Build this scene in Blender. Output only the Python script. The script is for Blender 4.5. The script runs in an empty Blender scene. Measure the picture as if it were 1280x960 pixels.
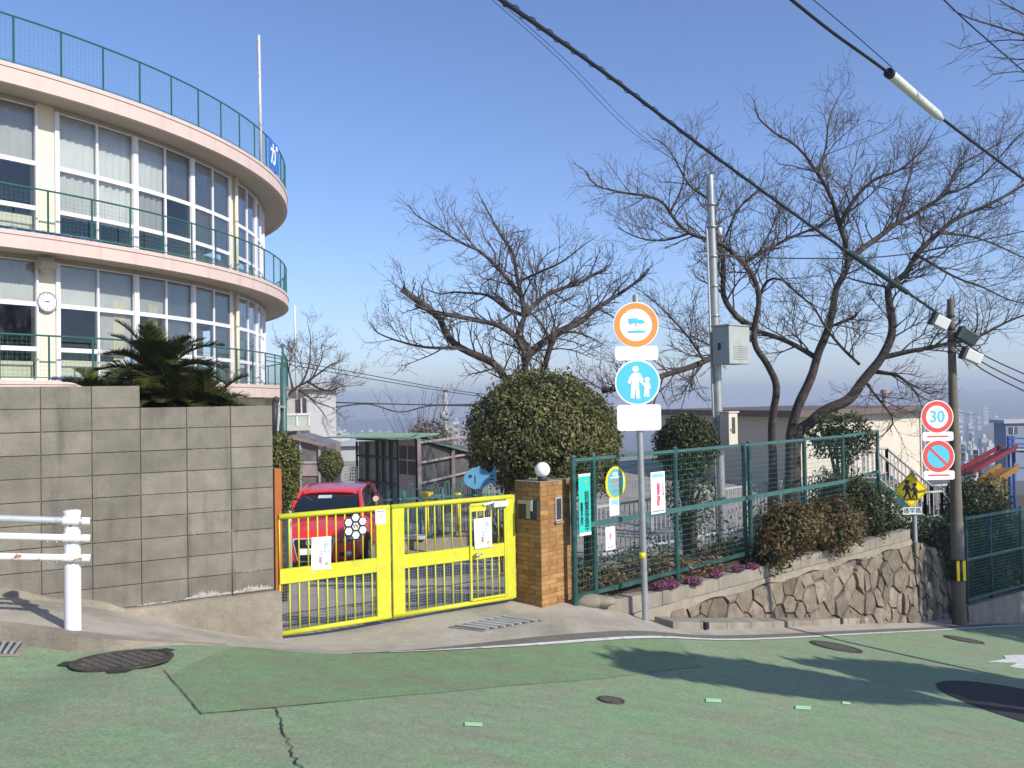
import bpy, bmesh, math, random
import numpy as np
from mathutils import Vector, Matrix, noise as mnoise

random.seed(7)
RNG = np.random.default_rng(7)
SC = bpy.context.scene
COL = SC.collection
rad = math.radians

# ------------------------------------------------------------------ camera
EYE = Vector((0, 0, 1.6))
F = 1100.0                                   # focal length in pixels of a 1280 wide picture
camd = bpy.data.cameras.new('camera')
camd.sensor_width = 36.0
camd.lens = 36.0 * F / 1280.0
camd.clip_start = 0.05
camd.clip_end = 20000
cam = bpy.data.objects.new('camera', camd)
COL.objects.link(cam)
CROT = Matrix.Rotation(rad(90 + 1.16), 3, 'X') @ Matrix.Rotation(rad(-1.0), 3, 'Z')
cam.matrix_world = Matrix.Translation(EYE) @ CROT.to_4x4()
SC.camera = cam

# ------------------------------------------------------------------ sky, sun, exposure
SUN = Vector((0.76, -0.65, 0)).normalized() * math.cos(rad(33)) + Vector((0, 0, math.sin(rad(33))))
world = bpy.data.worlds.new('World')
SC.world = world
world.use_nodes = True
wn = world.node_tree.nodes
wl = world.node_tree.links
for n in list(wn):
    wn.remove(n)
sky = wn.new('ShaderNodeTexSky')
sky.sky_type = 'NISHITA'
sky.sun_disc = False
sky.sun_elevation = rad(33)
sky.sun_rotation = math.atan2(SUN.x, SUN.y)
sky.altitude = 50
sky.air_density = 1.0
sky.dust_density = 0.4
sky.ozone_density = 5.0
bg = wn.new('ShaderNodeBackground')
bg.inputs['Strength'].default_value = 0.12
wo = wn.new('ShaderNodeOutputWorld')
tint = wn.new('ShaderNodeMix')           # the camera's slightly violet white balance
tint.data_type = 'RGBA'
tint.blend_type = 'MULTIPLY'
tint.inputs[0].default_value = 1.0
tint.inputs[7].default_value = (1.0, 0.965, 1.09, 1)
wl.new(sky.outputs[0], tint.inputs[6])
wl.new(tint.outputs[2], bg.inputs[0])
wl.new(bg.outputs[0], wo.inputs[0])

sund = bpy.data.lights.new('sun', 'SUN')
sund.energy = 4.0
sund.angle = rad(0.53)
sund.color = (1.0, 0.93, 0.83)
sun = bpy.data.objects.new('sun', sund)
COL.objects.link(sun)
sun.matrix_world = SUN.to_track_quat('Z', 'Y').to_matrix().to_4x4()

vs = SC.view_settings
vs.view_transform = 'Standard'
vs.look = 'None'
vs.exposure = 0.46
vs.gamma = 1.0
vs.use_curve_mapping = False
SC.render.engine = 'CYCLES'
SC.cycles.max_bounces = 7
SC.cycles.diffuse_bounces = 3
SC.cycles.glossy_bounces = 3
SC.cycles.transparent_max_bounces = 12
SC.cycles.transmission_bounces = 4
SC.cycles.volume_bounces = 0
SC.cycles.use_denoising = True

# ------------------------------------------------------------------ pixel -> place helpers
def ray(px, py):
    return CROT @ Vector(((px - 640) / F, -(py - 480) / F, -1.0))

def P(px, py, d):
    """point seen at picture position px, py standing d metres in front of the eye"""
    v = ray(px, py)
    return EYE + v * (d / v.y)

def hitv(px, py, A, B):
    """point where the line of sight meets the upright plane through A and B"""
    v = ray(px, py)
    n = Vector((B.y - A.y, -(B.x - A.x), 0))
    t = (A - EYE).dot(n) / v.dot(n)
    return EYE + v * t

# ------------------------------------------------------------------ scene graph helpers
def _root_origin(parent):
    return ORG.get(parent.name, Vector((0, 0, 0)))

ORG = {}

def attach(o, parent):
    COL.objects.link(o)
    if parent is not None:
        o.parent = parent
        o.matrix_parent_inverse = Matrix.Translation(-_root_origin(parent))
    return o

def thing(name, label, cat, loc, group=None):
    e = bpy.data.objects.new(name, None)
    e.empty_display_size = 0.2
    COL.objects.link(e)
    e.location = loc
    ORG[e.name] = Vector(loc)
    e['label'] = label
    e['category'] = cat
    if group:
        e['group'] = group
    return e

def tag(o, label, cat, group=None):
    o['label'] = label
    o['category'] = cat
    if group:
        o['group'] = group
    return o

def structure(o):
    o['kind'] = 'structure'
    return o

def stuff(o):
    o['kind'] = 'stuff'
    return o

class MB:
    """collects geometry in world coordinates; build() links it as one mesh object"""
    def __init__(s):
        s.v = []; s.f = []
    def add(s, vs, fs):
        b = len(s.v)
        s.v.extend([tuple(p) for p in vs])
        s.f.extend([tuple(i + b for i in f) for f in fs])
        return s
    def hexa(s, c):
        return s.add(c, [(0, 3, 2, 1), (4, 5, 6, 7), (0, 1, 5, 4), (1, 2, 6, 5), (2, 3, 7, 6), (3, 0, 4, 7)])
    def box(s, c, sx, sy, sz, ux=Vector((1, 0, 0)), uy=None, uz=Vector((0, 0, 1))):
        c = Vector(c)
        if uy is None:
            uy = uz.cross(ux)
        a, b, d = ux * sx / 2, uy * sy / 2, uz * sz / 2
        return s.hexa([c - a - b - d, c + a - b - d, c + a + b - d, c - a + b - d,
                       c - a - b + d, c + a - b + d, c + a + b + d, c - a + b + d])
    def bar(s, p, q, w, h, up=Vector((0, 0, 1))):
        p, q = Vector(p), Vector(q)
        d = (q - p).normalized()
        side = d.cross(up)
        if side.length < 1e-5:
            side = d.cross(Vector((0, 1, 0)))
        side.normalize()
        u2 = side.cross(d)
        a, b = side * w / 2, u2 * h / 2
        return s.hexa([p - a - b, p + a - b, q + a - b, q - a - b, p - a + b, p + a + b, q + a + b, q - a + b])
    def tube(s, path, r, n=8, cap=True):
        path = [Vector(p) for p in path]
        m = len(path)
        if not hasattr(r, '__len__'):
            r = [r] * m
        ref = Vector((0.13, 0.31, 0.94))
        vs, fs = [], []
        pu = None
        for i, p in enumerate(path):
            d = path[min(i + 1, m - 1)] - path[max(i - 1, 0)]
            if d.length < 1e-9:
                d = Vector((0, 0, 1))
            d.normalize()
            if pu is None:
                u = d.cross(ref if abs(d.dot(ref)) < 0.95 else Vector((1, 0, 0)))
            else:
                u = pu - d * pu.dot(d)
            if u.length < 1e-6:
                u = d.cross(Vector((1, 0, 0)))
            u.normalize()
            pu = u
            w = d.cross(u)
            for k in range(n):
                a = 2 * math.pi * k / n
                vs.append(p + (u * math.cos(a) + w * math.sin(a)) * r[i])
        for i in range(m - 1):
            for k in range(n):
                k2 = (k + 1) % n
                fs.append((i * n + k, i * n + k2, (i + 1) * n + k2, (i + 1) * n + k))
        if cap:
            fs.append(tuple(range(n - 1, -1, -1)))
            fs.append(tuple((m - 1) * n + k for k in range(n)))
        return s.add(vs, fs)
    def cyl(s, p, q, r, n=16, r2=None):
        return s.tube([p, q], [r, r if r2 is None else r2], n)
    def prism(s, poly, off):
        off = Vector(off)
        poly = [Vector(p) for p in poly]
        n = len(poly)
        vs = poly + [p + off for p in poly]
        fs = [tuple(range(n - 1, -1, -1)), tuple(range(n, 2 * n))]
        for i in range(n):
            j = (i + 1) % n
            fs.append((i, j, n + j, n + i))
        return s.add(vs, fs)
    def grid(s, rows, closed=False):
        n = len(rows[0])
        vs = [p for r in rows for p in r]
        fs = []
        for i in range(len(rows) - 1):
            for k in range(n if closed else n - 1):
                k2 = (k + 1) % n
                fs.append((i * n + k, i * n + k2, (i + 1) * n + k2, (i + 1) * n + k))
        return s.add(vs, fs)
    def sphere(s, c, rx, ry=None, rz=None, nu=20, nv=12):
        ry = rx if ry is None else ry
        rz = rx if rz is None else rz
        c = Vector(c)
        rows = []
        for j in range(nv + 1):
            t = math.pi * j / nv
            st = max(math.sin(t), 1e-3)
            rows.append([c + Vector((rx * st * math.cos(2 * math.pi * i / nu), ry * st * math.sin(2 * math.pi * i / nu), -rz * math.cos(t))) for i in range(nu)])
        return s.grid(rows, closed=True)
    def mesh(s, name):
        me = bpy.data.meshes.new(name)
        me.from_pydata(s.v, [], s.f)
        me.update()
        return me
    def build(s, name, mat, parent=None, smooth=False, bevel=0):
        me = s.mesh(name)
        if mat is not None:
            me.materials.append(mat)
        if smooth:
            me.polygons.foreach_set('use_smooth', [True] * len(me.polygons))
        o = bpy.data.objects.new(name, me)
        attach(o, parent)
        if bevel:
            b = o.modifiers.new('bevel', 'BEVEL')
            b.width = bevel; b.segments = 2; b.limit_method = 'ANGLE'; b.angle_limit = rad(40)
        if smooth == 'auto':
            me.set_sharp_from_angle(angle=rad(38))
        return o

def sharp(o, ang=38):
    o.data.set_sharp_from_angle(angle=rad(ang))
    return o

def piece(name, me, M, parent):
    """one of many alike pieces that share a mesh"""
    o = bpy.data.objects.new(name, me)
    attach(o, parent)
    o.matrix_basis = M
    return o

class Fr:
    """a flat frame: a to the viewer's right, b up, c out towards the viewer"""
    def __init__(s, O, u, v=Vector((0, 0, 1))):
        s.O = Vector(O); s.u = Vector(u).normalized(); s.v = Vector(v).normalized()
        s.n = s.u.cross(s.v).normalized()
    def __call__(s, a, b, c=0.0):
        return s.O + s.u * a + s.v * b + s.n * c
    def rect(s, m, a0, a1, b0, b1, c0, c1):
        m.prism([s(a0, b0, c0), s(a1, b0, c0), s(a1, b1, c0), s(a0, b1, c0)], s.n * (c1 - c0))
        return m
    def poly(s, m, pts, c0, c1):
        m.prism([s(a, b, c0) for a, b in pts], s.n * (c1 - c0))
        return m
    def disc(s, m, a, b, r, c0, c1, n=40, ry=None):
        ry = r if ry is None else ry
        return s.poly(m, [(a + r * math.cos(2 * math.pi * k / n), b + ry * math.sin(2 * math.pi * k / n)) for k in range(n)], c0, c1)
    def ring(s, m, a, b, r0, r1, c0, c1, n=48):
        rows = []
        for (r, c) in ((r0, c0), (r0, c1), (r1, c1), (r1, c0), (r0, c0)):
            rows.append([s(a + r * math.cos(2 * math.pi * k / n), b + r * math.sin(2 * math.pi * k / n), c) for k in range(n)])
        m.grid(rows, closed=True)
        return m
    def matrix(s, a, b, c):
        m = Matrix((s.u, s.v, s.n)).transposed().to_4x4()
        m.translation = s(a, b, c)
        return m

def rrect(w, h, r, n=4):
    pts = []
    for cx, cy, a0 in ((w / 2 - r, h / 2 - r, 0), (-w / 2 + r, h / 2 - r, 90), (-w / 2 + r, -h / 2 + r, 180), (w / 2 - r, -h / 2 + r, 270)):
        for k in range(n + 1):
            a = rad(a0 + 90 * k / n)
            pts.append((cx + r * math.cos(a), cy + r * math.sin(a)))
    return pts

def text(name, body, fr, a, b, c, size, mat, parent=None, sx=1.0, spacing=1.0, bold=0.0, line=1.0):
    cu = bpy.data.curves.new(name, 'FONT')
    cu.body = body
    cu.size = size
    cu.align_x = 'CENTER'
    cu.align_y = 'CENTER'
    cu.extrude = 0.001
    cu.space_line = line
    cu.space_character = spacing
    cu.offset = bold
    cu.resolution_u = 3
    tmp = bpy.data.objects.new(name, cu)
    COL.objects.link(tmp)
    dg = bpy.context.evaluated_depsgraph_get()
    me = bpy.data.meshes.new_from_object(tmp.evaluated_get(dg))
    bpy.data.objects.remove(tmp)
    bpy.data.curves.remove(cu)
    me.name = name
    me.transform(fr.matrix(a, b, c) @ Matrix.Diagonal((sx, 1, 1, 1)))
    me.materials.clear()
    me.materials.append(mat)
    o = bpy.data.objects.new(name, me)
    attach(o, parent)
    return o

# ------------------------------------------------------------------ materials
MATS = {}

def mat(name, col, rough=0.75, metal=0.0, var=0.12, scale=4.0, bump=0.0, bscale=60.0, col2=None, c2scale=2.0, c2lo=0.45, c2hi=0.65,
        spec=0.4, island=0.0, objvar=0.0, stain=None, stain_scale=(2.0, 2.0, 0.35), stain_lo=0.5, stain_hi=0.75, coat=0.0, grain=0.0, gscale=60.0):
    m = bpy.data.materials.new(name)
    m.use_nodes = True
    nt = m.node_tree
    N, L = nt.nodes, nt.links
    b = N['Principled BSDF']
    b.inputs['Roughness'].default_value = rough
    b.inputs['Metallic'].default_value = metal
    b.inputs['Specular IOR Level'].default_value = spec
    if coat:
        b.inputs['Coat Weight'].default_value = coat
        b.inputs['Coat Roughness'].default_value = 0.06
    geo = N.new('ShaderNodeNewGeometry')
    pos = geo.outputs['Position']
    def noise(sc, det=5.0, vec=None, r=0.55):
        t = N.new('ShaderNodeTexNoise')
        t.inputs['Scale'].default_value = sc
        t.inputs['Detail'].default_value = det
        t.inputs['Roughness'].default_value = r
        L.new(vec if vec is not None else pos, t.inputs['Vector'])
        return t.outputs['Fac']
    def ramp(fac, lo, hi, a=0.0, bb=1.0):
        r = N.new('ShaderNodeMapRange')
        r.inputs['From Min'].default_value = lo
        r.inputs['From Max'].default_value = hi
        r.inputs['To Min'].default_value = a
        r.inputs['To Max'].default_value = bb
        L.new(fac, r.inputs['Value'])
        return r.outputs['Result']
    def mix(fac, a, c, mode='MIX'):
        x = N.new('ShaderNodeMix')
        x.data_type = 'RGBA'
        x.blend_type = mode
        if isinstance(fac, float):
            x.inputs[0].default_value = fac
        else:
            L.new(fac, x.inputs[0])
        for sock, val in ((x.inputs[6], a), (x.inputs[7], c)):
            if hasattr(val, '__len__'):
                sock.default_value = (*val, 1)
            else:
                L.new(val, sock)
        return x.outputs[2]
    cur = tuple(col)
    if col2 is not None:
        cur = mix(ramp(noise(c2scale, 8.0, r=0.62), c2lo, c2hi), cur, tuple(col2))
    if stain is not None:
        mp = N.new('ShaderNodeMapping')
        mp.inputs['Scale'].default_value = stain_scale
        L.new(pos, mp.inputs['Vector'])
        cur = mix(ramp(noise(1.0, 7.0, mp.outputs[0], 0.6), stain_lo, stain_hi), cur, tuple(stain))
    fac = None
    if var:
        fac = ramp(noise(scale, 6.0), 0.25, 0.75, 1 - var, 1 + var)
    if grain:
        r = ramp(noise(gscale, 3.0, r=0.7), 0.28, 0.72, 1 - grain, 1 + grain)
        if fac is None:
            fac = r
        else:
            q = N.new('ShaderNodeMath'); q.operation = 'MULTIPLY'
            L.new(fac, q.inputs[0]); L.new(r, q.inputs[1]); fac = q.outputs[0]
    if island:
        r = ramp(geo.outputs['Random Per Island'], 0, 1, 1 - island, 1 + island)
        if fac is None:
            fac = r
        else:
            q = N.new('ShaderNodeMath'); q.operation = 'MULTIPLY'
            L.new(fac, q.inputs[0]); L.new(r, q.inputs[1]); fac = q.outputs[0]
    if objvar:
        oi = N.new('ShaderNodeObjectInfo')
        r = ramp(oi.outputs['Random'], 0, 1, 1 - objvar, 1 + objvar)
        if fac is None:
            fac = r
        else:
            q = N.new('ShaderNodeMath'); q.operation = 'MULTIPLY'
            L.new(fac, q.inputs[0]); L.new(r, q.inputs[1]); fac = q.outputs[0]
    if fac is not None:
        h = N.new('ShaderNodeHueSaturation')
        L.new(fac, h.inputs['Value'])
        if hasattr(cur, '__len__'):
            h.inputs['Color'].default_value = (*cur, 1)
        else:
            L.new(cur, h.inputs['Color'])
        cur = h.outputs[0]
    if hasattr(cur, '__len__'):
        b.inputs['Base Color'].default_value = (*cur, 1)
    else:
        L.new(cur, b.inputs['Base Color'])
    if bump:
        bp = N.new('ShaderNodeBump')
        bp.inputs['Strength'].default_value = bump
        bp.inputs['Distance'].default_value = 0.02
        L.new(noise(bscale, 6.0, r=0.65), bp.inputs['Height'])
        L.new(bp.outputs[0], b.inputs['Normal'])
    MATS[name] = m
    return m

def leaf_mat(name, a, b2, rough=0.5, transl=0.25):
    m = bpy.data.materials.new(name)
    m.use_nodes = True
    nt = m.node_tree; N, L = nt.nodes, nt.links
    p = N['Principled BSDF']
    p.inputs['Roughness'].default_value = rough
    p.inputs['Specular IOR Level'].default_value = 0.35
    geo = N.new('ShaderNodeNewGeometry')
    x = N.new('ShaderNodeMix'); x.data_type = 'RGBA'
    L.new(geo.outputs['Random Per Island'], x.inputs[0])
    x.inputs[6].default_value = (*a, 1); x.inputs[7].default_value = (*b2, 1)
    L.new(x.outputs[2], p.inputs['Base Color'])
    t = N.new('ShaderNodeBsdfTranslucent')
    L.new(x.outputs[2], t.inputs[0])
    s = N.new('ShaderNodeMixShader'); s.inputs[0].default_value = transl
    L.new(p.outputs[0], s.inputs[1]); L.new(t.outputs[0], s.inputs[2])
    L.new(s.outputs[0], N['Material Output'].inputs[0])
    MATS[name] = m
    return m

def glass_mat(name, tint=(0.75, 0.82, 0.85), refl=1.0, rough=0.02):
    m = bpy.data.materials.new(name)
    m.use_nodes = True
    nt = m.node_tree; N, L = nt.nodes, nt.links
    for n in list(N):
        if n.type == 'BSDF_PRINCIPLED':
            N.remove(n)
    tr = N.new('ShaderNodeBsdfTransparent'); tr.inputs[0].default_value = (*tint, 1)
    gl = N.new('ShaderNodeBsdfGlossy'); gl.inputs['Roughness'].default_value = rough
    gl.inputs[0].default_value = (0.9, 0.95, 1.0, 1)
    fr = N.new('ShaderNodeFresnel'); fr.inputs['IOR'].default_value = 1.55
    mu = N.new('ShaderNodeMath'); mu.operation = 'MULTIPLY'; mu.use_clamp = True
    mu.inputs[1].default_value = refl
    L.new(fr.outputs[0], mu.inputs[0])
    s = N.new('ShaderNodeMixShader')
    L.new(mu.outputs[0], s.inputs[0]); L.new(tr.outputs[0], s.inputs[1]); L.new(gl.outputs[0], s.inputs[2])
    L.new(s.outputs[0], N['Material Output'].inputs[0])
    MATS[name] = m
    return m

# painted and printed colours
m_white = mat('white_paint', (0.80, 0.80, 0.79), 0.5, var=0.04)
m_signwhite = mat('sign_white', (0.88, 0.88, 0.88), 0.35, var=0.0)
m_signorange = mat('sign_orange', (0.85, 0.30, 0.07), 0.35, var=0.03)
m_signblue = mat('sign_light_blue', (0.10, 0.55, 0.74), 0.35, var=0.03)
m_signred = mat('sign_red', (0.74, 0.09, 0.08), 0.35, var=0.03)
m_signyellow = mat('sign_yellow', (0.92, 0.66, 0.01), 0.4, var=0.05)
m_black = mat('black_print', (0.015, 0.015, 0.017), 0.5, var=0.0)
m_paper = mat('white_paper', (0.80, 0.81, 0.84), 0.6, var=0.03)
m_inkblue = mat('blue_print', (0.08, 0.22, 0.55), 0.6, var=0.0)
m_inkred = mat('red_print', (0.62, 0.08, 0.14), 0.6, var=0.0)
m_inkgrey = mat('grey_print', (0.30, 0.30, 0.33), 0.6, var=0.0)
m_inkgreen = mat('green_print', (0.30, 0.45, 0.10), 0.6, var=0.0)
m_teal = mat('teal_print', (0.03, 0.50, 0.44), 0.5, var=0.05)
m_pinkprint = mat('pink_print', (0.75, 0.30, 0.45), 0.6, var=0.05)
m_paleblue = mat('pale_blue_print', (0.25, 0.52, 0.75), 0.6, var=0.1, scale=20)
# metals
m_galv = mat('galvanised_steel', (0.38, 0.40, 0.41), 0.45, 0.55, var=0.12, scale=9, stain=(0.22, 0.23, 0.23), stain_lo=0.5, stain_hi=0.8)
m_galvd = mat('dull_grey_paint', (0.36, 0.39, 0.38), 0.6, 0.1, var=0.1, scale=6, stain=(0.2, 0.21, 0.2), stain_lo=0.55, stain_hi=0.85)
m_fence = mat('green_fence_paint', (0.014, 0.062, 0.055), 0.45, 0.0, var=0.18, scale=10, col2=(0.03, 0.10, 0.09), c2scale=6)
m_fencetop = mat('faded_green_rail_paint', (0.045, 0.125, 0.115), 0.45, 0.0, var=0.15, scale=8)
m_teal_rail = mat('teal_railing_paint', (0.022, 0.115, 0.098), 0.4, 0.0, var=0.1)
m_teal_wire = mat('teal_railing_wire', (0.06, 0.19, 0.165), 0.45, 0.0, var=0.1)
m_guard = mat('white_guard_paint', (0.80, 0.77, 0.79), 0.4, var=0.06, scale=12, stain=(0.55, 0.50, 0.47), stain_scale=(9, 9, 3), stain_lo=0.6, stain_hi=0.8)
m_rusty = mat('chipped_white_paint_with_rust', (0.74, 0.72, 0.72), 0.5, var=0.08, scale=14, col2=(0.30, 0.09, 0.03), c2scale=13, c2lo=0.57, c2hi=0.64)
m_galvrust = mat('weathered_pipe_with_rust', (0.46, 0.49, 0.52), 0.55, 0.2, var=0.1, scale=14, col2=(0.25, 0.12, 0.07), c2scale=15, c2lo=0.6, c2hi=0.67)
m_rust = mat('rust', (0.33, 0.10, 0.03), 0.85, var=0.3, scale=30)
m_yellow = mat('yellow_gate_paint', (0.57, 0.575, 0.03), 0.5, var=0.08, scale=7, col2=(0.50, 0.47, 0.06), c2scale=5, c2lo=.5, c2hi=.75, stain=(0.46, 0.41, 0.03), stain_scale=(5, 5, 1.6), stain_lo=0.62, stain_hi=0.85)
m_brown = mat('orange_brown_paint', (0.36, 0.10, 0.025), 0.5, var=0.12, scale=6)
m_tread = mat('worn_iron_tread', (0.135, 0.125, 0.11), 0.55, 0.3, var=0.3, scale=30)
m_iron = mat('cast_iron', (0.055, 0.052, 0.048), 0.6, 0.4, var=0.3, scale=40, col2=(0.12, 0.09, 0.07), c2scale=18)
m_dark = mat('dark_grey', (0.035, 0.037, 0.04), 0.6, var=0.1)
m_cable = mat('black_cable', (0.012, 0.014, 0.016), 0.5, var=0.0)
m_sleeve = mat('dark_green_sleeve', (0.012, 0.035, 0.032), 0.4, var=0.1)
m_pale = mat('pale_plastic', (0.62, 0.64, 0.62), 0.4, var=0.05)
# masonry
m_block = mat('concrete_block', (0.215, 0.197, 0.16), 0.92, var=0.20, scale=5, bump=0.5, bscale=90, objvar=0.13, grain=0.10, gscale=80,
              col2=(0.165, 0.15, 0.12), c2scale=1.6, c2lo=0.4, c2hi=0.7, stain=(0.105, 0.098, 0.082), stain_scale=(5.5, 5.5, 0.7), stain_lo=0.53, stain_hi=0.78)
m_mortar = mat('mortar', (0.15, 0.138, 0.115), 0.95, var=0.2, scale=20, bump=0.3, bscale=120)
m_efflo = mat('white_efflorescence', (0.52, 0.49, 0.44), 0.95, var=0.2, scale=25, bump=0.3, bscale=80)
m_conc = mat('weathered_concrete', (0.30, 0.265, 0.205), 0.92, var=0.15, scale=9, bump=0.45, bscale=60, col2=(0.215, 0.19, 0.145), c2scale=1.3, c2lo=0.42, c2hi=0.66, grain=0.14, gscale=55)
m_pave = mat('pavement_concrete', (0.40, 0.365, 0.30), 0.92, var=0.12, scale=5, bump=0.4, bscale=60, col2=(0.245, 0.225, 0.18), c2scale=1.1, c2lo=0.45, c2hi=0.70, grain=0.14, gscale=60)
m_concl = mat('pale_concrete', (0.27, 0.245, 0.20), 0.92, var=0.14, scale=7, bump=0.25, bscale=70, stain=(0.15, 0.135, 0.105), stain_scale=(3, 3, 0.8), stain_lo=0.42, stain_hi=0.75, grain=0.12)
m_brick = mat('ochre_brick', (0.36, 0.195, 0.065), 0.8, var=0.18, scale=22, bump=0.3, bscale=130, objvar=0.22, col2=(0.27, 0.115, 0.034), c2scale=5, c2lo=0.45, c2hi=0.7)
m_bmortar = mat('brick_mortar', (0.26, 0.22, 0.165), 0.95, var=0.25, scale=25)
m_stone = mat('tan_rubble_stone', (0.215, 0.178, 0.135), 0.9, var=0.28, scale=6, bump=0.9, bscale=22, objvar=0.32, col2=(0.14, 0.115, 0.088), c2scale=5, c2lo=0.42, c2hi=0.66)
m_stonem = mat('stone_wall_joint', (0.075, 0.065, 0.052), 0.95, var=0.3, scale=9, bump=0.4, bscale=40)
# ground
m_road = mat('worn_green_road', (0.215, 0.33, 0.175), 0.85, var=0.12, scale=9, bump=0.5, bscale=150, col2=(0.285, 0.29, 0.20), c2scale=2.2, c2lo=0.42, c2hi=0.74,
             stain=(0.24, 0.26, 0.17), stain_scale=(0.55, 3.4, 2), stain_lo=0.46, stain_hi=0.74, grain=0.30, gscale=48)
m_roadp = mat('repaired_green_road', (0.18, 0.285, 0.14), 0.85, var=0.12, scale=9, bump=0.5, bscale=150, col2=(0.21, 0.22, 0.13), c2scale=2.4, c2lo=0.42, c2hi=0.70, grain=0.28, gscale=48)
m_asph = mat('grey_asphalt', (0.15, 0.138, 0.118), 0.9, var=0.2, scale=12, bump=0.4, bscale=160)
m_asphd = mat('fresh_dark_asphalt', (0.032, 0.032, 0.034), 0.9, var=0.25, scale=14, bump=0.4, bscale=160)
m_line = mat('road_line_paint', (0.62, 0.62, 0.59), 0.7, var=0.15, scale=12, col2=(0.36, 0.37, 0.33), c2scale=9, c2lo=0.52, c2hi=0.68)
m_tape = mat('bright_green_road_tape', (0.36, 0.64, 0.36), 0.7, var=0.1)
m_crack = mat('crack', (0.03, 0.032, 0.028), 0.95, var=0.2)
m_yard = mat('yard_paving', (0.33, 0.30, 0.25), 0.92, var=0.15, scale=4, bump=0.2, bscale=60, col2=(0.24, 0.225, 0.19), c2scale=0.8)
m_soil = mat('planter_soil', (0.075, 0.055, 0.036), 0.95, var=0.35, scale=14, bump=0.8, bscale=25)
m_land = mat('far_land', (0.10, 0.11, 0.09), 0.95, var=0.2, scale=0.05)
# plants
m_bark = mat('cherry_bark', (0.065, 0.054, 0.048), 0.95, spec=0.15, var=0.4, scale=9, bump=1.0, bscale=16, col2=(0.12, 0.105, 0.088), c2scale=5, c2lo=0.5, c2hi=0.7)
m_twig = mat('cherry_twig', (0.095, 0.076, 0.072), 0.85, var=0.15, scale=5)
m_leafh = leaf_mat('hedge_leaf', (0.036, 0.052, 0.012), (0.25, 0.235, 0.085), 0.55)
m_leafd = leaf_mat('dark_evergreen_leaf', (0.020, 0.038, 0.013), (0.085, 0.10, 0.032), 0.45)
m_leafl = leaf_mat('light_shrub_leaf', (0.07, 0.085, 0.015), (0.17, 0.165, 0.04), 0.5)
m_leafr = leaf_mat('reddish_nandina_leaf', (0.045, 0.07, 0.018), (0.19, 0.10, 0.045), 0.5)
m_leafb = leaf_mat('dry_brown_leaf', (0.12, 0.065, 0.03), (0.30, 0.18, 0.10), 0.8, 0.1)
m_leafm = leaf_mat('ground_cover_leaf', (0.035, 0.050, 0.015), (0.10, 0.10, 0.035), 0.9)
m_pinkf = leaf_mat('magenta_blossom', (0.14, 0.05, 0.09), (0.42, 0.13, 0.27), 0.8)
m_cycad = leaf_mat('cycad_leaflet', (0.020, 0.034, 0.008), (0.085, 0.088, 0.022), 0.38, 0.15)
m_straw = leaf_mat('dry_stalk', (0.22, 0.17, 0.10), (0.36, 0.29, 0.18), 0.8)
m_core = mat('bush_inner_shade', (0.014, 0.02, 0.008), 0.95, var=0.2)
# round building and others
m_pink = mat('pale_pink_render', (0.60, 0.475, 0.42), 0.85, var=0.05, scale=1.2, stain=(0.43, 0.345, 0.30), stain_scale=(3.4, 3.4, 0.35), stain_lo=0.52, stain_hi=0.85)
m_soffit = mat('beige_soffit', (0.46, 0.40, 0.31), 0.9, var=0.06, scale=1.0)
m_cream = mat('cream_wall_paint', (0.70, 0.66, 0.50), 0.8, var=0.04, scale=1.0)
m_alu = mat('white_aluminium_frame', (0.76, 0.74, 0.76), 0.4, 0.0, var=0.04)
m_glass = glass_mat('window_glass', (0.80, 0.86, 0.86), 1.6)
m_curt = mat('grey_curtain', (0.57, 0.545, 0.52), 0.95, var=0.10, scale=1.5, objvar=0.22)
m_curty = mat('cream_curtain', (0.72, 0.60, 0.42), 0.95, var=0.07, scale=1.5)
m_room = mat('room_interior', (0.20, 0.19, 0.17), 0.95, var=0.2)
m_cream2 = mat('cream_render', (0.58, 0.53, 0.43), 0.85, var=0.05, scale=0.7)  # the render's own even cream, for both hall walls and the meter box
m_roofbr = mat('brown_roof_edge', (0.13, 0.10, 0.085), 0.8, var=0.15, scale=2)
m_bwhite = mat('white_house_render', (0.50, 0.50, 0.49), 0.8, var=0.05, scale=0.6)
m_bgrey = mat('grey_house_render', (0.42, 0.44, 0.47), 0.8, var=0.06, scale=0.6)
m_bdark = mat('dark_window_glass', (0.05, 0.06, 0.07), 0.12, var=0.0, spec=0.6)

# ================================================================== ground
def rbf_fit(pts):
    pts = np.array(pts, float)
    n = len(pts)
    d = np.linalg.norm(pts[:, None, :2] - pts[None, :, :2], axis=2)
    K = np.where(d > 1e-9, d * d * np.log(d + 1e-12), 0) + np.eye(n) * 0.15
    A = np.zeros((n + 3, n + 3))
    A[:n, :n] = K
    A[:n, n] = 1; A[:n, n + 1:n + 3] = pts[:, :2]
    A[n:, :n] = A[:n, n:].T
    b = np.zeros(n + 3); b[:n] = pts[:, 2]
    return pts, np.linalg.solve(A, b)

GP = [tuple(P(91, 785, 6.7)), tuple(P(0, 747, 7.35)), (-2.31, 8.72, -0.70), (-1.2, 9.42, -0.71), (-0.02, 10.15, -0.71), (0.30, 10.0, -0.73),
      tuple(P(716, 750, 10.3)), tuple(P(807, 777, 10.5)), (8.06, 16.1, -2.6), (0, 0, 0), (-3.4, 6.1, -0.05), (-4.3, 6.6, 0.06)]
for (x, y) in ((-10, 0), (-9, 6), (-6, 2), (10, 0), (5, 4), (14, 8), (20, 14), (0, -8), (-10, -8), (10, -8), (26, 24), (5, 9), (12, 14), (-7, 7.2), (3.5, 11.6), (2, 7), (-1, 5)):
    GP.append((x, y, -0.149 * x - 0.086 * y))
_gp, _gw = rbf_fit(GP)

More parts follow.
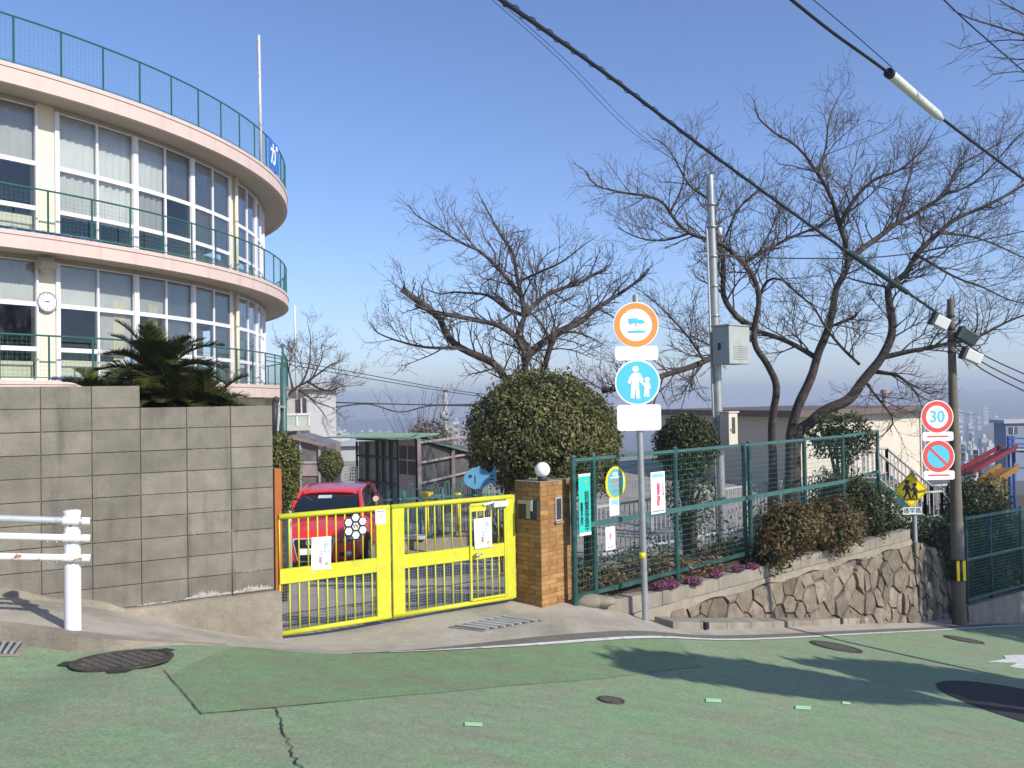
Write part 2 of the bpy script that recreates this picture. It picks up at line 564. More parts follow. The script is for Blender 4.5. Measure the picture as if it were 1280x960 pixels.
def H(x, y):
    d = np.hypot(_gp[:, 0] - x, _gp[:, 1] - y)
    k = np.where(d > 1e-9, d * d * np.log(d + 1e-12), 0)
    n = len(_gp)
    return float(k @ _gw[:n] + _gw[n] + _gw[n + 1] * x + _gw[n + 2] * y)

def sstep(a, b, x):
    t = min(1, max(0, (x - a) / (b - a)))
    return t * t * (3 - 2 * t)

def RH(x, y):
    """road surface: a step lower than the pavement on the left"""
    return H(x, y) - 0.11 * sstep(-2.5, -3.3, x)

def ground(px, py, fn=H):
    v = ray(px, py)
    t0, t1 = 1.5, 60.0
    g = lambda t: (EYE + v * t).z - fn((EYE + v * t).x, (EYE + v * t).y)
    t = 1.5
    while t < 60 and g(t) > 0:
        t += 0.25
    a, b = t - 0.25, t
    for _ in range(24):
        m = (a + b) / 2
        if g(m) > 0: a = m
        else: b = m
    return EYE + v * b

def curve(pix, ext_l=None, ext_r=None, fn=H, smooth=0):
    pts = [ground(px, py, fn) for px, py in pix]
    pts = [(p.x, p.y) for p in pts]
    if ext_l: pts = ext_l + pts
    if ext_r: pts = pts + ext_r
    xs = [p[0] for p in pts]; ys = [p[1] for p in pts]
    if smooth:
        fx = np.arange(xs[0], xs[-1], .05); fy = np.interp(fx, xs, ys)
        k = np.exp(-.5 * (np.arange(-60, 61) * .05 / smooth) ** 2); k /= k.sum()
        sm = np.convolve(np.pad(fy, 60, mode='reflect', reflect_type='odd'), k, mode='valid')
        xs = fx; ys = fy + (sm - fy) * np.array([sstep(-2.7, -1.6, v) for v in fx])
    return lambda x: float(np.interp(x, xs, ys))

# road edge (outer side of the green), kerb lines
edge = curve([(0, 784), (60, 792), (110, 798), (160, 801), (215, 804), (260, 806), (350, 810), (480, 815), (640, 812), (760, 806), (900, 801), (1000, 797), (1100, 792), (1200, 787), (1275, 781)],
             ext_l=[(-14, 4.6), (-8, 5.6), (-5.0, 6.25)], ext_r=[(17, 22.0), (34, 38.0)], smooth=.75)
# line of walls and fence behind the pavement
WA, WB = P(35, 600, 7.6), P(319, 600, 8.56)
wdir = (WB - WA); wdir.z = 0; wdir.normalize()
WEND = hitv(351, 700, WA, WB); WEND.z = 0
GA = Vector((WEND.x, WEND.y, 0)); GB = Vector((-0.02, 10.15, 0))
SWA = Vector((0.94, 10.25, 0)); SWB = Vector((6.28, 15.0, 0))
back_x = [-16, WA.x - 8 * wdir.x, WEND.x, -0.02, 0.62, SWA.x, SWB.x, 9.0, 17, 34]
back_y = [WA.y - (WA.x + 16) / wdir.x * wdir.y, WA.y - 8 * wdir.y, WEND.y, 10.15, 10.25, 10.25, 15.0, 18.3, 25.2, 41.0]
back = lambda x: float(np.interp(x, back_x, back_y))

def xs_range():
    xs = list(np.arange(-14, -5, 0.6)) + list(np.arange(-5, 9, 0.16)) + list(np.arange(9, 34, 0.8))
    return [float(x) for x in xs]

def loft(name, lo, hi, rows, zfn, m, xs=None, off=0.0, bias=1.0):
    xs = xs or xs_range()
    g = []
    for r in range(rows + 1):
        t = (r / rows) ** bias
        line = []
        for x in xs:
            y = lo(x) * (1 - t) + hi(x) * t
            line.append((x, y, zfn(x, y) + off))
        g.append(line)
    mb = MB(); mb.grid(g)
    o = mb.build(name, m, smooth=True)
    return o

structure(loft('road', lambda x: -9.0, edge, 46, RH, m_road, bias=0.6))
# pavement from the road edge to the foot of the walls
structure(loft('pavement', edge, lambda x: back(x) + 0.45, 14, H, m_pave))
# drop at the left where the pavement stands above the road
mb = MB()
xs = [x for x in xs_range() if -14 <= x <= -2.4]
mb.grid([[(x, edge(x) - 0.004, RH(x, edge(x)) - 0.05) for x in xs], [(x, edge(x) - 0.002, H(x, edge(x)) + 0.003) for x in xs], [(x, edge(x) + 0.16, H(x, edge(x) + 0.16) + 0.004) for x in xs]])
structure(mb.build('kerb', m_conc))

# grey asphalt strip and white line along the far edge
gut = lambda x: edge(x) + 0.30 * sstep(-1.6, 0.5, x) + 0.02
xs = [x for x in xs_range() if -1.55 <= x]
structure(loft('gutter_strip', edge, gut, 3, H, m_asph, xs=xs, off=0.004))
xs = [x for x in xs_range() if -1.3 <= x]
structure(loft('edge_line', lambda x: edge(x) - 0.02, lambda x: edge(x) + 0.09 * sstep(-1.4, 0.6, x) * .8, 1, H, m_line, xs=xs, off=0.009))

# repaired patch in the green surface, left middle
pb = curve([(205, 838), (230, 866), (252, 893), (345, 885), (500, 870), (640, 857), (760, 848), (900, 832)], fn=RH)
x0, x1 = ground(212, 845, RH).x, ground(880, 834, RH).x
xs = [float(x) for x in np.arange(x0, x1, 0.12)]
structure(loft('road_patch', pb, lambda x: edge(x) - 0.03, 8, RH, m_roadp, xs=xs, off=0.004))

def strip(name, pix, w, m, fn=RH, jit=0.0, off=0.008, sub=6, parent=None):
    pts = [ground(px, py, fn) for px, py in pix]
    fine = []
    for a, b in zip(pts, pts[1:]):
        for k in range(sub):
            q = a.lerp(b, k / sub)
            fine.append(Vector((q.x + random.uniform(-jit, jit), q.y + random.uniform(-jit, jit), 0)))
    fine.append(Vector((pts[-1].x, pts[-1].y, 0)))
    L, R = [], []
    for i, p in enumerate(fine):
        d = fine[min(i + 1, len(fine) - 1)] - fine[max(i - 1, 0)]
        d.normalize()
        s = Vector((-d.y, d.x, 0)) * w * (0.5 + (random.uniform(-0.25, 0.25) if jit else 0))
        a, b = p + s, p - s
        L.append((a.x, a.y, fn(a.x, a.y) + off)); R.append((b.x, b.y, fn(b.x, b.y) + off))
    mb = MB(); mb.grid([L, R])
    o = mb.build(name, m, parent)
    return o

for pix, w, j in (([(205, 838), (228, 866), (252, 894)], 0.007, 0.006),
                  ([(252, 894), (300, 889), (345, 885), (420, 878)], 0.005, 0.006),
                  ([(343, 885), (352, 905), (360, 925), (366, 943), (378, 968)], 0.008, 0.014),
                  ):
    structure(strip('road_crack', pix, w, m_crack, jit=j, sub=7))

# small bright tape marks and a white arrow end
for k, (px, py, w, h) in enumerate(((892, 876, 19, 4), (1004, 885, 19, 4), (592, 906, 22, 4), (1058, 879, 10, 3))):
    a, b, c, d = [ground(px + dx, py + dy, RH) + Vector((0, 0, 0.006)) for dx, dy in ((-w / 2, -h / 2), (w / 2, -h / 2 + 1), (w / 2, h / 2 + 1), (-w / 2, h / 2))]
    mb = MB(); mb.prism([a, d, c, b], (0, 0, 0.003))
    tag(mb.build('road_tape', m_tape), ('bright green tape mark right of the small round cover', 'bright green tape mark, second from the right on the road', 'bright green tape mark nearest the viewer, left of the small round cover', 'faint green tape mark at the edge of the tree shade')[k], 'tape', 'tape marks on the road')
pts = [ground(px, py, RH) + Vector((0, 0, 0.006)) for px, py in ((1234, 828), (1258, 824), (1254, 820), (1300, 818), (1310, 828), (1290, 838), (1262, 834), (1272, 829))]
mb = MB(); mb.prism(pts[::-1], (0, 0, 0.002))
structure(mb.build('road_arrow', m_line))
# dark fresh asphalt patch, right edge
cc = ground(1318, 889, RH)
poly = []
for k in range(40):
    a = 2 * math.pi * k / 40
    x, y = cc.x + 0.98 * math.cos(a) * (1 + 0.03 * math.sin(3 * a)), cc.y + 1.2 * math.sin(a)
    poly.append((x, y, RH(x, y) + 0.007))
mb = MB(); mb.add([(cc.x, cc.y, RH(cc.x, cc.y) + 0.007)] + poly, [(0, 1 + k, 1 + (k + 1) % 40) for k in range(40)])
structure(mb.build('asphalt_patch', m_asphd))

# ------------------------------------------------------------------ covers and gratings
def surf_frame(x, y, fn=RH, head=0.0):
    e = 0.05
    n = Vector((-(fn(x + e, y) - fn(x - e, y)) / (2 * e), -(fn(x, y + e) - fn(x, y - e)) / (2 * e), 1)).normalized()
    u = Vector((math.cos(head), math.sin(head), 0)); u = (u - n * u.dot(n)).normalized()
    return Fr((x, y, fn(x, y)), u, n.cross(u))

def manhole(px, py, r, label, pattern=True, frame_mat=None):
    p = ground(px, py, RH)
    fr = surf_frame(p.x, p.y)
    t = thing('manhole_cover', label, 'manhole cover', p, 'manhole covers in the road')
    mb = MB(); fr.ring(mb, 0, 0, r * 0.93, r * 1.03, 0.0, 0.012); mb.build('rim', m_iron, t)
    mb = MB(); fr.disc(mb, 0, 0, r * 0.925, 0.0, 0.008); mb.build('lid', m_iron, t)
    if pattern:
        mb = MB()
        st = r / 7.5
        for i in range(-7, 8):
            for j in range(-7, 8):
                a, b = i * st, j * st
                if a * a + b * b < (r * 0.84) ** 2 and (i + j) % 2 == 0:
                    fr.rect(mb, a - st * .42, a + st * .42, b - st * .32, b + st * .32, 0.007, 0.014)
        stuff(mb.build('tread', m_tread, t))
    return fr, t

fr, t = manhole(153, 826, 0.33, 'large round iron cover with dark patched surround beside the guard rail')
mb = MB()
for a in (188, 62, 290):
    c, s = math.cos(rad(a)), math.sin(rad(a))
    q = [(c * .30 - s * .11, s * .30 + c * .11), (c * .30 + s * .09, s * .30 - c * .09), (c * .41 + s * .06, s * .41 - c * .06), (c * .42 - s * .05, s * .42 + c * .05)]
    mb = MB()
    fr.poly(mb, q, 0.001, 0.005)
    mb.build('patch', m_asphd, t)
manhole(764, 876, 0.10, 'small round iron cover in the middle of the green road', True)
manhole(1045, 809, 0.31, 'round iron cover near the kerb under the stone wall')
manhole(1205, 800, 0.28, 'round iron cover in shade near the utility pole')

def grating(corners, label, m_frame, fn, nb, lip=0.05):
    pts = [ground(px, py, fn) for px, py in corners]
    c = sum(pts, Vector()) / 4
    t = thing('drain_grating', label, 'drain grate', c, 'drain grates')
    up = Vector((0, 0, 1))
    mb = MB(); mb.prism([p.lerp(c, -lip) + up * 0.004 for p in (pts[0], pts[3], pts[2], pts[1])][::-1], up * 0.006); mb.build('frame', m_frame, t)
    mb = MB(); mb.prism([p + up * 0.006 for p in pts], up * 0.006); mb.build('pit', m_dark, t)
    for k in range(nb):
        f = (k + 0.5) / nb
        a, b = pts[0].lerp(pts[3], f) + up * 0.016, pts[1].lerp(pts[2], f) + up * 0.016
        mb = MB(); mb.bar(a, b, (pts[0] - pts[3]).length / nb * 0.42, 0.012); mb.build('bar', m_galvd if m_frame is m_concl else m_rust, t)
    return t

grating([(566, 784), (605, 789), (676, 777), (634, 771)], 'long steel slot grate in front of the gate', m_concl, H, 7, 0.10)
grating([(-28, 806), (-30, 818), (18, 819), (30, 804)], 'small rusty grate in a concrete pad left of the large iron cover', m_concl, RH, 6, 0.32)

# ------------------------------------------------------------------ school yard behind wall, gate and fence
def yard_z(x, y):
    s = max(0.0, (y - back(x)))
    return -0.715 - min(0.75, 0.1 * s)

lo = lambda x: back(x) + (0.10 if x < 0.4 else 0.5)
xs = [float(x) for x in list(np.arange(-40, -5, 2.0)) + list(np.arange(-5, 8.2, 0.4))]
structure(loft('yard', lo, lambda x: 48.0, 24, yard_z, m_yard, xs=xs, bias=1.6))
# lower playground on the right and the land falling away to the city
mb = MB()
mb.grid([[(8.0, 17.5, -3.0), (14, 24.3, -3.9), (40, 50, -7.0)], [(8.0, 24, -3.3), (14, 28, -3.6), (40, 58, -6.5)], [(8.0, 46, -3.6), (14, 46, -3.7), (46, 66, -6.0)]])
structure(mb.build('playground_ground', m_soil))
def land_z(x, y):
    z = -6 - 0.055 * max(0, y - 60) if y < 900 else -52.2
    if x > .2 * y:
        zr = float(np.interp(y, (60, 150, 300, 500, 900, 1500, 2400), (-6, -12.5, -20.5, -25.5, -27, -12, 12)))
        z = z + (zr - z) * sstep(.2, .42, x / y)
    elif y > 900:
        z += (y - 900) * 0.028 * (0.35 + 0.65 * sstep(100, 900, x))
    return z
g = []
for y in (44, 60, 100, 180, 300, 500, 700, 900, 1200, 1600, 2000, 2400):
    g.append([(x, y, land_z(x, y) + (3 * math.sin(x * .004 + y * .003) if y > 400 else 0)) for x in np.linspace(-60 - y, 60 + y, 25)])
mb = MB(); mb.grid(g)
structure(mb.build('far_land', m_land, smooth=True))

# ================================================================== concrete block wall
def chamfer_box(sx, sy, sz, c):
    mb = MB()
    x, y, z = sx / 2, sy / 2, sz / 2
    # front face chamfered, y towards the viewer is negative
    back = [(-x, y, -z), (x, y, -z), (x, y, z), (-x, y, z)]
    mid = [(-x, -y + c, -z), (x, -y + c, -z), (x, -y + c, z), (-x, -y + c, z)]
    fro = [(-x + c, -y, -z + c), (x - c, -y, -z + c), (x - c, -y, z - c), (-x + c, -y, z - c)]
    mb.add(back + mid + fro, [(0, 3, 2, 1)] + [(i, (i + 1) % 4, 4 + (i + 1) % 4, 4 + i) for i in range(4)] +
           [(4 + i, 4 + (i + 1) % 4, 8 + (i + 1) % 4, 8 + i) for i in range(4)] + [(8, 9, 10, 11)])
    return mb

wn_ = Vector((wdir.y, -wdir.x, 0))           # outward, towards the street
wall = thing('block_wall', 'stepped grey concrete block wall left of the yellow gate', 'wall', (WEND.x - 2, WEND.y - 1.1, -0.3))
ztop = P(260, 508, 8.4).z
BW, BH, BT = 0.402, 0.2005, 0.15
me_block = chamfer_box(BW - 0.006, BT, BH - 0.006, 0.004).mesh('block')
me_block.materials.append(m_block)
wrot = Matrix((wdir, -wn_, Vector((0, 0, 1)))).transposed().to_4x4()
_w = hitv(341.5, 600, WA, WB)
WE = Vector((_w.x, _w.y, 0))
NC = 9
STEP = 3
def wall_len_z(s):
    # foundation top along the wall (s metres left of the gate end), falling as the street falls
    return max(H(*(WE - wdir * s).xy) + 0.05, -0.30 + 0.0 * s)
for r in range(-1, NC + 1):
    for i in range(0, 15):
        if r == -1 and i < STEP:
            continue
        zc = ztop - (r + 0.5) * BH
        s = (i + 0.5) * BW
        foot = H(*(WE - wdir * s).xy)
        if zc + BH / 2 < foot + 0.02:
            continue
        c = WE - wdir * s - wn_ * (BT / 2 + random.uniform(-0.002, 0.003))
        Mx = Matrix.Translation((c.x, c.y, zc)) @ wrot @ Matrix.Rotation(random.uniform(-.004, .004), 4, 'Y')
        piece('block', me_block, Mx, wall)
mb = MB()
q = [WE - wn_ * 0.012, WE - wdir * 6.03 - wn_ * 0.012, WE - wdir * 6.03 - wn_ * (BT - 0.012), WE - wn_ * (BT - 0.012)]
mb.prism([Vector((p.x, p.y, -0.9)) for p in q][::-1], (0, 0, ztop + 0.9 - 0.005))
q = [WE - wdir * (STEP * BW + .01) - wn_ * 0.012, WE - wdir * 6.03 - wn_ * 0.012, WE - wdir * 6.03 - wn_ * (BT - 0.012), WE - wdir * (STEP * BW + .01) - wn_ * (BT - 0.012)]
mb.prism([Vector((p.x, p.y, ztop - 0.05)) for p in q][::-1], (0, 0, BH + 0.045))
mb.build('mortar', m_mortar, wall)
# concrete footing: level top line falling left, wedge that deepens towards the gate
rows_t, rows_b, rows_k = [], [], []
for k in range(0, 41):
    s = 6.0 * k / 40
    p = WE - wdir * s
    zt = max(-0.21 - 0.0 * s, H(p.x, p.y) + 0.05 + 0.02 * math.sin(s * 9)) if s > 0 else -0.21
    if s < 1.9:
        zt = max(zt, ztop - NC * BH - 0.012 + 0.0)
    o = wn_ * (0.022 + 0.01 * math.sin(s * 7.3) * (1 if s > .8 else 0))
    rows_t.append(Vector((p.x, p.y, zt)) - wn_ * 0.006)
    rows_b.append(Vector((p.x, p.y, zt - 0.012)) + o)
    rows_k.append(Vector((p.x, p.y, min(H(p.x, p.y), zt) - 0.06)) + o * 1.8)
mb = MB(); mb.grid([rows_k, rows_b, rows_t])
FE = (Vector((WEND.x, WEND.y, 0)) - WE).length
mb.add([rows_t[0], rows_b[0], rows_k[0], rows_t[0] + wdir * FE, rows_b[0] + wdir * FE, rows_k[0] + wdir * FE, rows_t[0] - wn_ * BT + wdir * FE, rows_k[0] - wn_ * BT + wdir * FE, rows_t[0] - wn_ * BT],
       [(0, 1, 4, 3), (1, 2, 5, 4), (3, 4, 5, 7, 6), (0, 3, 6, 8)])
mb.build('footing', m_conc, wall)
# white lime bloom along the footing: thin irregular crusts
def crust(s0, s1, z0, z1, seed, parent):
    rnd = random.Random(seed)
    mb = MB()
    n = int((s1 - s0) / .0045)
    z0 += ztop - NC * BH; z1 += ztop - NC * BH
    for k in range(n):
        a = s0 + (s1 - s0) * (k + rnd.random()) / n
        env = max(0, math.sin(math.pi * (k + .5) / n)) ** .5
        v = .5 + .5 * mnoise.noise(Vector((a * 11, seed, 0))) + .35 * mnoise.noise(Vector((a * 37, seed, 4)))
        h = (z1 - z0) * env * max(0, v - .15) * rnd.uniform(.4, 1)
        if h < .004: continue
        p = WE - wdir * a + wn_ * .0025
        zb = z0 + rnd.uniform(-.004, .006)
        w = rnd.uniform(.002, .0042)
        q = [Vector((p.x, p.y, zb)) - wdir * w, Vector((p.x, p.y, zb)) + wdir * w, Vector((p.x, p.y, zb + h)) + wdir * w * .3, Vector((p.x, p.y, zb + h * .9)) - wdir * w * .5]
        mb.add(q, [(0, 1, 2, 3)])
    stuff(mb.build('lime_bloom', m_efflo, parent))
crust(0.02, .40, .015, .15, 1, wall); crust(.41, .84, .012, .16, 2, wall); crust(0.03, .39, .02, .13, 21, wall); crust(.43, .80, .012, .13, 22, wall); crust(.9, 1.25, .004, .05, 3, wall); crust(1.93, 2.0, .0, .26, 4, wall); crust(2.38, 2.44, .0, .2, 5, wall); crust(1.3, 2.3, -.004, .03, 6, wall)
crust(.1, .38, .205, .225, 7, wall); crust(.3, .8, .606, .62, 8, wall); crust(.5, .8, 1.40, 1.412, 9, wall)

# orange-brown board post at the end of the wall
c = hitv(348.5, 650, WA, WB)
bp = MB()
p0 = Vector((c.x, c.y, 0)) - wn_ * .05
zp_ = P(348, 586, c.y).z
bp.box((p0.x, p0.y, (zp_ - 0.235) / 2), 0.072, 0.08, zp_ + 0.235, wdir)
tag(bp.build('gate_post', m_brown, bevel=0.004), 'orange-brown upright post between block wall and yellow gate', 'post')

# ================================================================== yellow gate, two leaves
gd = (GB - GA).normalized()
gfr = Fr((GA.x, GA.y, 0), gd)
GZB, GZT = -0.655, 0.535
GL = (GB - GA).length
def g_a(px, py):
    p = hitv(px, py, GA, GB)
    return (p - gfr.O).dot(gd), p.z
zmid0, zmid1 = g_a(560, 686.5)[1], g_a(560, 703)[1]
def gate_leaf(a0, a1, stile_l, stile_r, label, bars, mesh_on, wicket=None):
    t = thing('yellow_gate', label, 'gate', gfr((a0 + a1) / 2, GZB, 0), 'yellow gate leaves')
    t1 = 0.03
    mb = MB(); mb.tube([gfr(a0, GZB + 0.02), gfr(a1, GZB + 0.02)], 0.026, 12); mb.build('bottom_rail', m_yellow, t, True)
    mb = MB(); mb.tube([gfr(a0, GZT - 0.025), gfr(a1, GZT - 0.025)], 0.028, 12); mb.build('top_rail', m_yellow, t, True)
    zl, zh = min(zmid0, zmid1), max(zmid0, zmid1)
    mb = MB(); gfr.rect(mb, a0, a1, zl, zh, -0.018, 0.018); mb.build('middle_panel', m_yellow, t)
    for (s0, s1) in (stile_l, stile_r):
        if s1 > s0:
            mb = MB(); gfr.rect(mb, s0, s1, GZB + 0.02, GZT - 0.02, -0.021, 0.021); mb.build('stile', m_yellow, t, bevel=0.004)
    for a in bars:
        if wicket and wicket[0] - .02 < a < wicket[1] + .02:
            continue
        mb = MB(); mb.tube([gfr(a, zh), gfr(a, GZT - 0.03)], 0.0085, 8); mb.build('bar', m_yellow, t, True)
        mb = MB(); mb.tube([gfr(a, GZB + 0.03), gfr(a, zl)], 0.0085, 8); mb.build('bar', m_yellow, t, True)
    # wire netting behind the lower half
    mb = MB()
    lo_, hi_ = stile_l[1], stile_r[0]
    a = lo_
    while a < hi_:
        mb.bar(gfr(a, GZB + .03, -.024), gfr(a, zl, -.024), .0016, .0016); a += 0.028
    z = GZB + .04
    while z < zl:
        mb.bar(gfr(lo_, z, -.026), gfr(hi_, z, -.026), .0016, .0016); z += 0.028
    stuff(mb.build('wire_netting', m_galvd, t))
    return t
aL, aM, aM2, aR = g_a(350, 720)[0], g_a(487.5, 700)[0], g_a(490, 700)[0], GL - 0.01
sl = g_a(470, 700)[0]
sr = g_a(505, 700)[0]
sR0 = g_a(632, 680)[0]
nb = 11
barsL = [aL - .05 + (sl - aL + .05) * (k + .5) / nb for k in range(nb)]
w0, w1 = g_a(587, 690)[0], g_a(630, 690)[0]
leafL = gate_leaf(aL - 0.005, aM, (aL - .005, aL - .005), (sl, aM), 'left leaf of yellow gate with paper notice and honeycomb emblem', barsL, True)
nb = 12
barsR = [sr + (sR0 - sr) * (k + .5) / nb for k in range(nb)]
leafR = gate_leaf(aM2, aR, (aM2, sr), (sR0, aR), 'right leaf of yellow gate with small wicket door', barsR, True, (w0, w1))
# the wide right stile stands out like a box
mb = MB(); gfr.rect(mb, sR0 + .02, aR + .055, GZB, GZT - 0.01, -0.07, -0.022); mb.build('hanging_post', m_yellow, leafR)
wk = MB()
zt_ = GZT - 0.075
for (a0, a1, b0, b1) in ((w0 - .012, w0 + .012, GZB + .055, zt_), (w1 - .012, w1 + .012, GZB + .055, zt_), (w0, w1, zt_ - .014, zt_ + .014), (w0, w1, GZB + .05, GZB + .075)):
    gfr.rect(wk, a0, a1, b0, b1, 0.019, 0.036)
wdr = wk.build('wicket_door', m_yellow, leafR)
mb = MB(); gfr.rect(mb, w0 + .012, w0 + .2, zt_ - .075, zt_ - .02, 0.02, 0.032); mb.build('closer_plate', m_yellow, wdr)
mb = MB(); gfr.rect(mb, w0, w1, zmid1, zmid0, 0.0185, 0.030); mb.build('panel', m_yellow, wdr)
for k in range(4):
    a = w0 + (w1 - w0) * (k + .9) / 4.8
    for b0, b1 in ((GZB + .07, zmid1), (zmid0, zt_ - .02)):
        mb = MB(); mb.tube([gfr(a, b0, .024), gfr(a, b1, .024)], .008, 8); mb.build('bar', m_yellow, wdr, True)
mb = MB(); mb.tube([gfr(w0 + .05, zmid1 + .05, .03), gfr(w0 + .05, zmid1 + .05, .07)], .016, 12); mb.sphere(gfr(w0 + .05, zmid1 + .05, .075), .026)
mb.tube([gfr(w0 + .05, zmid1 + .05, .07), gfr(w0 + .12, zmid1 + .06, .075)], .010, 8); mb.build('door_knob', m_galv, wdr, True)
mb = MB(); gfr.rect(mb, w1 - .17, w1 + .02, GZT - .12, GZT - .055, .03, .08); mb.bar(gfr(w1 - .16, GZT - .06, .06), gfr(w0 + .16, GZT - .085, .05), .012, .025); mb.build('door_closer', m_pale, wdr, bevel=.004)

def notice(px0, py0, px1, py1, off, label, tilt=0.0, kind=0):
    a0, b1 = g_a(px0, py0); a1, b0 = g_a(px1, py1)
    w, h = a1 - a0, b1 - b0
    fr = Fr(gfr((a0 + a1) / 2, (b0 + b1) / 2, off), gd + Vector((0, 0, tilt)), Vector((0, 0, 1)) - gd * tilt)
    t = thing('paper_notice', label, 'notice', fr(0, 0), 'paper notices on the gate')
    mb = MB(); fr.rect(mb, -w / 2, w / 2, -h / 2, h / 2, 0, .002); mb.build('sheet', m_paper, t)
    if kind == 0:
        mb = MB()
        for (a, b0, b1, n) in ((.18, .34, -.02, 5), (.02, .05, -.38, 6)):
            for k in range(n):
                b = b0 + (b1 - b0) * k / n
                fr.rect(mb, (a - .035) * w, (a + .035) * w, (b - .025) * h, (b + .02) * h, .002, .003)
        mb.build('blue_lettering', m_inkblue, t)
        mb = MB()
        for k in range(6):
            b = .25 - .1 * k
            fr.rect(mb, -.28 * w, -.24 * w, (b - .02) * h, (b + .02) * h, .002, .003)
            if k % 2: fr.rect(mb, -.14 * w, -.06 * w, (b - .03) * h, (b + .0) * h, .002, .003)
        mb.build('grey_lettering', m_inkgrey, t)
        mb = MB(); fr.rect(mb, -.1 * w, -.02 * w, -.3 * h, -.12 * h, .0022, .003); mb.build('red_lettering', m_inkred, t)
        mb = MB(); fr.disc(mb, .28 * w, -.33 * h, .09 * w, .002, .003, 14); mb.build('printed_flower', m_inkgreen, t)
        text('notice_heading', 'お\n知\nら\nせ', fr, .32 * w, .16 * h, .0022, .13 * h, m_inkblue, t, line=.82)
    else:
        text('notice_mark', '犬', fr, 0.05 * w, -.02 * h, .0022, .34 * h, m_inkblue, t)
        mb = MB(); fr.rect(mb, -.4 * w, .4 * w, .33 * h, .42 * h, .002, .003); mb.build('grey_lettering', m_inkgrey, t)
    return t
notice(388, 672, 413, 710, .022, 'white notice sheet on left gate leaf, tilted', -0.03)
notice(590, 648, 612, 683, .045, 'white notice sheet on the wicket door', 0.03)
notice(468, 637, 481, 654, .024, 'small square white sticker on the gate stile', 0, 1)

# honeycomb emblem of seven hexagons
ca, cb = g_a(443.5, 657.5)
hr = (g_a(443.5, 641)[1] - g_a(443.5, 674)[1]) / 2 * 0.385
em = thing('honeycomb_emblem', 'black-edged white honeycomb emblem of hexagons hung on left gate leaf', 'emblem', gfr(ca, cb, .02))
def hexa(a, b, r):
    return [(a + r * math.cos(rad(60 * k)), b + r * math.sin(rad(60 * k))) for k in range(6)]
for k in range(7):
    da, db = (0, 0) if k == 6 else (1.73 * hr * math.cos(rad(30 + 60 * k)), 1.73 * hr * math.sin(rad(30 + 60 * k)))
    mb = MB(); gfr.poly(mb, hexa(ca + da, cb + db, hr * .99), .012 + k * 1e-4, .022 + k * 1e-4); hx = mb.build('hexagon', m_black, em)
    mb = MB(); gfr.poly(mb, hexa(ca + da, cb + db, hr * .78), .022, .0255); mb.build('white_face', m_paper if k < 6 else m_pale, hx)
text('emblem_letter', 'W', gfr, ca, cb, .026, hr * 1.3, m_black, em)

# ================================================================== brick pillar with globe lamp
pc = P(678, 757, 9.95)
PF = P(715, 748, 10.32)
pu = (PF - pc); pu.z = 0; PW = pu.length; pu.normalize()
pl = Vector((-pu.y, pu.x, 0))                # away from the street
PD = 0.40
pz0, pz1 = -0.80, P(672, 604, 9.95).z
pil = thing('brick_pillar', 'ochre brick pillar with nameplate beside the yellow gate', 'pillar', (pc.x, pc.y, pz0))
pbase = Vector((pc.x, pc.y, 0))
mb = MB(); i_ = .006
mb.prism([Vector((*(pbase + pu * a + pl * b).xy, pz0)) for a, b in ((i_, i_), (PW - i_, i_), (PW - i_, PD - i_), (i_, PD - i_))], (0, 0, pz1 - pz0 - .012)); mb.build('mortar_core', m_bmortar, pil)
ch = 0.052
nc = int((pz1 - pz0) / ch)
ch = (pz1 - pz0) / nc
brick_mesh = {}
def brick_me(L):
    key = round(L, 3)
    if key not in brick_mesh:
        me = chamfer_box(L - .006, .03, ch - .006, .003).mesh('brick'); me.materials.append(m_brick)
        brick_mesh[key] = me
    return brick_mesh[key]
prot_f = Matrix((pu, pl, Vector((0, 0, 1)))).transposed().to_4x4()
prot_s = Matrix((-pl, pu, Vector((0, 0, 1)))).transposed().to_4x4()
for r in range(nc):
    z = pz0 + (r + .5) * ch
    for face in (0, 1):
        W = PW if face == 0 else PD
        cuts = [0, W * .25, W * .75, W] if (r + face) % 2 else [0, W * .5, W]
        if r == nc - 1: cuts = [W * k / 5 for k in range(6)]
        for a0, a1 in zip(cuts, cuts[1:]):
            m_ = (a0 + a1) / 2
            out = .0155 - random.uniform(0, .003)
            if face == 0:
                c = pbase + pu * m_ + pl * out; R_ = prot_f
            else:
                c = pbase + pl * m_ + pu * out; R_ = prot_s
            piece('brick', brick_me(a1 - a0), Matrix.Translation((c.x, c.y, z)) @ R_, pil)
mb = MB(); mb.prism([Vector((*(pbase + pu * a + pl * b).xy, pz1)) for a, b in ((.0, .0), (PW, .0), (PW, PD), (.0, PD))], (0, 0, .012)); mb.build('cap', m_bmortar, pil)
pfr = Fr((pc.x, pc.y, 0), pu)
zz = lambda py: P(694, py, 10.1).z
mb = MB(); pfr.rect(mb, PW * .46, PW * .68, zz(652), zz(622), .003, .016); npl = mb.build('nameplate', m_galvd, pil)
mb = MB(); pfr.rect(mb, PW * .49, PW * .65, zz(650), zz(624), .016, .018); mb.build('plate_face', m_dark, npl)
mb = MB(); pfr.rect(mb, PW * .44, PW * .70, zz(655), zz(652.5), .003, .03); mb.build('ledge', m_bmortar, npl)
sfr = Fr((pc.x, pc.y, 0) + Vector((0, 0, 0)) if False else Vector((pc.x, pc.y, 0)), -pl)
def s_rect(name, a0, a1, b0, b1, c1, m, parent):
    mb = MB()
    # a measured from the front edge back along the left face
    mb.prism([Vector((*(pbase + pl * a - pu * .002).xy, b)) for a, b in ((a0, b0), (a1, b0), (a1, b1), (a0, b1))], -pu * c1)
    return mb.build(name, m, parent)
box_ = s_rect('letter_box', .07, .33, zz(648), zz(625), .012, m_dark, pil)
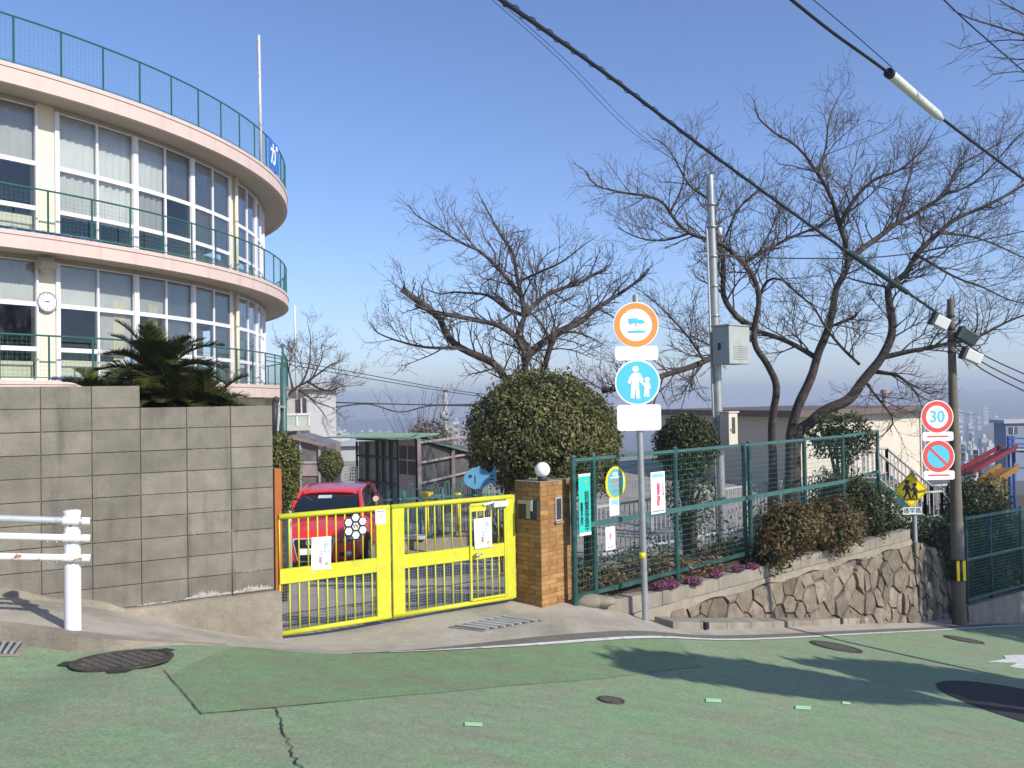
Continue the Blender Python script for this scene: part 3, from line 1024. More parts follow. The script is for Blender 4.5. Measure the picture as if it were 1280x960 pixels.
s_rect('steel_trim', .07, .33, zz(629), zz(624.5), .03, m_galv, box_)
s_rect('steel_trim', .14, .20, zz(647), zz(629), .025, m_galv, box_)
s_rect('intercom', .02, .10, zz(645), zz(624), .035, m_dark, pil)
s_rect('intercom_edge', .09, .12, zz(637), zz(624), .045, m_pale, pil)
lp = P(678, 590, 10.12)
lp = Vector((lp.x, lp.y, pz1 + .012))
lamp = thing('globe_lamp', 'white glass globe lamp on top of the brick pillar', 'lamp', lp)
mb = MB(); mb.cyl(lp, lp + Vector((0, 0, .05)), .06, 20, .05); mb.build('base', m_dark, lamp, True)
mb = MB(); mb.sphere(lp + Vector((0, 0, .125)), .088, nu=28, nv=18); mb.build('globe', m_signwhite, lamp, True)

# ================================================================== guard rail on the left
gp = ground(91, 786)
gt = P(93.5, 638, gp.y)
grl = thing('guard_rail', 'white tubular pavement guard rail with rusty pipes and thick end post', 'guard rail', gp)
mb = MB(); mb.tube([(gp.x, gp.y, gp.z - .05), (gp.x, gp.y, gt.z - .03)], .060, 28); post = mb.build('post', m_guard, grl, True); sharp(post)
mb = MB(); mb.tube([(gp.x, gp.y, gt.z - .032), (gp.x, gp.y, gt.z - .006), (gp.x, gp.y, gt.z + .004)], [.063, .063, .045], 28); sharp(mb.build('cap', m_guard, post, True))
ldir = Vector((-0.93, -0.36, 0.10)).normalized()
g2 = Vector((gp.x, gp.y, 0)) + Vector((ldir.x, ldir.y, 0)) * 2.2
mb = MB(); zg = H(g2.x, g2.y); mb.tube([(g2.x, g2.y, zg - .05), (g2.x, g2.y, zg + .86)], .060, 28); sharp(mb.build('post', m_guard, grl, True))
fwd = Vector((ldir.y, -ldir.x, 0)).normalized()
if fwd.y > 0: fwd = -fwd
for k, (py, m, r) in enumerate(((651, m_galvrust, .026), (672.5, m_guard, .026), (697.5, m_rusty, .027))):
    z = P(93, py, gp.y - .07).z
    e = Vector((gp.x, gp.y, z)) + fwd * .066
    r_end = e - ldir * 0.125
    mb = MB(); mb.tube([r_end, e, e + ldir * 2.5], r, 16); rl = mb.build('rail', m, grl, True); sharp(rl)
    mb = MB(); mb.tube([r_end - ldir * .004, r_end + ldir * .05], r + .004, 16); sharp(mb.build('end_cap', m_guard, rl, True))
    mb = MB(); mb.tube([e + ldir * .055, e - ldir * .055], r + .006, 16); sharp(mb.build('clamp', m_rusty if k == 2 else m_guard, rl, True))
    for a in (.0, .10, .16):
        mb = MB(); q = e + ldir * a; mb.sphere(q - Vector((0, 0, r + .008)), .011, nu=8, nv=6); mb.build('bolt', m_galv if k else m_rust, rl, True)

# ================================================================== stone retaining wall
def clip(poly, a, b, c):
    out = []
    for i in range(len(poly)):
        p, q = poly[i], poly[(i + 1) % len(poly)]
        dp, dq = a * p[0] + b * p[1] - c, a * q[0] + b * q[1] - c
        if dp <= 0: out.append(p)
        if dp * dq < 0:
            t = dp / (dp - dq); out.append((p[0] + (q[0] - p[0]) * t, p[1] + (q[1] - p[1]) * t))
    return out

def stone_wall(t, A, B, ztop_fn, batter, seed, m_s, smin=-9):
    rnd = random.Random(seed)
    d = (B - A); d.z = 0; L = d.length; d.normalize()
    n = Vector((d.y, -d.x, 0))
    pts = []
    s = -.3
    while s < L + .4:
        z = -3.4
        while z < -0.6:
            pts.append((s + rnd.uniform(-.12, .12), z + rnd.uniform(-.15, .15) + (.2 if int(s / .29) % 2 else 0)))
            z += rnd.choice((.24, .31, .42))
        s += .29
    def at(a, z, o):
        return Vector((A.x, A.y, 0)) + d * a + Vector((0, 0, z)) + n * (o + batter * (-1.0 - z))
    for i, c in enumerate(pts):
        foot = H(*(A + d * min(L, max(0, c[0]))).xy) - .12
        tp = ztop_fn(min(L, max(0, c[0])))
        if tp - foot < .15: continue
        poly = [(0, foot), (L, foot), (L, tp), (0, tp)]
        for j, q in enumerate(pts):
            if j == i or abs(q[0] - c[0]) > 1.3 or abs(q[1] - c[1]) > 1.5: continue
            a, b = q[0] - c[0], q[1] - c[1]
            poly = clip(poly, a, b, (q[0] ** 2 + q[1] ** 2 - c[0] ** 2 - c[1] ** 2) / 2)
            if len(poly) < 3: break
        if len(poly) < 3: continue
        ar = abs(sum(poly[k][0] * poly[(k + 1) % len(poly)][1] - poly[(k + 1) % len(poly)][0] * poly[k][1] for k in range(len(poly)))) / 2
        if ar < .012: continue
        cx = sum(p[0] for p in poly) / len(poly); cy = sum(p[1] for p in poly) / len(poly)
        # add mid points so the outline is less straight
        pp = []
        for k in range(len(poly)):
            p, q = poly[k], poly[(k + 1) % len(poly)]
            pp.append(p); pp.append(((p[0] + q[0]) / 2 + rnd.uniform(-.012, .012), (p[1] + q[1]) / 2 + rnd.uniform(-.012, .012)))
        size = math.sqrt(ar)
        g = .017 / size
        h = rnd.uniform(.02, .075)
        tx, tz = rnd.uniform(-.12, .12), rnd.uniform(-.10, .10)
        if c[0] < smin: continue
        rows = []
        for sc, o in ((1 - g, -.07), (1 - g * 1.5, h * .35), (.88, h * .9), (.45, h * 1.0)):
            row = []
            for (a, z) in pp:
                jj = rnd.uniform(-.012, .012) if o > 0 else 0
                a2, z2 = cx + (a - cx) * sc, cy + (z - cy) * sc
                row.append(at(a2, z2, o + jj + ((a2 - cx) * tx + (z2 - cy) * tz if o > 0 else 0)))
            rows.append(row)
        mb = MB(); mb.grid(rows, closed=True)
        mb.add([at(cx, cy, h * 1.03)] + rows[-1], [(0, 1 + k, 1 + (k + 1) % len(pp)) for k in range(len(pp))])
        o = mb.build('stone', m_s, t)
        o.data.polygons.foreach_set('use_smooth', [True] * len(o.data.polygons)); sharp(o, 27)
    # bed behind
    mb = MB()
    N = 20
    rb, rt, rk = [], [], []
    for k in range(N + 1):
        a = L * k / N
        rb.append(at(a, H(*(A + d * a).xy) - .25, -.03)); rt.append(at(a, ztop_fn(a), -.03)); rk.append(at(a, ztop_fn(a), -.30))
    mb.grid([rb, rt, rk]); mb.build('joint_bed', m_stonem, t)
    return d, n, L

SW1 = Vector((7.05, 15.75, 0))
sw = thing('stone_retaining_wall', 'tan rubble stone retaining wall under the green fence', 'wall', (SWA.x, SWA.y, -1.3))
ctop = -0.955
d_, n_, L_ = stone_wall(sw, SWA, SW1, lambda a: ctop - 0.10 - 0.0 * a, 0.10, 3, m_stone, 1.5)
# coping blocks along the top
k = 0
a = 0.0
while a < L_ - .05:
    ln = min(random.choice((.9, 1.2, 1.2)), L_ - a)
    p, q = SWA + d_ * a, SWA + d_ * (a + ln - .008)
    mb = MB()
    zt_ = [(-.74 if x < .7 else -.80) for x in (a, a + ln)]
    mb.hexa([Vector((*(p + n_ * .01).xy, ctop - .02)), Vector((*(q + n_ * .01).xy, ctop - .02)), Vector((*(q - n_ * .17).xy, ctop - .02)), Vector((*(p - n_ * .17).xy, ctop - .02)),
             Vector((*(p + n_ * .01).xy, zt_[0])), Vector((*(q + n_ * .01).xy, zt_[1])), Vector((*(q - n_ * .17).xy, zt_[1])), Vector((*(p - n_ * .17).xy, zt_[0]))])
    mb.build('coping_block', m_concl, sw, bevel=.006)
    a += ln
# rendered concrete face: whole height at the low left end, a band under the coping further on
rows = [[], [], [], []]
for k in range(61):
    a = L_ * k / 60
    p = SWA + d_ * a
    foot = H(p.x, p.y) - .1
    zlow = foot if a < 1.6 else ctop - .11 - .03 * math.sin(a * 5)
    fade = 1 if a < 1.4 else max(0, 1 - (a - 1.4) / .5)
    for r, f in enumerate((0, .35, .75, 1)):
        z = zlow + (ctop - .015 - zlow) * f
        o_ = .03 + .10 * (-1.0 - z) + .035 * mnoise.noise(Vector((a * 2.2, z * 3, 1))) * fade
        q = p + n_ * o_
        rows[r].append(Vector((q.x, q.y, z)))
mb = MB(); mb.grid(rows); mb.build('rendered_face', m_conc, sw, True)
# shaded return of the wall along the stairs
sw2 = thing('stone_side_wall', 'rubble stone wall beside the stairs, behind the utility pole', 'wall', (SW1.x, SW1.y, -2.2))
SW2 = Vector((10.2, 19.6, 0))
stone_wall(sw2, SW1 + Vector((.02, .03, 0)), SW2, lambda a: ctop - .05 - .25 * a, 0.08, 11, m_stone)
# kerb stones at the foot
kb_pts = [ground(px, py) for px, py in ((842, 786), (900, 787), (1000, 783), (1100, 778), (1190, 773))]
kerb = structure(bpy.data.objects.new('kerb_line', None)); COL.objects.link(kerb)
ORG[kerb.name] = Vector((0, 0, 0))
xs_ = [p.x for p in kb_pts]; ys_ = [p.y for p in kb_pts]
x = xs_[0]
while x < 12:
    x2 = x + .42
    ya, yb = [float(np.interp(v, xs_ + [13], ys_ + [ys_[-1] + (13 - xs_[-1]) * .95])) for v in (x, x2 - .008)]
    p, q = Vector((x, ya, H(x, ya))), Vector((x2 - .008, yb, H(x2, yb)))
    dd = (q - p).normalized(); nn = Vector((-dd.y, dd.x, 0)) * .28
    up = Vector((0, 0, .085))
    mb = MB(); mb.hexa([p - up, q - up, q + nn - up, p + nn - up, p + up, q + up, q + nn + up * 1.25, p + nn + up * 1.25])
    mb.build('kerb_stone', m_concl if random.random() < .7 else m_conc, kerb, bevel=.01)
    x = x2
for px, py in ((880, 787), (1049, 780), (1252, 772)):
    p = ground(px, py)
    mb = MB(); mb.box(p + Vector((0, .02, .045)), .07, .12, .08, Vector((.72, .69, 0)))
    mb.build('drain_slot', m_black, kerb)

# ================================================================== green mesh fence on the wall
FA, FB = Vector((0.945, 10.42, 0)), Vector((5.67, 15.1, 0))
fd = (FB - FA).normalized()
ffr = Fr((FA.x, FA.y, 0), fd)
def f_a(px, py=640):
    p = hitv(px, py, FA, FB)
    return (p - ffr.O).dot(fd), p.z
FT, FBZ = 0.935, -0.70
FM = f_a(845, 637)[1]
fence = thing('mesh_fence', 'green steel mesh fence with posters standing on the stone wall', 'fence', ffr(0, FBZ))
pa = [f_a(px)[0] for px in (717, 742.5, 845, 938, 1007, 1055)]
for k, a in enumerate(pa):
    zb = -0.86 if k < 1 else -0.80
    mb = MB(); mb.tube([ffr(a, zb), ffr(a, FT + .02)], .034, 14); po = sharp(mb.build('post', m_fence, fence, True))
    mb = MB(); mb.sphere(ffr(a, FT + .02), .036, rz=.018, nu=14, nv=6); mb.build('post_cap', m_fencetop, po, True)
mb = MB(); mb.tube([ffr(f_a(931)[0], -.8), ffr(f_a(931)[0], FT)], .030, 12); mb.build('post', m_fence, fence, True)
for a0, a1 in zip(pa, pa[1:]):
    mb = MB(); mb.bar(ffr(a0, FT - .02), ffr(a1, FT - .02), .045, .035); mb.build('top_rail', m_fencetop, fence)
    mb = MB(); mb.bar(ffr(a0, FM, .03), ffr(a1, FM, .03), .025, .062); mb.build('middle_rail', m_fencetop, fence)
    mb = MB(); mb.bar(ffr(a0, FBZ + .04), ffr(a1, FBZ + .04), .035, .04); mb.build('bottom_rail', m_fence, fence)
    mb = MB()
    z = FBZ + .07
    while z < FT - .03:
        mb.bar(ffr(a0, z, .012), ffr(a1, z, .012), .0034, .0034); z += .072
    a = a0 + .03
    while a < a1:
        mb.bar(ffr(a, FBZ + .05, .008), ffr(a, FT - .03, .008), .0020, .0020); a += .055
    stuff(mb.build('wire_mesh', m_fencetop, fence))

# return panel towards the stairs
e0, e1 = ffr(pa[-1], 0), P(1098, 600, 16.9)
for z, m in ((FT - .02, m_fencetop), (FM, m_fencetop)):
    mb = MB(); mb.bar(Vector((e0.x, e0.y, z)), Vector((e1.x, e1.y, z)), .04, .045); mb.build('side_rail', m, fence)
mb = MB(); mb.tube([Vector((e1.x, e1.y, -.9)), Vector((e1.x, e1.y, FT))], .032, 12); mb.build('post', m_fence, fence, True)
mb = MB()
for k in range(22):
    z = FBZ + .07 + .072 * k
    mb.bar(Vector((e0.x, e0.y, z)), Vector((e1.x, e1.y, z)), .0034, .0034)
stuff(mb.build('wire_mesh', m_fencetop, fence))
def poster(name, px0, py0, px1, py1, off, label, cat, shear=0.0):
    a0, z1 = f_a(px0, py0); a1, z0 = f_a(px1, py1)
    fr = Fr(ffr((a0 + a1) / 2, (z0 + z1) / 2, off), fd, Vector((0, 0, 1)))
    t = thing(name, label, cat, fr(0, 0), 'signs tied to the fence')
    return fr, a1 - a0, z1 - z0, t
# teal banner with vertical lettering
fr, w, h, t = poster('fence_banner', 718.5, 594, 734.5, 666, .05, 'narrow teal banner with black vertical lettering next to the brick pillar', 'banner')
mb = MB(); fr.rect(mb, -w / 2, w / 2, -h / 2, h / 2, 0, .004); mb.build('cloth', m_teal, t)
mb = MB(); fr.rect(mb, -w / 2, w / 2, h / 2 - .018, h / 2 + .012, .002, .007); fr.rect(mb, -w / 2, w / 2, -h / 2 - .012, -h / 2 + .02, .002, .007); mb.build('white_hem', m_paper, t)
text('banner_lettering', '\n'.join('特別警戒実施中'), fr, .17 * w, -.13 * h, .005, .135 * h, m_black, t, sx=w / (h * .21) * .62, line=.70, bold=.0012)
text('banner_small_lettering', '\n'.join('警察官立寄所'), fr, -.27 * w, -.16 * h, .005, .085 * h, m_black, t, sx=w / (h * .21) * .62, line=.72, bold=.0008)
mb = MB(); fr.disc(mb, .1 * w, .38 * h, .1 * w, .004, .006, 16); mb.build('crest', m_inkgreen, t)
# oval sign
fr, w, h, t = poster('oval_sign', 752, 584, 777.5, 622, .05, 'oval teal safety sign with yellow rim on the fence', 'sign')
mb = MB(); fr.disc(mb, 0, 0, w / 2, 0, .006, 48, h / 2); mb.build('rim', m_signyellow, t)
mb = MB(); fr.disc(mb, 0, 0, w / 2 * .83, .006, .008, 48, h / 2 * .87); mb.build('face', mat('oval_teal', (0.12, 0.42, 0.42), .4, var=.05), t)
text('white_lettering', '防犯', fr, -.02 * w, .26 * h, .0085, .12 * h, m_paper, t, bold=.001)
mb = MB(); fr.rect(mb, -.26 * w, .24 * w, .155 * h, .185 * h, .008, .009); mb.build('white_bar', m_paper, t)
text('red_lettering', 'みまもり', fr, 0, .055 * h, .0085, .15 * h, m_inkred, t, bold=.001, sx=.72)
text('red_small_lettering', 'パトロール', fr, 0, -.09 * h, .0085, .09 * h, m_inkred, t, bold=.0006)
text('red_small_lettering', '実 施 中', fr, 0, -.24 * h, .0085, .09 * h, m_inkred, t, bold=.0006)
# posters
fr, w, h, t = poster('small_poster', 757.5, 622.5, 770.5, 643, .05, 'small blue and white poster below the oval sign', 'poster')
mb = MB(); fr.rect(mb, -w / 2, w / 2, -h / 2, h / 2, 0, .003); mb.build('sheet', m_paper, t)
mb = MB(); fr.poly(mb, [(-.35 * w, .38 * h), (.4 * w, .38 * h), (.35 * w, .0 * h), (.1 * w, .12 * h), (-.3 * w, .1 * h)], .003, .004); mb.build('blue_picture', m_paleblue, t)
fr, w, h, t = poster('tall_poster', 809, 590.5, 827.5, 640, .05, 'tall white poster with pink lettering on the fence behind the sign pole', 'poster')
mb = MB(); fr.rect(mb, -w / 2, w / 2, -h / 2, h / 2, 0, .003); mb.build('sheet', m_paper, t)
mb = MB(); fr.rect(mb, -.42 * w, .42 * w, .36 * h, .46 * h, .003, .004); mb.build('blue_band', m_paleblue, t)
text('pink_lettering', '\n'.join('無事故運動'), fr, .02 * w, -.06 * h, .004, .15 * h, m_inkred, t, line=.72, bold=.002)
text('black_lettering', '\n'.join('年末の交通'), fr, .36 * w, .06 * h, .004, .075 * h, m_black, t, line=.8)
mb = MB(); fr.rect(mb, -.42 * w, .42 * w, -.46 * h, -.42 * h, .003, .004); mb.build('grey_line', m_inkgrey, t)
fr, w, h, t = poster('small_poster', 752.5, 659, 765, 685.5, .05, 'small white poster with a pink figure low on the fence', 'poster')
mb = MB(); fr.rect(mb, -w / 2, w / 2, -h / 2, h / 2, 0, .003); mb.build('sheet', m_paper, t)
mb = MB(); fr.disc(mb, 0, .12 * h, .18 * w, .003, .004, 16); fr.disc(mb, -.02 * w, -.02 * h, .10 * w, .003, .0042, 12); mb.build('pink_picture', m_pinkprint, t)
mb = MB(); fr.rect(mb, -.3 * w, .3 * w, -.4 * h, -.36 * h, .003, .004); mb.build('grey_line', m_inkblue, t)

# planter soil, loose stones
mb = MB(); rows = []
for k in range(26):
    a = -0.25 + (pa[-1] + 1.0) * k / 25
    b0 = SWA + d_ * max(0, a) - n_ * .16
    rows.append([Vector((b0.x, b0.y, -.86)), Vector((b0.x, b0.y, -.815)) - n_ * .02, Vector((*(b0 - n_ * .5).xy, -.76 + .03 * math.sin(k * 1.7))), Vector((*(b0 - n_ * 1.1).xy, -.78 + .02 * math.sin(k * 2.9))), Vector((*(b0 - n_ * 1.35).xy, -1.1))])
mb.grid(rows); structure(mb.build('planter_soil', m_soil, smooth=True))
for (px, py, s, lab) in ((752, 748, .16, 'flat grey stone at the foot of the fence by the pillar'), (735, 747, .2, 'dark flat slab at the end of the planter')):
    p = P(px, py, 10.3)
    mb = MB(); mb.sphere((p.x, p.y, -.74), s * 1.1, s * .7, s * .42, 12, 8)
    mb.v = [(v[0] + .02 * mnoise.noise(Vector(v) * 9), v[1] + .02 * mnoise.noise(Vector(v) * 8 + Vector((3, 1, 2))), v[2] + .015 * mnoise.noise(Vector(v) * 11)) for v in mb.v]
    tag(mb.build('loose_stone', m_conc, smooth=True), lab, 'stone')

# ================================================================== road-sign pole in front
SD = 10.5
sp0 = P(807, 777, SD); sp0.z = H(sp0.x, sp0.y)
spt = P(794.5, 370, SD)
pole = thing('sign_pole', 'tall grey pole with truck ban and footpath signs by the fence', 'sign', sp0)
mb = MB(); mb.tube([sp0 - Vector((0, 0, .1)), spt], .038, 20); sharp(mb.build('post', m_galv, pole, True))
mb = MB(); mb.sphere(spt, .039, rz=.02, nu=16, nv=6); mb.build('cap', m_galv, pole, True)
yb = P(803.5, 694, SD)
mb = MB(); mb.tube([yb - Vector((0, 0, .035)), yb + Vector((0, 0, .035))], .042, 20); mb.build('yellow_band', m_signyellow, pole, True)
su = Vector((1, 0.05, 0))
def on_pole(py, px):
    p = P(px, py, SD - .06); return p
def bracket(m, p, parent):
    mb = MB(); mb.box(p + Vector((0, .035, 0)), .12, .02, .035); mb.build('bracket', m_galv, parent)
class Fs(Fr):
    K = .905
    def __call__(s, a, b, c=0.0):
        return s.O + s.u * a * s.K + s.v * b * s.K + s.n * c
# truck ban
c = on_pole(406, 795); fr = Fs(c, su)
mb = MB(); fr.disc(mb, 0, 0, .30, -.004, 0); s1 = mb.build('truck_ban_sign', m_signwhite, pole); bracket(m_galv, c, s1)
mb = MB(); fr.ring(mb, 0, 0, .215, .288, -.001, .003); mb.build('orange_ring', m_signorange, s1)
mb = MB(); fr.poly(mb, [(-.10, .02), (-.10, .085), (.03, .085), (.03, .065), (.085, .065), (.115, .04), (.115, .02), (.07, .02), (.06, .0), (.04, .02), (-.05, .02), (-.065, 0), (-.085, .02)], .0, .003); mb.build('truck_symbol', m_signblue, s1)
mb = MB(); fr.poly(mb, [(-.11, -.105), (.11, -.105), (.13, -.085), (.04, -.07), (-.11, -.08)], .0, .003); mb.build('road_symbol', m_signblue, s1)
mb = MB(); fr.poly(mb, [(-.02, .01), (0, .012), (.02, -.012), (.0, -.01)], 0, .003); fr.poly(mb, [(-.152, .175), (-.135, .188), (-.12, .165), (-.14, .15)], 0, .0035); mb.build('slash', m_signorange, s1)
def plate(py, h, w=.57, px=796):
    c = on_pole(py, px); f = Fs(c, su)
    mb = MB(); f.poly(mb, rrect(w, h, .04), -.004, 0); o = mb.build('plate', m_signwhite, pole); bracket(m_galv, c, o); return f, o
plate(441.5, .185)
c = on_pole(478, 797); fr = Fs(c, su)
mb = MB(); fr.disc(mb, 0, 0, .30, -.004, 0); s2 = mb.build('footpath_sign', m_signwhite, pole); bracket(m_galv, c, s2)
mb = MB(); fr.disc(mb, 0, 0, .278, 0, .003); mb.build('blue_face', m_signblue, s2)
mb = MB()
fr.disc(mb, -.025, .175, .042, .003, .006, 20)
fr.poly(mb, [(-.065, .125), (.03, .125), (.075, .04), (.06, .0), (.045, -.02), (.02, .03), (.015, -.06), (.03, -.21), (-.02, -.215), (-.03, -.08), (-.05, -.21), (-.10, -.205), (-.085, -.04), (-.075, .04), (-.10, -.02), (-.135, -.005), (-.105, .07)], .003, .006)
fr.disc(mb, .125, .035, .034, .003, .006, 18)
fr.poly(mb, [(.095, -.005), (.155, -.005), (.175, -.08), (.155, -.09), (.15, -.07), (.15, -.19), (.118, -.195), (.12, -.12), (.105, -.19), (.075, -.185), (.09, -.07), (.07, -.03), (.055, -.03), (.06, .01)], .003, .006)
mb.build('walkers_symbol', m_signwhite, s2)
plate(522, .34, .58, 799)

# ================================================================== utility pole right with speed and parking signs
up0 = P(1199.5, 783, 16.1); up0.z = H(up0.x, up0.y)
upt = P(1188, 374, 16.1)
upo = thing('utility_pole', 'concrete utility pole with speed limit and no parking signs', 'utility pole', up0)
m_pole = mat('weathered_pole_concrete', (0.145, 0.125, 0.095), .85, var=.12, scale=6, stain=(.09, .08, .062), stain_scale=(6, 6, .5), stain_lo=.5, stain_hi=.8)
mb = MB(); mb.tube([up0 - Vector((0, 0, .2)), up0.lerp(upt, .5), upt], [.125, .092, .055], 24); sharp(mb.build('shaft', m_pole, upo, True))
def pole_at(py, px=1190):
    f = (P(px, py, 16.1).z - up0.z) / (upt.z - up0.z)
    return up0.lerp(upt, f), .125 + (.055 - .125) * f
q, r = pole_at(712)
mb = MB(); mb.tube([q - Vector((0, 0, .19)), q + Vector((0, 0, .19))], r + .012, 24); bd = mb.build('marker_band', m_black, upo, True)
mb = MB()
fr = Fr(q + Vector((-.02, -r - .016, 0)), (1, .15, 0))
for a in (-.045, .075):
    fr.rect(mb, a - .028, a + .028, -.18, .18, 0, .004)
mb.build('yellow_stripe', m_signyellow, bd)
mb = MB(); q, r = pole_at(690); mb.tube([q - Vector((0, 0, .55)), q + Vector((0, 0, .55))], r + .004, 24, False); mb.build('grey_sleeve', mat('dull_pole_sleeve', (.15, .145, .13), .8, var=.1, scale=6), upo, True)
usu = Vector((1, .04, 0))
def usign(px, py, off=.2):
    return Fr(P(px, py, 16.1 - off), usu)
def arm(fr, parent):
    mb = MB(); mb.bar(fr(-.1, 0, -.02), fr(.32, 0, -.10), .03, .03); mb.build('bracket', m_galv, parent)
fr = usign(1171.5, 521)
mb = MB(); fr.disc(mb, 0, 0, .30, -.004, 0); s = mb.build('speed_limit_sign', m_signwhite, upo); arm(fr, s)
mb = MB(); fr.ring(mb, 0, 0, .205, .283, -.001, .003); mb.build('red_ring', m_signred, s)
text('speed_digits', '30', fr, 0, -.005, .003, .30, m_signblue, s, sx=.95, bold=.004)
def uplate(px, py):
    f = usign(px, py)
    mb = MB(); f.poly(mb, rrect(.57, .165, .035), -.004, 0); o = mb.build('plate', m_signwhite, upo); arm(f, o)
    mb = MB(); f.rect(mb, -.20, .19, -.013, .013, 0, .003); mb.build('red_line', m_signred, o)
uplate(1172.5, 545.5)
fr = usign(1173, 570.5)
mb = MB(); fr.disc(mb, 0, 0, .30, -.004, 0); s = mb.build('no_parking_sign', m_signwhite, upo); arm(fr, s)
mb = MB(); fr.ring(mb, 0, 0, .205, .283, -.001, .003); mb.build('red_ring', m_signred, s)
mb = MB(); fr.disc(mb, 0, 0, .207, -.001, .002); mb.build('blue_face', m_signblue, s)
mb = MB(); fr.poly(mb, [(-.165, .135), (-.135, .165), (.165, -.135), (.135, -.165)], .002, .005); mb.build('slash', m_signred, s)
uplate(1174, 594)
# boxes hung on the cables at the pole head
def ubox(px0, py0, px1, py1, d, th, m, mend, name):
    a, b = P(px0, py0, d), P(px1, py1, d)
    ax = (b - a).normalized()
    mb = MB(); mb.bar(a, b, .16, th); o = mb.build(name, m, upo, bevel=.01)
    mb = MB(); mb.bar(a - ax * .02, a + ax * .035, .175, th * 1.07); mb.build('end_plate', mend, o)
ubox(1166, 398, 1184, 407, 15.8, .20, m_pale, m_dark, 'terminal_box')
ubox(1204, 441, 1225, 450, 15.9, .19, m_pale, m_dark, 'terminal_box')
ubox(1199, 415, 1219, 427, 16.0, .22, m_sleeve, m_dark, 'splice_case')
for py in (395, 411, 426, 440):
    q, r = pole_at(py); mb = MB(); mb.tube([q - Vector((0, 0, .025)), q + Vector((0, 0, .025))], r + .01, 18); mb.build('strap', m_dark, upo, True)

# ================================================================== school-zone diamond sign
dz0 = P(1147, 772, 16.4); dz0.z = H(dz0.x, dz0.y) 
dzt = P(1141, 588, 16.4)
sz = thing('school_zone_sign', 'yellow diamond school crossing sign on a slim grey post', 'sign', dz0)
mb = MB(); mb.tube([dz0 - Vector((0, 0, .1)), dzt], .042, 16); sharp(mb.build('post', m_galvd, sz, True))
fr = Fr(P(1139, 612.5, 16.33), (1, .02, 0))
e = .325
mb = MB(); fr.poly(mb, [(-e, 0), (0, -e), (e, 0), (0, e)], -.004, 0); s = mb.build('diamond', m_signyellow, sz)
mb = MB()
for k in range(4):
    p = [(-e, 0), (0, -e), (e, 0), (0, e)]
    a, b = p[k], p[(k + 1) % 4]
    i0, i1 = .925, .885
    fr.poly(mb, [(a[0] * i0, a[1] * i0), (b[0] * i0, b[1] * i0), (b[0] * i1, b[1] * i1), (a[0] * i1, a[1] * i1)], 0, .002)
mb.build('black_border', m_black, s)
mb = MB()
for ox, k in ((-.075, 1.0), (.065, .82)):
    g = lambda pts: [(ox + x * k, -.16 + (y + .16) * k) for x, y in pts]
    fr.disc(mb, ox, -.16 + .305 * k, .042 * k, 0, .002, 16)
    fr.poly(mb, g([(-.055, .18), (.055, .18), (.07, .165), (.05, .162), (-.06, .162)]), .0005, .0025)
    fr.poly(mb, g([(-.05, .10), (.03, .10), (.085, .0), (.07, -.015), (.035, .02), (.045, -.05), (.07, -.16), (.04, -.165), (.01, -.06), (-.06, -.165), (-.085, -.15), (-.03, -.05), (-.045, .02), (-.075, -.01), (-.09, .0)]), 0, .002)
fr.rect(mb, -.17, .17, -.178, -.165, 0, .002)
mb.build('children_symbol', m_black, s)
fr = Fr(P(1140.5, 638.5, 16.33), (1, .02, 0))
mb = MB(); fr.poly(mb, rrect(.36, .135, .012), -.004, 0); s = mb.build('plate', mat('pale_plate', (.62, .70, .70), .4, var=.03), sz)
text('plate_lettering', '通学路', fr, 0, -.003, .001, .105, m_black, s, spacing=1.15, bold=.001)

# ================================================================== steel pole with electric cabinet
ep0 = P(903.5, 684, 15.5); ept = P(887.5, 219, 15.5)
elp = thing('service_pole', 'grey steel service pole carrying a grey electric cabinet behind the fence', 'pole', ep0)
mb = MB(); mb.tube([ep0 - Vector((0, 0, .3)), ep0.lerp(ept, .55), ept], [.085, .080, .062], 20); sharp(mb.build('shaft', m_galv, elp, True))
mb = MB(); off = Vector((-.10, -.05, 0)); mb.tube([ep0 + off, ep0.lerp(ept, .85) + off], .020, 10); mb.build('conduit', m_galvd, elp, True)
for f in (.62, .70, .78, .86, .92):
    q = ep0.lerp(ept, f); mb = MB(); mb.tube([q - Vector((0, 0, .02)), q + Vector((0, 0, .02))], .090, 16); mb.build('strap', m_galv, elp, True)
q = ep0.lerp(ept, .845)
mb = MB(); mb.tube([q, q + Vector((.13, -.05, .0))], .012, 8); mb.tube([q + Vector((.13, -.05, -.06)), q + Vector((.13, -.05, .07))], .035, 10); mb.build('insulator', m_pale, elp, True)
def cab(px0, py0, px1, py1, d, depth, rot, name, m, parent):
    c = P((px0 + px1) / 2, (py0 + py1) / 2, d); h = (P(px0, py0, d).z - P(px0, py1, d).z)
    return c, h
cu = Vector((math.cos(rad(38)), math.sin(rad(38)), 0))
c = P(914, 432, 15.25); hh = .655
mb = MB(); mb.box(c, .56, .36, hh, cu); cb = mb.build('cabinet', m_galvd, elp, bevel=.012)
mb = MB(); mb.box(c + Vector((0, 0, hh / 2 + .012)), .60, .40, .022, cu); mb.build('lid', m_galvd, cb)
cn = Vector((cu.y, -cu.x, 0))
for k in range(8):
    mb = MB(); mb.box(c + cn * .183 + Vector((0, 0, -.02 - .032 * k)) + cu * .03, .40, .012, .010, cu); mb.build('louvre', m_galvd, cb)
mb = MB(); mb.box(c - cu * .287 + Vector((0, 0, -.02)) - cn * .03, .02, .05, .12, cu); mb.build('latch', m_dark, cb)
c = P(911, 536, 15.25)
mb = MB(); mb.box(c, .24, .20, .56, cu); mbx = mb.build('meter_box', m_cream2, elp, bevel=.01)
mb = MB(); mb.box(c + Vector((0, 0, .29)), .28, .24, .025, cu); mb.build('lid', m_cream2, mbx)
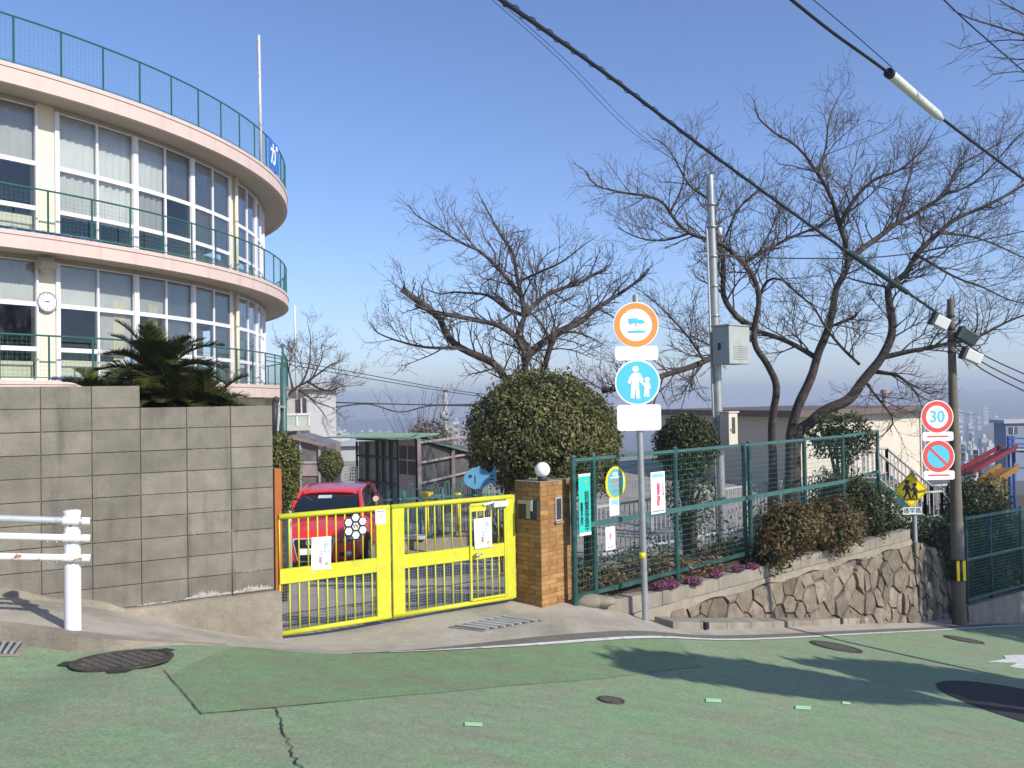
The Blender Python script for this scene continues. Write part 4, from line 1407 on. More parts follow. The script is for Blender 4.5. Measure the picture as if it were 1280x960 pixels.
mb = MB(); mb.box(c + cn * .101 + Vector((0, 0, .06)), .085, .01, .28, cu); mb.build('meter_window', m_bdark, mbx)
mb = MB(); mb.box(c + cn * .103 + Vector((0, 0, -.02)) - cu * .075, .015, .012, .05, cu); mb.build('latch', m_dark, mbx)

# ================================================================== overhead cables
def cable(name, pix, r, label, sag=0.0, m=None, group='overhead cables', n=28):
    pts = [P(*p) for p in pix]
    fine = []
    for i in range(n + 1):
        t = i / n * (len(pts) - 1)
        k = min(int(t), len(pts) - 2); f = t - k
        p0, p1, p2, p3 = pts[max(k - 1, 0)], pts[k], pts[k + 1], pts[min(k + 2, len(pts) - 1)]
        fine.append(0.5 * ((2 * p1) + (p2 - p0) * f + (2 * p0 - 5 * p1 + 4 * p2 - p3) * f * f + (3 * p1 - p0 - 3 * p2 + p3) * f ** 3))
    mb = MB(); mb.tube(fine, r, 8)
    o = mb.build(name, m or m_cable, smooth=True)
    tag(o, label, 'cable', group)
    return fine, o
main = [(540, -62, 5.6), (627, 0, 6.9), (760, 94, 9.2), (900, 200, 11.6), (1058, 314, 14.2), (1135, 366, 15.4), (1187, 402, 16.0)]
fine, o = cable('overhead_cable', main, .021, 'thick black bundled cable sloping from top centre to the utility pole')
# lashing wire and cable sleeve belong to the bundle
pts = []
for i in range(260):
    t = i / 259 * (len(fine) - 1); k = min(int(t), len(fine) - 2)
    p = fine[k].lerp(fine[k + 1], t - k)
    a = i * .9
    pts.append(p + Vector((math.cos(a) * .024, math.sin(a) * .024, math.cos(a) * .024)))
mb = MB(); mb.tube(pts, .0045, 4); mb.build('lashing_wire', m_cable, o)
mb = MB(); a, b = P(1056, 312, 14.2), P(1136, 367, 15.4); mb.tube([a, a.lerp(b, .03), a.lerp(b, .97), b], [.025, .045, .045, .025], 12); mb.build('cable_sleeve', m_sleeve, o, True)
cable('overhead_cable', [(980, -8, 8.2), (1040, 40, 8.9), (1113, 93, 9.7), (1180, 150, 10.5), (1290, 232, 12.0)], .017, 'black cable with a white sleeve at top right')
a, b = P(1112, 92, 9.65), P(1178, 149, 10.45)
mb = MB(); mb.tube([a, a.lerp(b, .02), a.lerp(b, .9), b], [.045, .052, .050, .02], 14); sl_ = mb.build('cable_sleeve', m_pale, smooth=True); tag(sl_, 'white plastic sleeve clipped round the cable at top right', 'cable sleeve')
mb = MB(); mb.tube([a.lerp(b, -.025), a.lerp(b, .02)], .056, 14); mb.build('end_band', m_cable, sl_)
cable('overhead_cable', [(1000, -14, 8.2), (1060, 36, 8.9), (1115, 84, 9.7)], .005, 'thin messenger wire just above the sleeved cable')
cable('overhead_cable', [(1172, -8, 9), (1215, 33, 9.6), (1290, 98, 10.6)], .008, 'thin cable crossing the top right corner')
for k, dx in enumerate((0, 7)):
    cable('overhead_wire', [(606 + dx, -8, 10), (700 + dx, 75, 12), (790 + dx, 165, 14), (880, 322 - 100 + k * 5, 15.4)], .0035, ('thin wire from top centre to the steel service pole, lower of the pair', 'thin wire from top centre to the steel service pole, upper of the pair')[k])
cable('overhead_cable', [(892, 318, 15.5), (1000, 323, 16), (1130, 318, 17), (1290, 287, 18.5)], .013, 'black cable from the steel service pole through the cherry branches')
for k, (py0, py1) in enumerate(((428, 468), (436, 480), (444, 490))):
    cable('overhead_cable', [(1192, py0 - 12, 16.1), (1230, (py0 + py1) / 2 - 4, 16.5), (1295, py1 + 6, 17.2)], .012, ('highest cable running right from the utility pole', 'middle cable running right from the utility pole', 'lowest cable running right from the utility pole')[k])

# ================================================================== round school building
BC = Vector((-24.3, 30.0, 0)); BR = 16.2; BRW = 15.28
def bpt(th, r, z):
    return Vector((BC.x + r * math.cos(th), BC.y + r * math.sin(th), z))
def bang(px, py, r):
    v = ray(px, py); e = EYE - BC
    a = v.x ** 2 + v.y ** 2; b = 2 * (e.x * v.x + e.y * v.y); c = e.x ** 2 + e.y ** 2 - r * r
    D = b * b - 4 * a * c
    t = (-b - math.sqrt(max(D, 0))) / (2 * a)
    p = EYE + v * t
    return math.atan2(p.y - BC.y, p.x - BC.x)
school = thing('school_building', 'round three-storey school with pale pink balconies and big windows', 'building', (BC.x, BC.y, -1.46))
FL = [2.30, 5.76, 9.62]                       # tops of the balcony slabs and the roof edge
def ring(name, r0, r1, z0, z1, m, th0, th1, n, parent):
    rows = []
    for (r, z) in ((r1, z0), (r1, z1), (r0, z1), (r0, z0), (r1, z0)):
        rows.append([bpt(th0 + (th1 - th0) * k / n, r, z) for k in range(n + 1)])
    mb = MB(); mb.grid(rows)
    mb.add([rows[i][0] for i in range(4)], [(0, 1, 2, 3)]); mb.add([rows[i][-1] for i in range(4)], [(3, 2, 1, 0)])
    return mb.build(name, m, parent)
T0, T1 = rad(-80), rad(75)
for k, z in enumerate(FL):
    th = .46 if k == 2 else .40
    # fascia and soffit
    o = ring('slab_edge', BR - .16, BR, z - th, z - .10, m_pink, T0, T1, 150, school); o.data.polygons.foreach_set('use_smooth', [True] * len(o.data.polygons)); sharp(o)
    o = ring('slab_kerb', BR - .15, BR + .025, z - .098, z, m_pink, T0, T1, 150, school); o.data.polygons.foreach_set('use_smooth', [True] * len(o.data.polygons)); sharp(o)
    ring('slab', 3.0, BR - .162, z - th + .02, z - .03, m_soffit, T0, T1, 110, school)
    o = ring('drip_edge', BR - .05, BR + .006, z - th - .012, z - th + .02, m_pink, T0, T1, 150, school)
    # railing
    rl = bpy.data.objects.new('railing', None); attach(rl, school)
    hgt = 1.06 if k < 2 else 1.14
    rr = BR - .06
    A0, A1 = rad(-56), rad(45)
    n = 120
    mb = MB(); mb.tube([bpt(A0 + (A1 - A0) * i / n, rr, z + hgt) for i in range(n + 1)], .024, 8); mb.build('hand_rail', m_teal_rail, rl, True)
    mb = MB(); mb.tube([bpt(A0 + (A1 - A0) * i / n, rr, z + .07) for i in range(n + 1)], .014, 6); mb.build('bottom_rail', m_teal_wire, rl, True)
    ps = rad(3.95)
    a = A0
    if True:
        base = bang(60 if k < 2 else 18, 250, rr)
        a = base - ps * 5
        while a < A1:
            mb = MB(); mb.bar(bpt(a, rr, z - .02), bpt(a, rr, z + hgt), .036, .036); mb.build('post', m_teal_rail, rl)
            a += ps
    mb = MB()
    zz_ = z + .12
    while zz_ < z + hgt - .02:
        for i in range(n):
            mb.bar(bpt(A0 + (A1 - A0) * i / n, rr, zz_), bpt(A0 + (A1 - A0) * (i + 1) / n, rr, zz_), .0032, .0032)
        zz_ += .105
    a = A0
    while a < A1:
        mb.bar(bpt(a, rr, z + .07), bpt(a, rr, z + hgt), .0030, .0030); a += .105 / rr
    stuff(mb.build('wire_mesh', m_teal_wire, rl))
# ground storey wall below the first balcony, rear wall, inner rooms
ring('ground_storey_wall', BRW - .3, BRW, -1.5, FL[0] - .42, m_cream, T0, T1, 90, school)
ring('core_wall', 9.8, 10.0, FL[0], FL[2] - .5, m_room, T0, T1, 60, school)
# windows
colw = bang(66, 250, BRW) - bang(47, 250, BRW)
b0 = bang(68, 250, BRW)
bay = (bang(239, 250, BRW) - b0) / 2
def vbar(m, a, r, z0, z1, w, dep):
    p = bpt(a, r, z0); t = Vector((-math.sin(a), math.cos(a), 0)); n = Vector((math.cos(a), math.sin(a), 0))
    m.box(p + Vector((0, 0, (z1 - z0) / 2)), w, dep, z1 - z0, t, n)
def arcbox(m, a0, a1, r, dep, z0, z1, n=4):
    for i in range(n):
        u, v = a0 + (a1 - a0) * i / n, a0 + (a1 - a0) * (i + 1) / n
        m.hexa([bpt(u, r - dep, z0), bpt(u, r, z0), bpt(v, r, z0), bpt(v, r - dep, z0), bpt(u, r - dep, z1), bpt(u, r, z1), bpt(v, r, z1), bpt(v, r - dep, z1)])
starts = []
# three bays, then a wall pier, repeated both ways round
group_w = bay * 3 + colw * 1.15
for g_ in range(-2, 3):
    gs = b0 + g_ * group_w
    for i in range(3):
        starts.append((gs + i * bay, gs + (i + 1) * bay, g_, i))
rndw = random.Random(5)
for fl in (0, 1):
    z = FL[fl]
    zc = FL[fl + 1] - (.46 if fl == 1 else .40)
    # piers
    for g_ in range(-2, 4):
        gs = b0 + g_ * group_w
        mb = MB(); arcbox(mb, gs - colw * 1.12, gs + .0005, BRW - .02, .30, z, zc + .04, 4); mb.build('pier', m_cream, school)
    mb = MB(); arcbox(mb, starts[0][0], starts[-1][1], BRW - .03, .12, zc - .10, zc + .03, 80); mb.build('head_beam', m_soffit, school)
    for (a0, a1, g_, i) in starts:
        if a1 < rad(-52) or a0 > rad(28): continue
        w = bpy.data.objects.new('window', None); attach(w, school)
        mid = (a0 + a1) / 2
        H0, H1, H2, H3 = z + .05, z + .80, z + 1.90, zc - .10
        mb = MB()
        vbar(mb, a0 + .0035, BRW + .012, z, zc - .1, .105, .10)
        vbar(mb, a1 - .0018, BRW + .010, z, zc - .1, .045, .09)
        vbar(mb, mid, BRW, z + .05, zc - .1, .05, .06)
        for (h0, h1) in ((z, H0 + .02), (H1 - .06, H1 + .05), (H2 - .06, H2 + .05), (H3 - .03, H3)):
            arcbox(mb, a0, a1, BRW + .018, .06, h0, h1, 4)
        mb.build('frame', m_alu, w)
        for (u, v) in ((a0, mid), (mid, a1)):
            for (h0, h1) in ((H0, H1), (H1, H2), (H2, H3)):
                mb = MB(); mb.add([bpt(u, BRW - .01, h0), bpt(v, BRW - .01, h0), bpt(v, BRW - .01, h1), bpt(u, BRW - .01, h1)], [(0, 1, 2, 3)])
                mb.build('pane', m_glass, w)
        # curtains and blinds behind the glass
        def curtain(u0, u1, h0, h1, m, amp):
            N = 26
            ph = rndw.uniform(0, 6)
            rows = []
            for h in (h0, (h0 + h1) / 2, h1):
                rows.append([bpt(u0 + (u1 - u0) * k / N, BRW - .13 + amp * math.sin(k * 1.25 + ph) + .012 * math.sin(k * 2.7), h) for k in range(N + 1)])
            mb = MB(); mb.grid(rows); mb.build('curtain', m, w, True)
        # what hangs behind each half: top light, middle light (c curtain, d dark, y cream, h half cream)
        plan = {(1, 0, 0): 'cc', (1, 0, 1): 'cd', (1, 0, 2): 'yc', (1, -1, 2): 'cd', (0, -1, 2): 'dd', (0, 0, 0): 'dh', (0, 0, 1): 'hc', (0, 0, 2): 'dc', (1, 1, 0): 'cc', (0, 1, 0): 'cc'}.get((fl, g_, i), 'cc')
        for (u, v), kind in zip(((a0, mid), (mid, a1)), plan):
            amp = .03 if fl == 1 else .004
            curtain(u, v, H2 - .05, H3, m_curt, .016 if fl == 1 else .003)
            if kind == 'c': curtain(u, v, H1 - .1, H2 + .02, m_curt, amp)
            elif kind == 'y': curtain(u, v, H1 - .1, H2 + .02, m_curty, .03)
            elif kind == 'h':
                curtain(u + (v - u) * .5, u + (v - u) * .8, H1 - .2, H2 + .3, m_curty, .02)
                if fl == 0 and i == 0: curtain(u, v, H1 - .1, H2 + .02, m_curt, .004)
        if rndw.random() < .8:
            mb = MB(); arcbox(mb, a0 + .002, a1 - .002, BRW - .17, .25, z, z + rndw.choice((.55, .62, .5)), 4); mb.build('low_cupboard', m_cream if rndw.random() < .7 else m_curty, w)
# downpipes on the piers, upper and lower
for fl in (0, 1):
    gs = b0 + group_w - colw * .35
    mb = MB(); zc = FL[fl + 1] - .42
    p0, p1 = bpt(gs, BRW + .10, FL[fl] + .02), bpt(gs, BRW + .10, zc)
    mb.tube([p0, p1], .06, 12); mb.build('downpipe', m_cream, school, True)
    for zz_ in (.5, 1.9):
        mb = MB(); q = bpt(gs, BRW + .10, FL[fl] + zz_); mb.tube([q, q + Vector((0, 0, .05))], .072, 12); mb.build('pipe_clip', m_galvd, school, True)
# lamp hood above the clock
cth = bang(57, 370, BRW)
n_c = Vector((math.cos(cth), math.sin(cth), 0)); t_c = Vector((-math.sin(cth), math.cos(cth), 0))
mb = MB(); q = bpt(bang(60, 320, BRW + .3), BRW + .22, FL[1] - .62); mb.box(q, .42, .34, .16, t_c); mb.sphere(q - Vector((0, 0, .08)), .14, nu=12, nv=8); mb.build('porch_lamp', m_soffit, school, bevel=.02)
# clock
cz = P(57, 369, 20.4)
cpos = bpt(cth, BRW + .07, cz.z)
cfr = Fr(cpos, t_c)
if cfr.n.dot(n_c) < 0: cfr = Fr(cpos, -t_c)
clock = thing('wall_clock', 'round white clock on the pier between the lower windows', 'clock', cpos)
mb = MB(); cfr.disc(mb, 0, 0, .245, -.06, .0); cfr.ring(mb, 0, 0, .215, .25, .0, .02); mb.build('case', m_galv, clock)
mb = MB(); cfr.disc(mb, 0, 0, .218, 0, .006); mb.build('dial', m_signwhite, clock)
for k in range(12):
    a = rad(30 * k); mb = MB(); cfr.rect(mb, .18 * math.sin(a) - .009, .18 * math.sin(a) + .009, .18 * math.cos(a) - .02, .18 * math.cos(a) + .02, .006, .008); mb.build('hour_mark', m_black, clock)
for (a, ln, w_) in ((278, .175, .013), (88, .12, .018)):
    s_, c_ = math.sin(rad(a)), math.cos(rad(a))
    mb = MB(); cfr.poly(mb, [(-c_ * w_, s_ * w_), (s_ * ln, c_ * ln), (c_ * w_, -s_ * w_), (-s_ * .03, -c_ * .03)], .008, .011); mb.build('hand', m_black, clock)
# blue letter board on the roof railing
bth = bang(341, 192, BR)
tb = Vector((-math.sin(bth), math.cos(bth), 0)); bp_ = bpt(bth, BR + .02, FL[2] + .57)
bfr = Fr(bp_, tb)
if bfr.n.dot(Vector((math.cos(bth), math.sin(bth), 0))) < 0: bfr = Fr(bp_, -tb)
brd = thing('letter_board', 'blue board with a white hiragana letter on the roof railing', 'sign', bp_)
m_bblue = mat('blue_board', (0.03, 0.16, 0.50), .5, var=.05)
mb = MB(); bfr.rect(mb, -.62, .62, -.5, .5, 0, .03); mb.build('board', m_bblue, brd)
text('board_letter', 'が', bfr, 0, -.02, .032, .82, m_signwhite, brd, bold=.02, sx=1.2)
# antenna pole with a thin stay on the roof
ab = P(326.5, 240, 29.0); at_ = P(323.5, 44, 29.0)
ant = thing('roof_mast', 'slim weathered white mast rising from the roof of the round building', 'mast', (ab.x, ab.y, FL[2]))
mb = MB(); mb.tube([(ab.x, ab.y, FL[2] - .05), tuple(at_)], [.055, .04], 10); mb.build('mast', mat('peeling_white_paint', (.62, .58, .54), .7, var=.2, scale=6, col2=(.32, .20, .13), c2scale=3, c2lo=.52, c2hi=.66), ant, True)
mb = MB(); mb.tube([P(321.5, 50, 29), P(322.3, 75, 29), P(325, 150, 29)], .012, 6); mb.build('halyard', m_galvd, ant)
mb = MB(); mb.tube([P(321, 50, 29), P(324.5, 50, 29)], .03, 6); mb.build('pulley', m_galvd, ant)
# blue rolled nets lying along the balcony edge
m_net = mat('blue_net', (.05, .06, .28), .8, var=.4, scale=25, col2=(.35, .35, .5), c2scale=12)
for fl, pxs in ((1, (-8, 20, 48, 76, 104, 128)), (0, (62, 78, 98))):
    for a_, b_ in zip(pxs, pxs[1:]):
        u, v = bang(a_, 275, BR - .2), bang(b_, 275, BR - .2)
        mb = MB(); mb.tube([bpt(u + (v - u) * k / 8, BR - .13 + random.uniform(-.02, .02), FL[fl] + .04 + random.uniform(0, .03)) for k in range(9)], [random.uniform(.03, .06) for _ in range(9)], 8)
        tag(mb.build('rolled_net', m_net, smooth=True), 'rolled blue net on the %s balcony edge, %s from the left' % ('upper' if fl else 'lower', ('first', 'second', 'third', 'fourth', 'fifth')[pxs.index(a_)]), 'net', 'rolled nets on the %s balcony' % ('upper' if fl else 'lower'))

# ================================================================== red hatchback in the yard
m_red = mat('red_car_paint', (0.74, 0.03, 0.022), .32, 0.0, var=.0, spec=.5, coat=.8)
m_cglass = mat('car_glass', (0.010, 0.014, 0.016), .05, 0.0, var=0, spec=.6)
m_rubber = mat('tyre_rubber', (.018, .018, .018), .85, var=.1)
m_rim = mat('alloy_rim', (.50, .51, .52), .3, .7, var=.05)
m_chrome = mat('chrome', (.70, .71, .73), .25, .35, var=0)
m_lampg = mat('headlamp_glass', (.16, .17, .18), .08, .2, var=.3, scale=20, spec=.7)
cpx = P(392, 690, 15.7)
car_o = Vector((cpx.x, cpx.y + 2.1, 0)); 
chead = Vector((.035, -1, 0)).normalized()
car_o = Vector((cpx.x, cpx.y, 0)) - chead * 2.08
CZ = yard_z(car_o.x, car_o.y)
car_o.z = CZ
cside = Vector((-chead.y, chead.x, 0))       # towards the viewer's right
car = thing('red_car', 'shiny red hatchback parked behind the left gate leaf', 'car', car_o)
def C(x, y, z):
    return car_o + cside * x + chead * y + Vector((0, 0, z))
def csub(o, lv=2):
    s = o.modifiers.new('sub', 'SUBSURF'); s.levels = lv; s.render_levels = lv
    return o
# lower body: stations from tail to nose, half section points
st = [(-2.10, .70, .34, .60, .86), (-2.02, .80, .27, .62, .93), (-1.6, .865, .22, .62, .955), (-.8, .882, .19, .62, .93), (0, .882, .18, .62, .915), (.75, .88, .18, .61, .905),
      (1.15, .875, .19, .60, .895), (1.55, .86, .20, .58, .84), (1.86, .80, .22, .52, .765), (2.00, .70, .24, .47, .70), (2.075, .56, .28, .44, .63)]
rows = []
for (y, w, zb, zm, zs) in st:
    half = [(w * .55, zb), (w * .93, zb + .02), (w, zb + .16), (w * 1.0, zm), (w * .965, zs - .06), (w * .88, zs), (w * .5, zs + .045), ]
    row = [C(x, y, z) for x, z in half] + [C(0, y, zs + .06)] + [C(-x, y, z) for x, z in reversed(half)]
    rows.append(row)
mb = MB(); mb.grid(rows)
n = len(rows[0])
mb.add(rows[0], [tuple(range(n))]); mb.add(rows[-1], [tuple(range(n - 1, -1, -1))])
me_ = mb
body = mb.build('body', m_red, car, True); 
bm = bmesh.new(); bm.from_mesh(body.data); bmesh.ops.remove_doubles(bm, verts=bm.verts, dist=1e-4); bmesh.ops.recalc_face_normals(bm, faces=bm.faces); bm.to_mesh(body.data); bm.free()
csub(body)
# cabin glass block
gst = [(1.02, .70, .70, .91, .915), (.30, .73, .57, .93, 1.34), (-.5, .74, .57, .94, 1.40), (-1.35, .73, .55, .95, 1.36), (-2.0, .66, .60, .96, 1.0)]
rows = []
for (y, wb, wt, zb, zt) in gst:
    rows.append([C(wb, y, zb), C((wb + wt) / 2 + .02, y, (zb + zt) / 2), C(wt, y, zt), C(0, y, zt + .02), C(-wt, y, zt), C(-(wb + wt) / 2 - .02, y, (zb + zt) / 2), C(-wb, y, zb)])
mb = MB(); mb.grid(rows); cg = mb.build('cabin_glass', m_cglass, car, True); sharp(cg, 30)
# roof skin with pillars
rows = []
for (y, wt, zt) in ((.36, .56, 1.335), (.10, .585, 1.385), (-.5, .60, 1.425), (-1.2, .585, 1.40), (-1.55, .56, 1.345), (-1.68, .54, 1.30)):
    rows.append([C(x * wt, y, zt + .03 * (1 - x * x) - (.03 if abs(x) == 1 else 0)) for x in (-1, -.86, -.5, 0, .5, .86, 1)])
mb = MB(); mb.grid(rows); rf = mb.build('roof', m_red, car, True); csub(rf)
so = rf.modifiers.new('solid', 'SOLIDIFY'); so.thickness = .03
for s in (-1, 1):
    mb = MB(); mb.tube([C(s * .735, 1.10, .895), C(s * .66, .68, 1.13), C(s * .585, .33, 1.335), C(s * .59, .0, 1.375), C(s * .60, -.5, 1.40), C(s * .585, -1.25, 1.375)], [.05, .042, .04, .034, .03, .04], 10); mb.build('pillar', m_red, rf, True)
    mb = MB(); mb.prism([C(s * .60, -1.15, 1.37), C(s * .755, -1.0, .93), C(s * .75, -2.0, .94), C(s * .58, -1.62, 1.33)], C(s * .03, 0, 0) - C(0, 0, 0)); mb.build('rear_pillar', m_red, rf)
    mb = MB(); mb.bar(C(s * .70, -.32, .92), C(s * .605, -.36, 1.38), .07, .03); mb.build('door_pillar', m_dark, rf)
    # mirror
    mb = MB(); mb.sphere(C(s * .955, .62, 1.0), .115, .07, .075, 16, 10); mi = mb.build('mirror', m_red, car, True)
    mb = MB(); mb.bar(C(s * .82, .66, .93), C(s * .9, .64, .96), .06, .04); mb.build('mirror_arm', m_dark, mi)
    # headlamp
    mb = MB(); pts_ = [(.44, 2.035, .60), (.47, 2.03, .70), (.72, 1.88, .76), (.80, 1.78, .735), (.80, 1.80, .665), (.70, 1.93, .615)]
    mb.prism([C(s * x, y, z) for x, y, z in pts_], C(s * .03, .055, .01) - C(0, 0, 0)); hl = mb.build('headlight', m_lampg, car, bevel=.012)
    mb = MB(); mb.sphere(C(s * .66, 1.975, .672), .047, nu=14, nv=10); mb.sphere(C(s * .55, 2.05, .655), .036, nu=12, nv=8); mb.build('lens', m_chrome, hl, True)
    # fog lamp in its vent
    mb = MB(); mb.prism([C(s * .45, 2.06, .375), C(s * .47, 2.06, .435), C(s * .74, 1.93, .445), C(s * .74, 1.94, .385)], chead * .035); fv = mb.build('fog_vent', m_black, car)
    mb = MB(); mb.tube([C(s * .62, 2.0, .41), C(s * .62, 2.075, .41)], .048, 16); mb.build('fog_lamp', m_chrome, fv, True)
    for y in (1.28, -1.30):
        c0, c1 = C(s * .66, y, .315), C(s * .885, y, .315)
        ax = (c1 - c0).normalized()
        mb = MB(); mb.tube([c0, c0.lerp(c1, .08), c0.lerp(c1, .92), c1], [.29, .315, .315, .29], 32); wh = mb.build('wheel', m_rubber, car, True); sharp(wh)
        mb = MB(); mb.tube([c1 - ax * .02, c1 + ax * .006], .215, 28); mb.build('rim', m_rim, wh)
        f2 = Fr(c1 + ax * .008, chead if s > 0 else -chead)
        for k in range(5):
            a = rad(72 * k + 36); mb = MB(); ca_, sa_ = math.cos(a), math.sin(a)
            pp_ = [(ca_ * .08 - sa_ * .03, sa_ * .08 + ca_ * .03), (ca_ * .08 + sa_ * .03, sa_ * .08 - ca_ * .03), (ca_ * .19 + sa_ * .05, sa_ * .19 - ca_ * .05), (ca_ * .19 - sa_ * .05, sa_ * .19 + ca_ * .05)]
            f2.poly(mb, pp_, 0, .004) ; mb.build('rim_gap', m_black, wh)
        mb = MB(); mb.tube([C(s * .80, y, .315), C(s * .875, y, .315)], .36, 28); mb.build('wheel_arch', m_black, car)
# grille, badge rings, plate, lower intake
gz = lambda x, z: C(x, 2.078 + (.0 if z < .5 else -(z - .5) * .12), z)
def gpoly(pts_, name, m, th, parent, off=0.0):
    mb = MB(); mb.prism([gz(x, z) + chead * off for x, z in pts_], chead * th); return mb.build(name, m, parent)
gout = [(-.36, .70), (.36, .70), (.375, .66), (.29, .315), (.24, .285), (-.24, .285), (-.29, .315), (-.375, .66)]
gin = [(x * .91, .492 + (z - .492) * .91) for x, z in gout]
gr = gpoly(gout, 'grille', m_chrome, .03, car, -.02)
gpoly(gin, 'grille_mesh', m_black, .02, gr, .002)
for k in range(9):
    z = .32 + .043 * k
    mb = MB(); hw = .25 + (z - .3) * .2; mb.bar(gz(-hw, z) + chead * .026, gz(hw, z) + chead * .026, .012, .012); mb.build('grille_bar', m_dark, gr)
for k in range(4):
    f3 = Fr(gz(0, 0.625) + chead * .035, cside)
    mb = MB(); f3.ring(mb, -.09 + .06 * k, 0, .032, .042, 0, .008, 24); mb.build('badge_ring', m_chrome, gr)
gpoly([(-.26, .415), (.26, .415), (.26, .525), (-.26, .525)], 'number_plate', m_paper, .012, car, .03)
gpoly([(-.52, .235), (.52, .235), (.46, .275), (-.46, .275)], 'lower_intake', m_black, .02, car, -.01)
for x, l_ in ((-.25, .55), (.30, .5)):
    mb = MB(); mb.bar(C(x, 1.03, .955), C(x + l_, .92, 1.005), .018, .018); mb.build('wiper', m_black, car)
mb = MB(); mb.sphere(C(.02, .33, 1.275), .09, .02, .028, 12, 8); mb.build('inner_mirror', m_dark, car, True)
mb = MB(); mb.prism([C(-.2, .50, 1.235), C(.06, .50, 1.235), C(.06, .42, 1.285), C(-.2, .42, 1.285)], C(0, .012, .012) - C(0, 0, 0)); mb.build('windscreen_sticker', mat('pale_sticker', (.45, .55, .6), .3, var=.3, scale=14), car)
# round reflector post beside the car
rp = P(470, 623, 17.0)
t = thing('round_mirror', 'small round beige disc on a thin post beside the red car', 'reflector', (rp.x, rp.y, yard_z(rp.x, rp.y)))
mb = MB(); mb.tube([(rp.x, rp.y, yard_z(rp.x, rp.y)), rp], .015, 8); mb.build('post', m_galvd, t)
mb = MB(); f3 = Fr(rp + Vector((0, -.02, 0)), (1, 0, 0)); f3.disc(mb, 0, 0, .055, 0, .02, 20); mb.build('disc', m_curty, t)

# ================================================================== bare cherry trees
def catmull(pts, step):
    out = []
    for k in range(len(pts) - 1):
        p0, p1, p2, p3 = pts[max(k - 1, 0)], pts[k], pts[k + 1], pts[min(k + 2, len(pts) - 1)]
        n = max(1, int((p2 - p1).length / step))
        for i in range(n):
            f = i / n
            out.append(0.5 * ((2 * p1) + (p2 - p0) * f + (2 * p0 - 5 * p1 + 4 * p2 - p3) * f * f + (3 * p1 - p0 - 3 * p2 + p3) * f ** 3))
    out.append(pts[-1])
    return out

class Twigs:
    def __init__(s, rnd, minr=.0042):
        s.mb = MB(); s.rnd = rnd; s.count = 0; s.minr = minr
    def grow(s, p, d, length, r, level, droop=0.0):
        rnd = s.rnd
        n = max(3, int(length / (.14 if level < 3 else .09)))
        n = min(n, 10)
        path = [p]; q = p.copy(); dd = d.copy()
        bend = Vector((rnd.gauss(0, 1), rnd.gauss(0, 1), rnd.gauss(0, .5))) * .10
        for i in range(n):
            dd = (dd + Vector((rnd.gauss(0, .13), rnd.gauss(0, .13), rnd.gauss(0, .10) + .025 - droop)) + bend * .5).normalized()
            q = q + dd * (length / n)
            path.append(q.copy())
        radii = [max(s.minr * .8, r * (1 - .75 * i / n)) for i in range(n + 1)]
        s.mb.tube(path, radii, 5 if level == 1 else 3, cap=False)
        s.count += 1
        if level < 4:
            sp = {1: .14, 2: .11, 3: .12}[level]
            m = int(length / sp)
            for k in range(m):
                f = .18 + .80 * (k + rnd.random()) / max(m, 1)
                i = min(int(f * n), n - 1)
                b = path[i].lerp(path[i + 1], f * n - i)
                ax = (path[i + 1] - path[i]).normalized()
                side = Vector((rnd.gauss(0, 1), rnd.gauss(0, 1), rnd.gauss(.35, .7)))
                side = (side - ax * side.dot(ax))
                if side.length < .05: continue
                side.normalize()
                ang = rnd.uniform(.5, 1.0)
                nd = (ax * math.cos(ang) + side * math.sin(ang)).normalized()
                L = {1: rnd.uniform(.35, .80) * (1.25 - .7 * f) * min(1.2, length), 2: rnd.uniform(.16, .42) * (1.2 - .6 * f), 3: rnd.uniform(.06, .20)}[level]
                if level == 3 and rnd.random() < .45: continue
                s.grow(b, nd, L, max(s.minr, r * (.55 if level == 1 else .6)), level + 1, droop * .5)

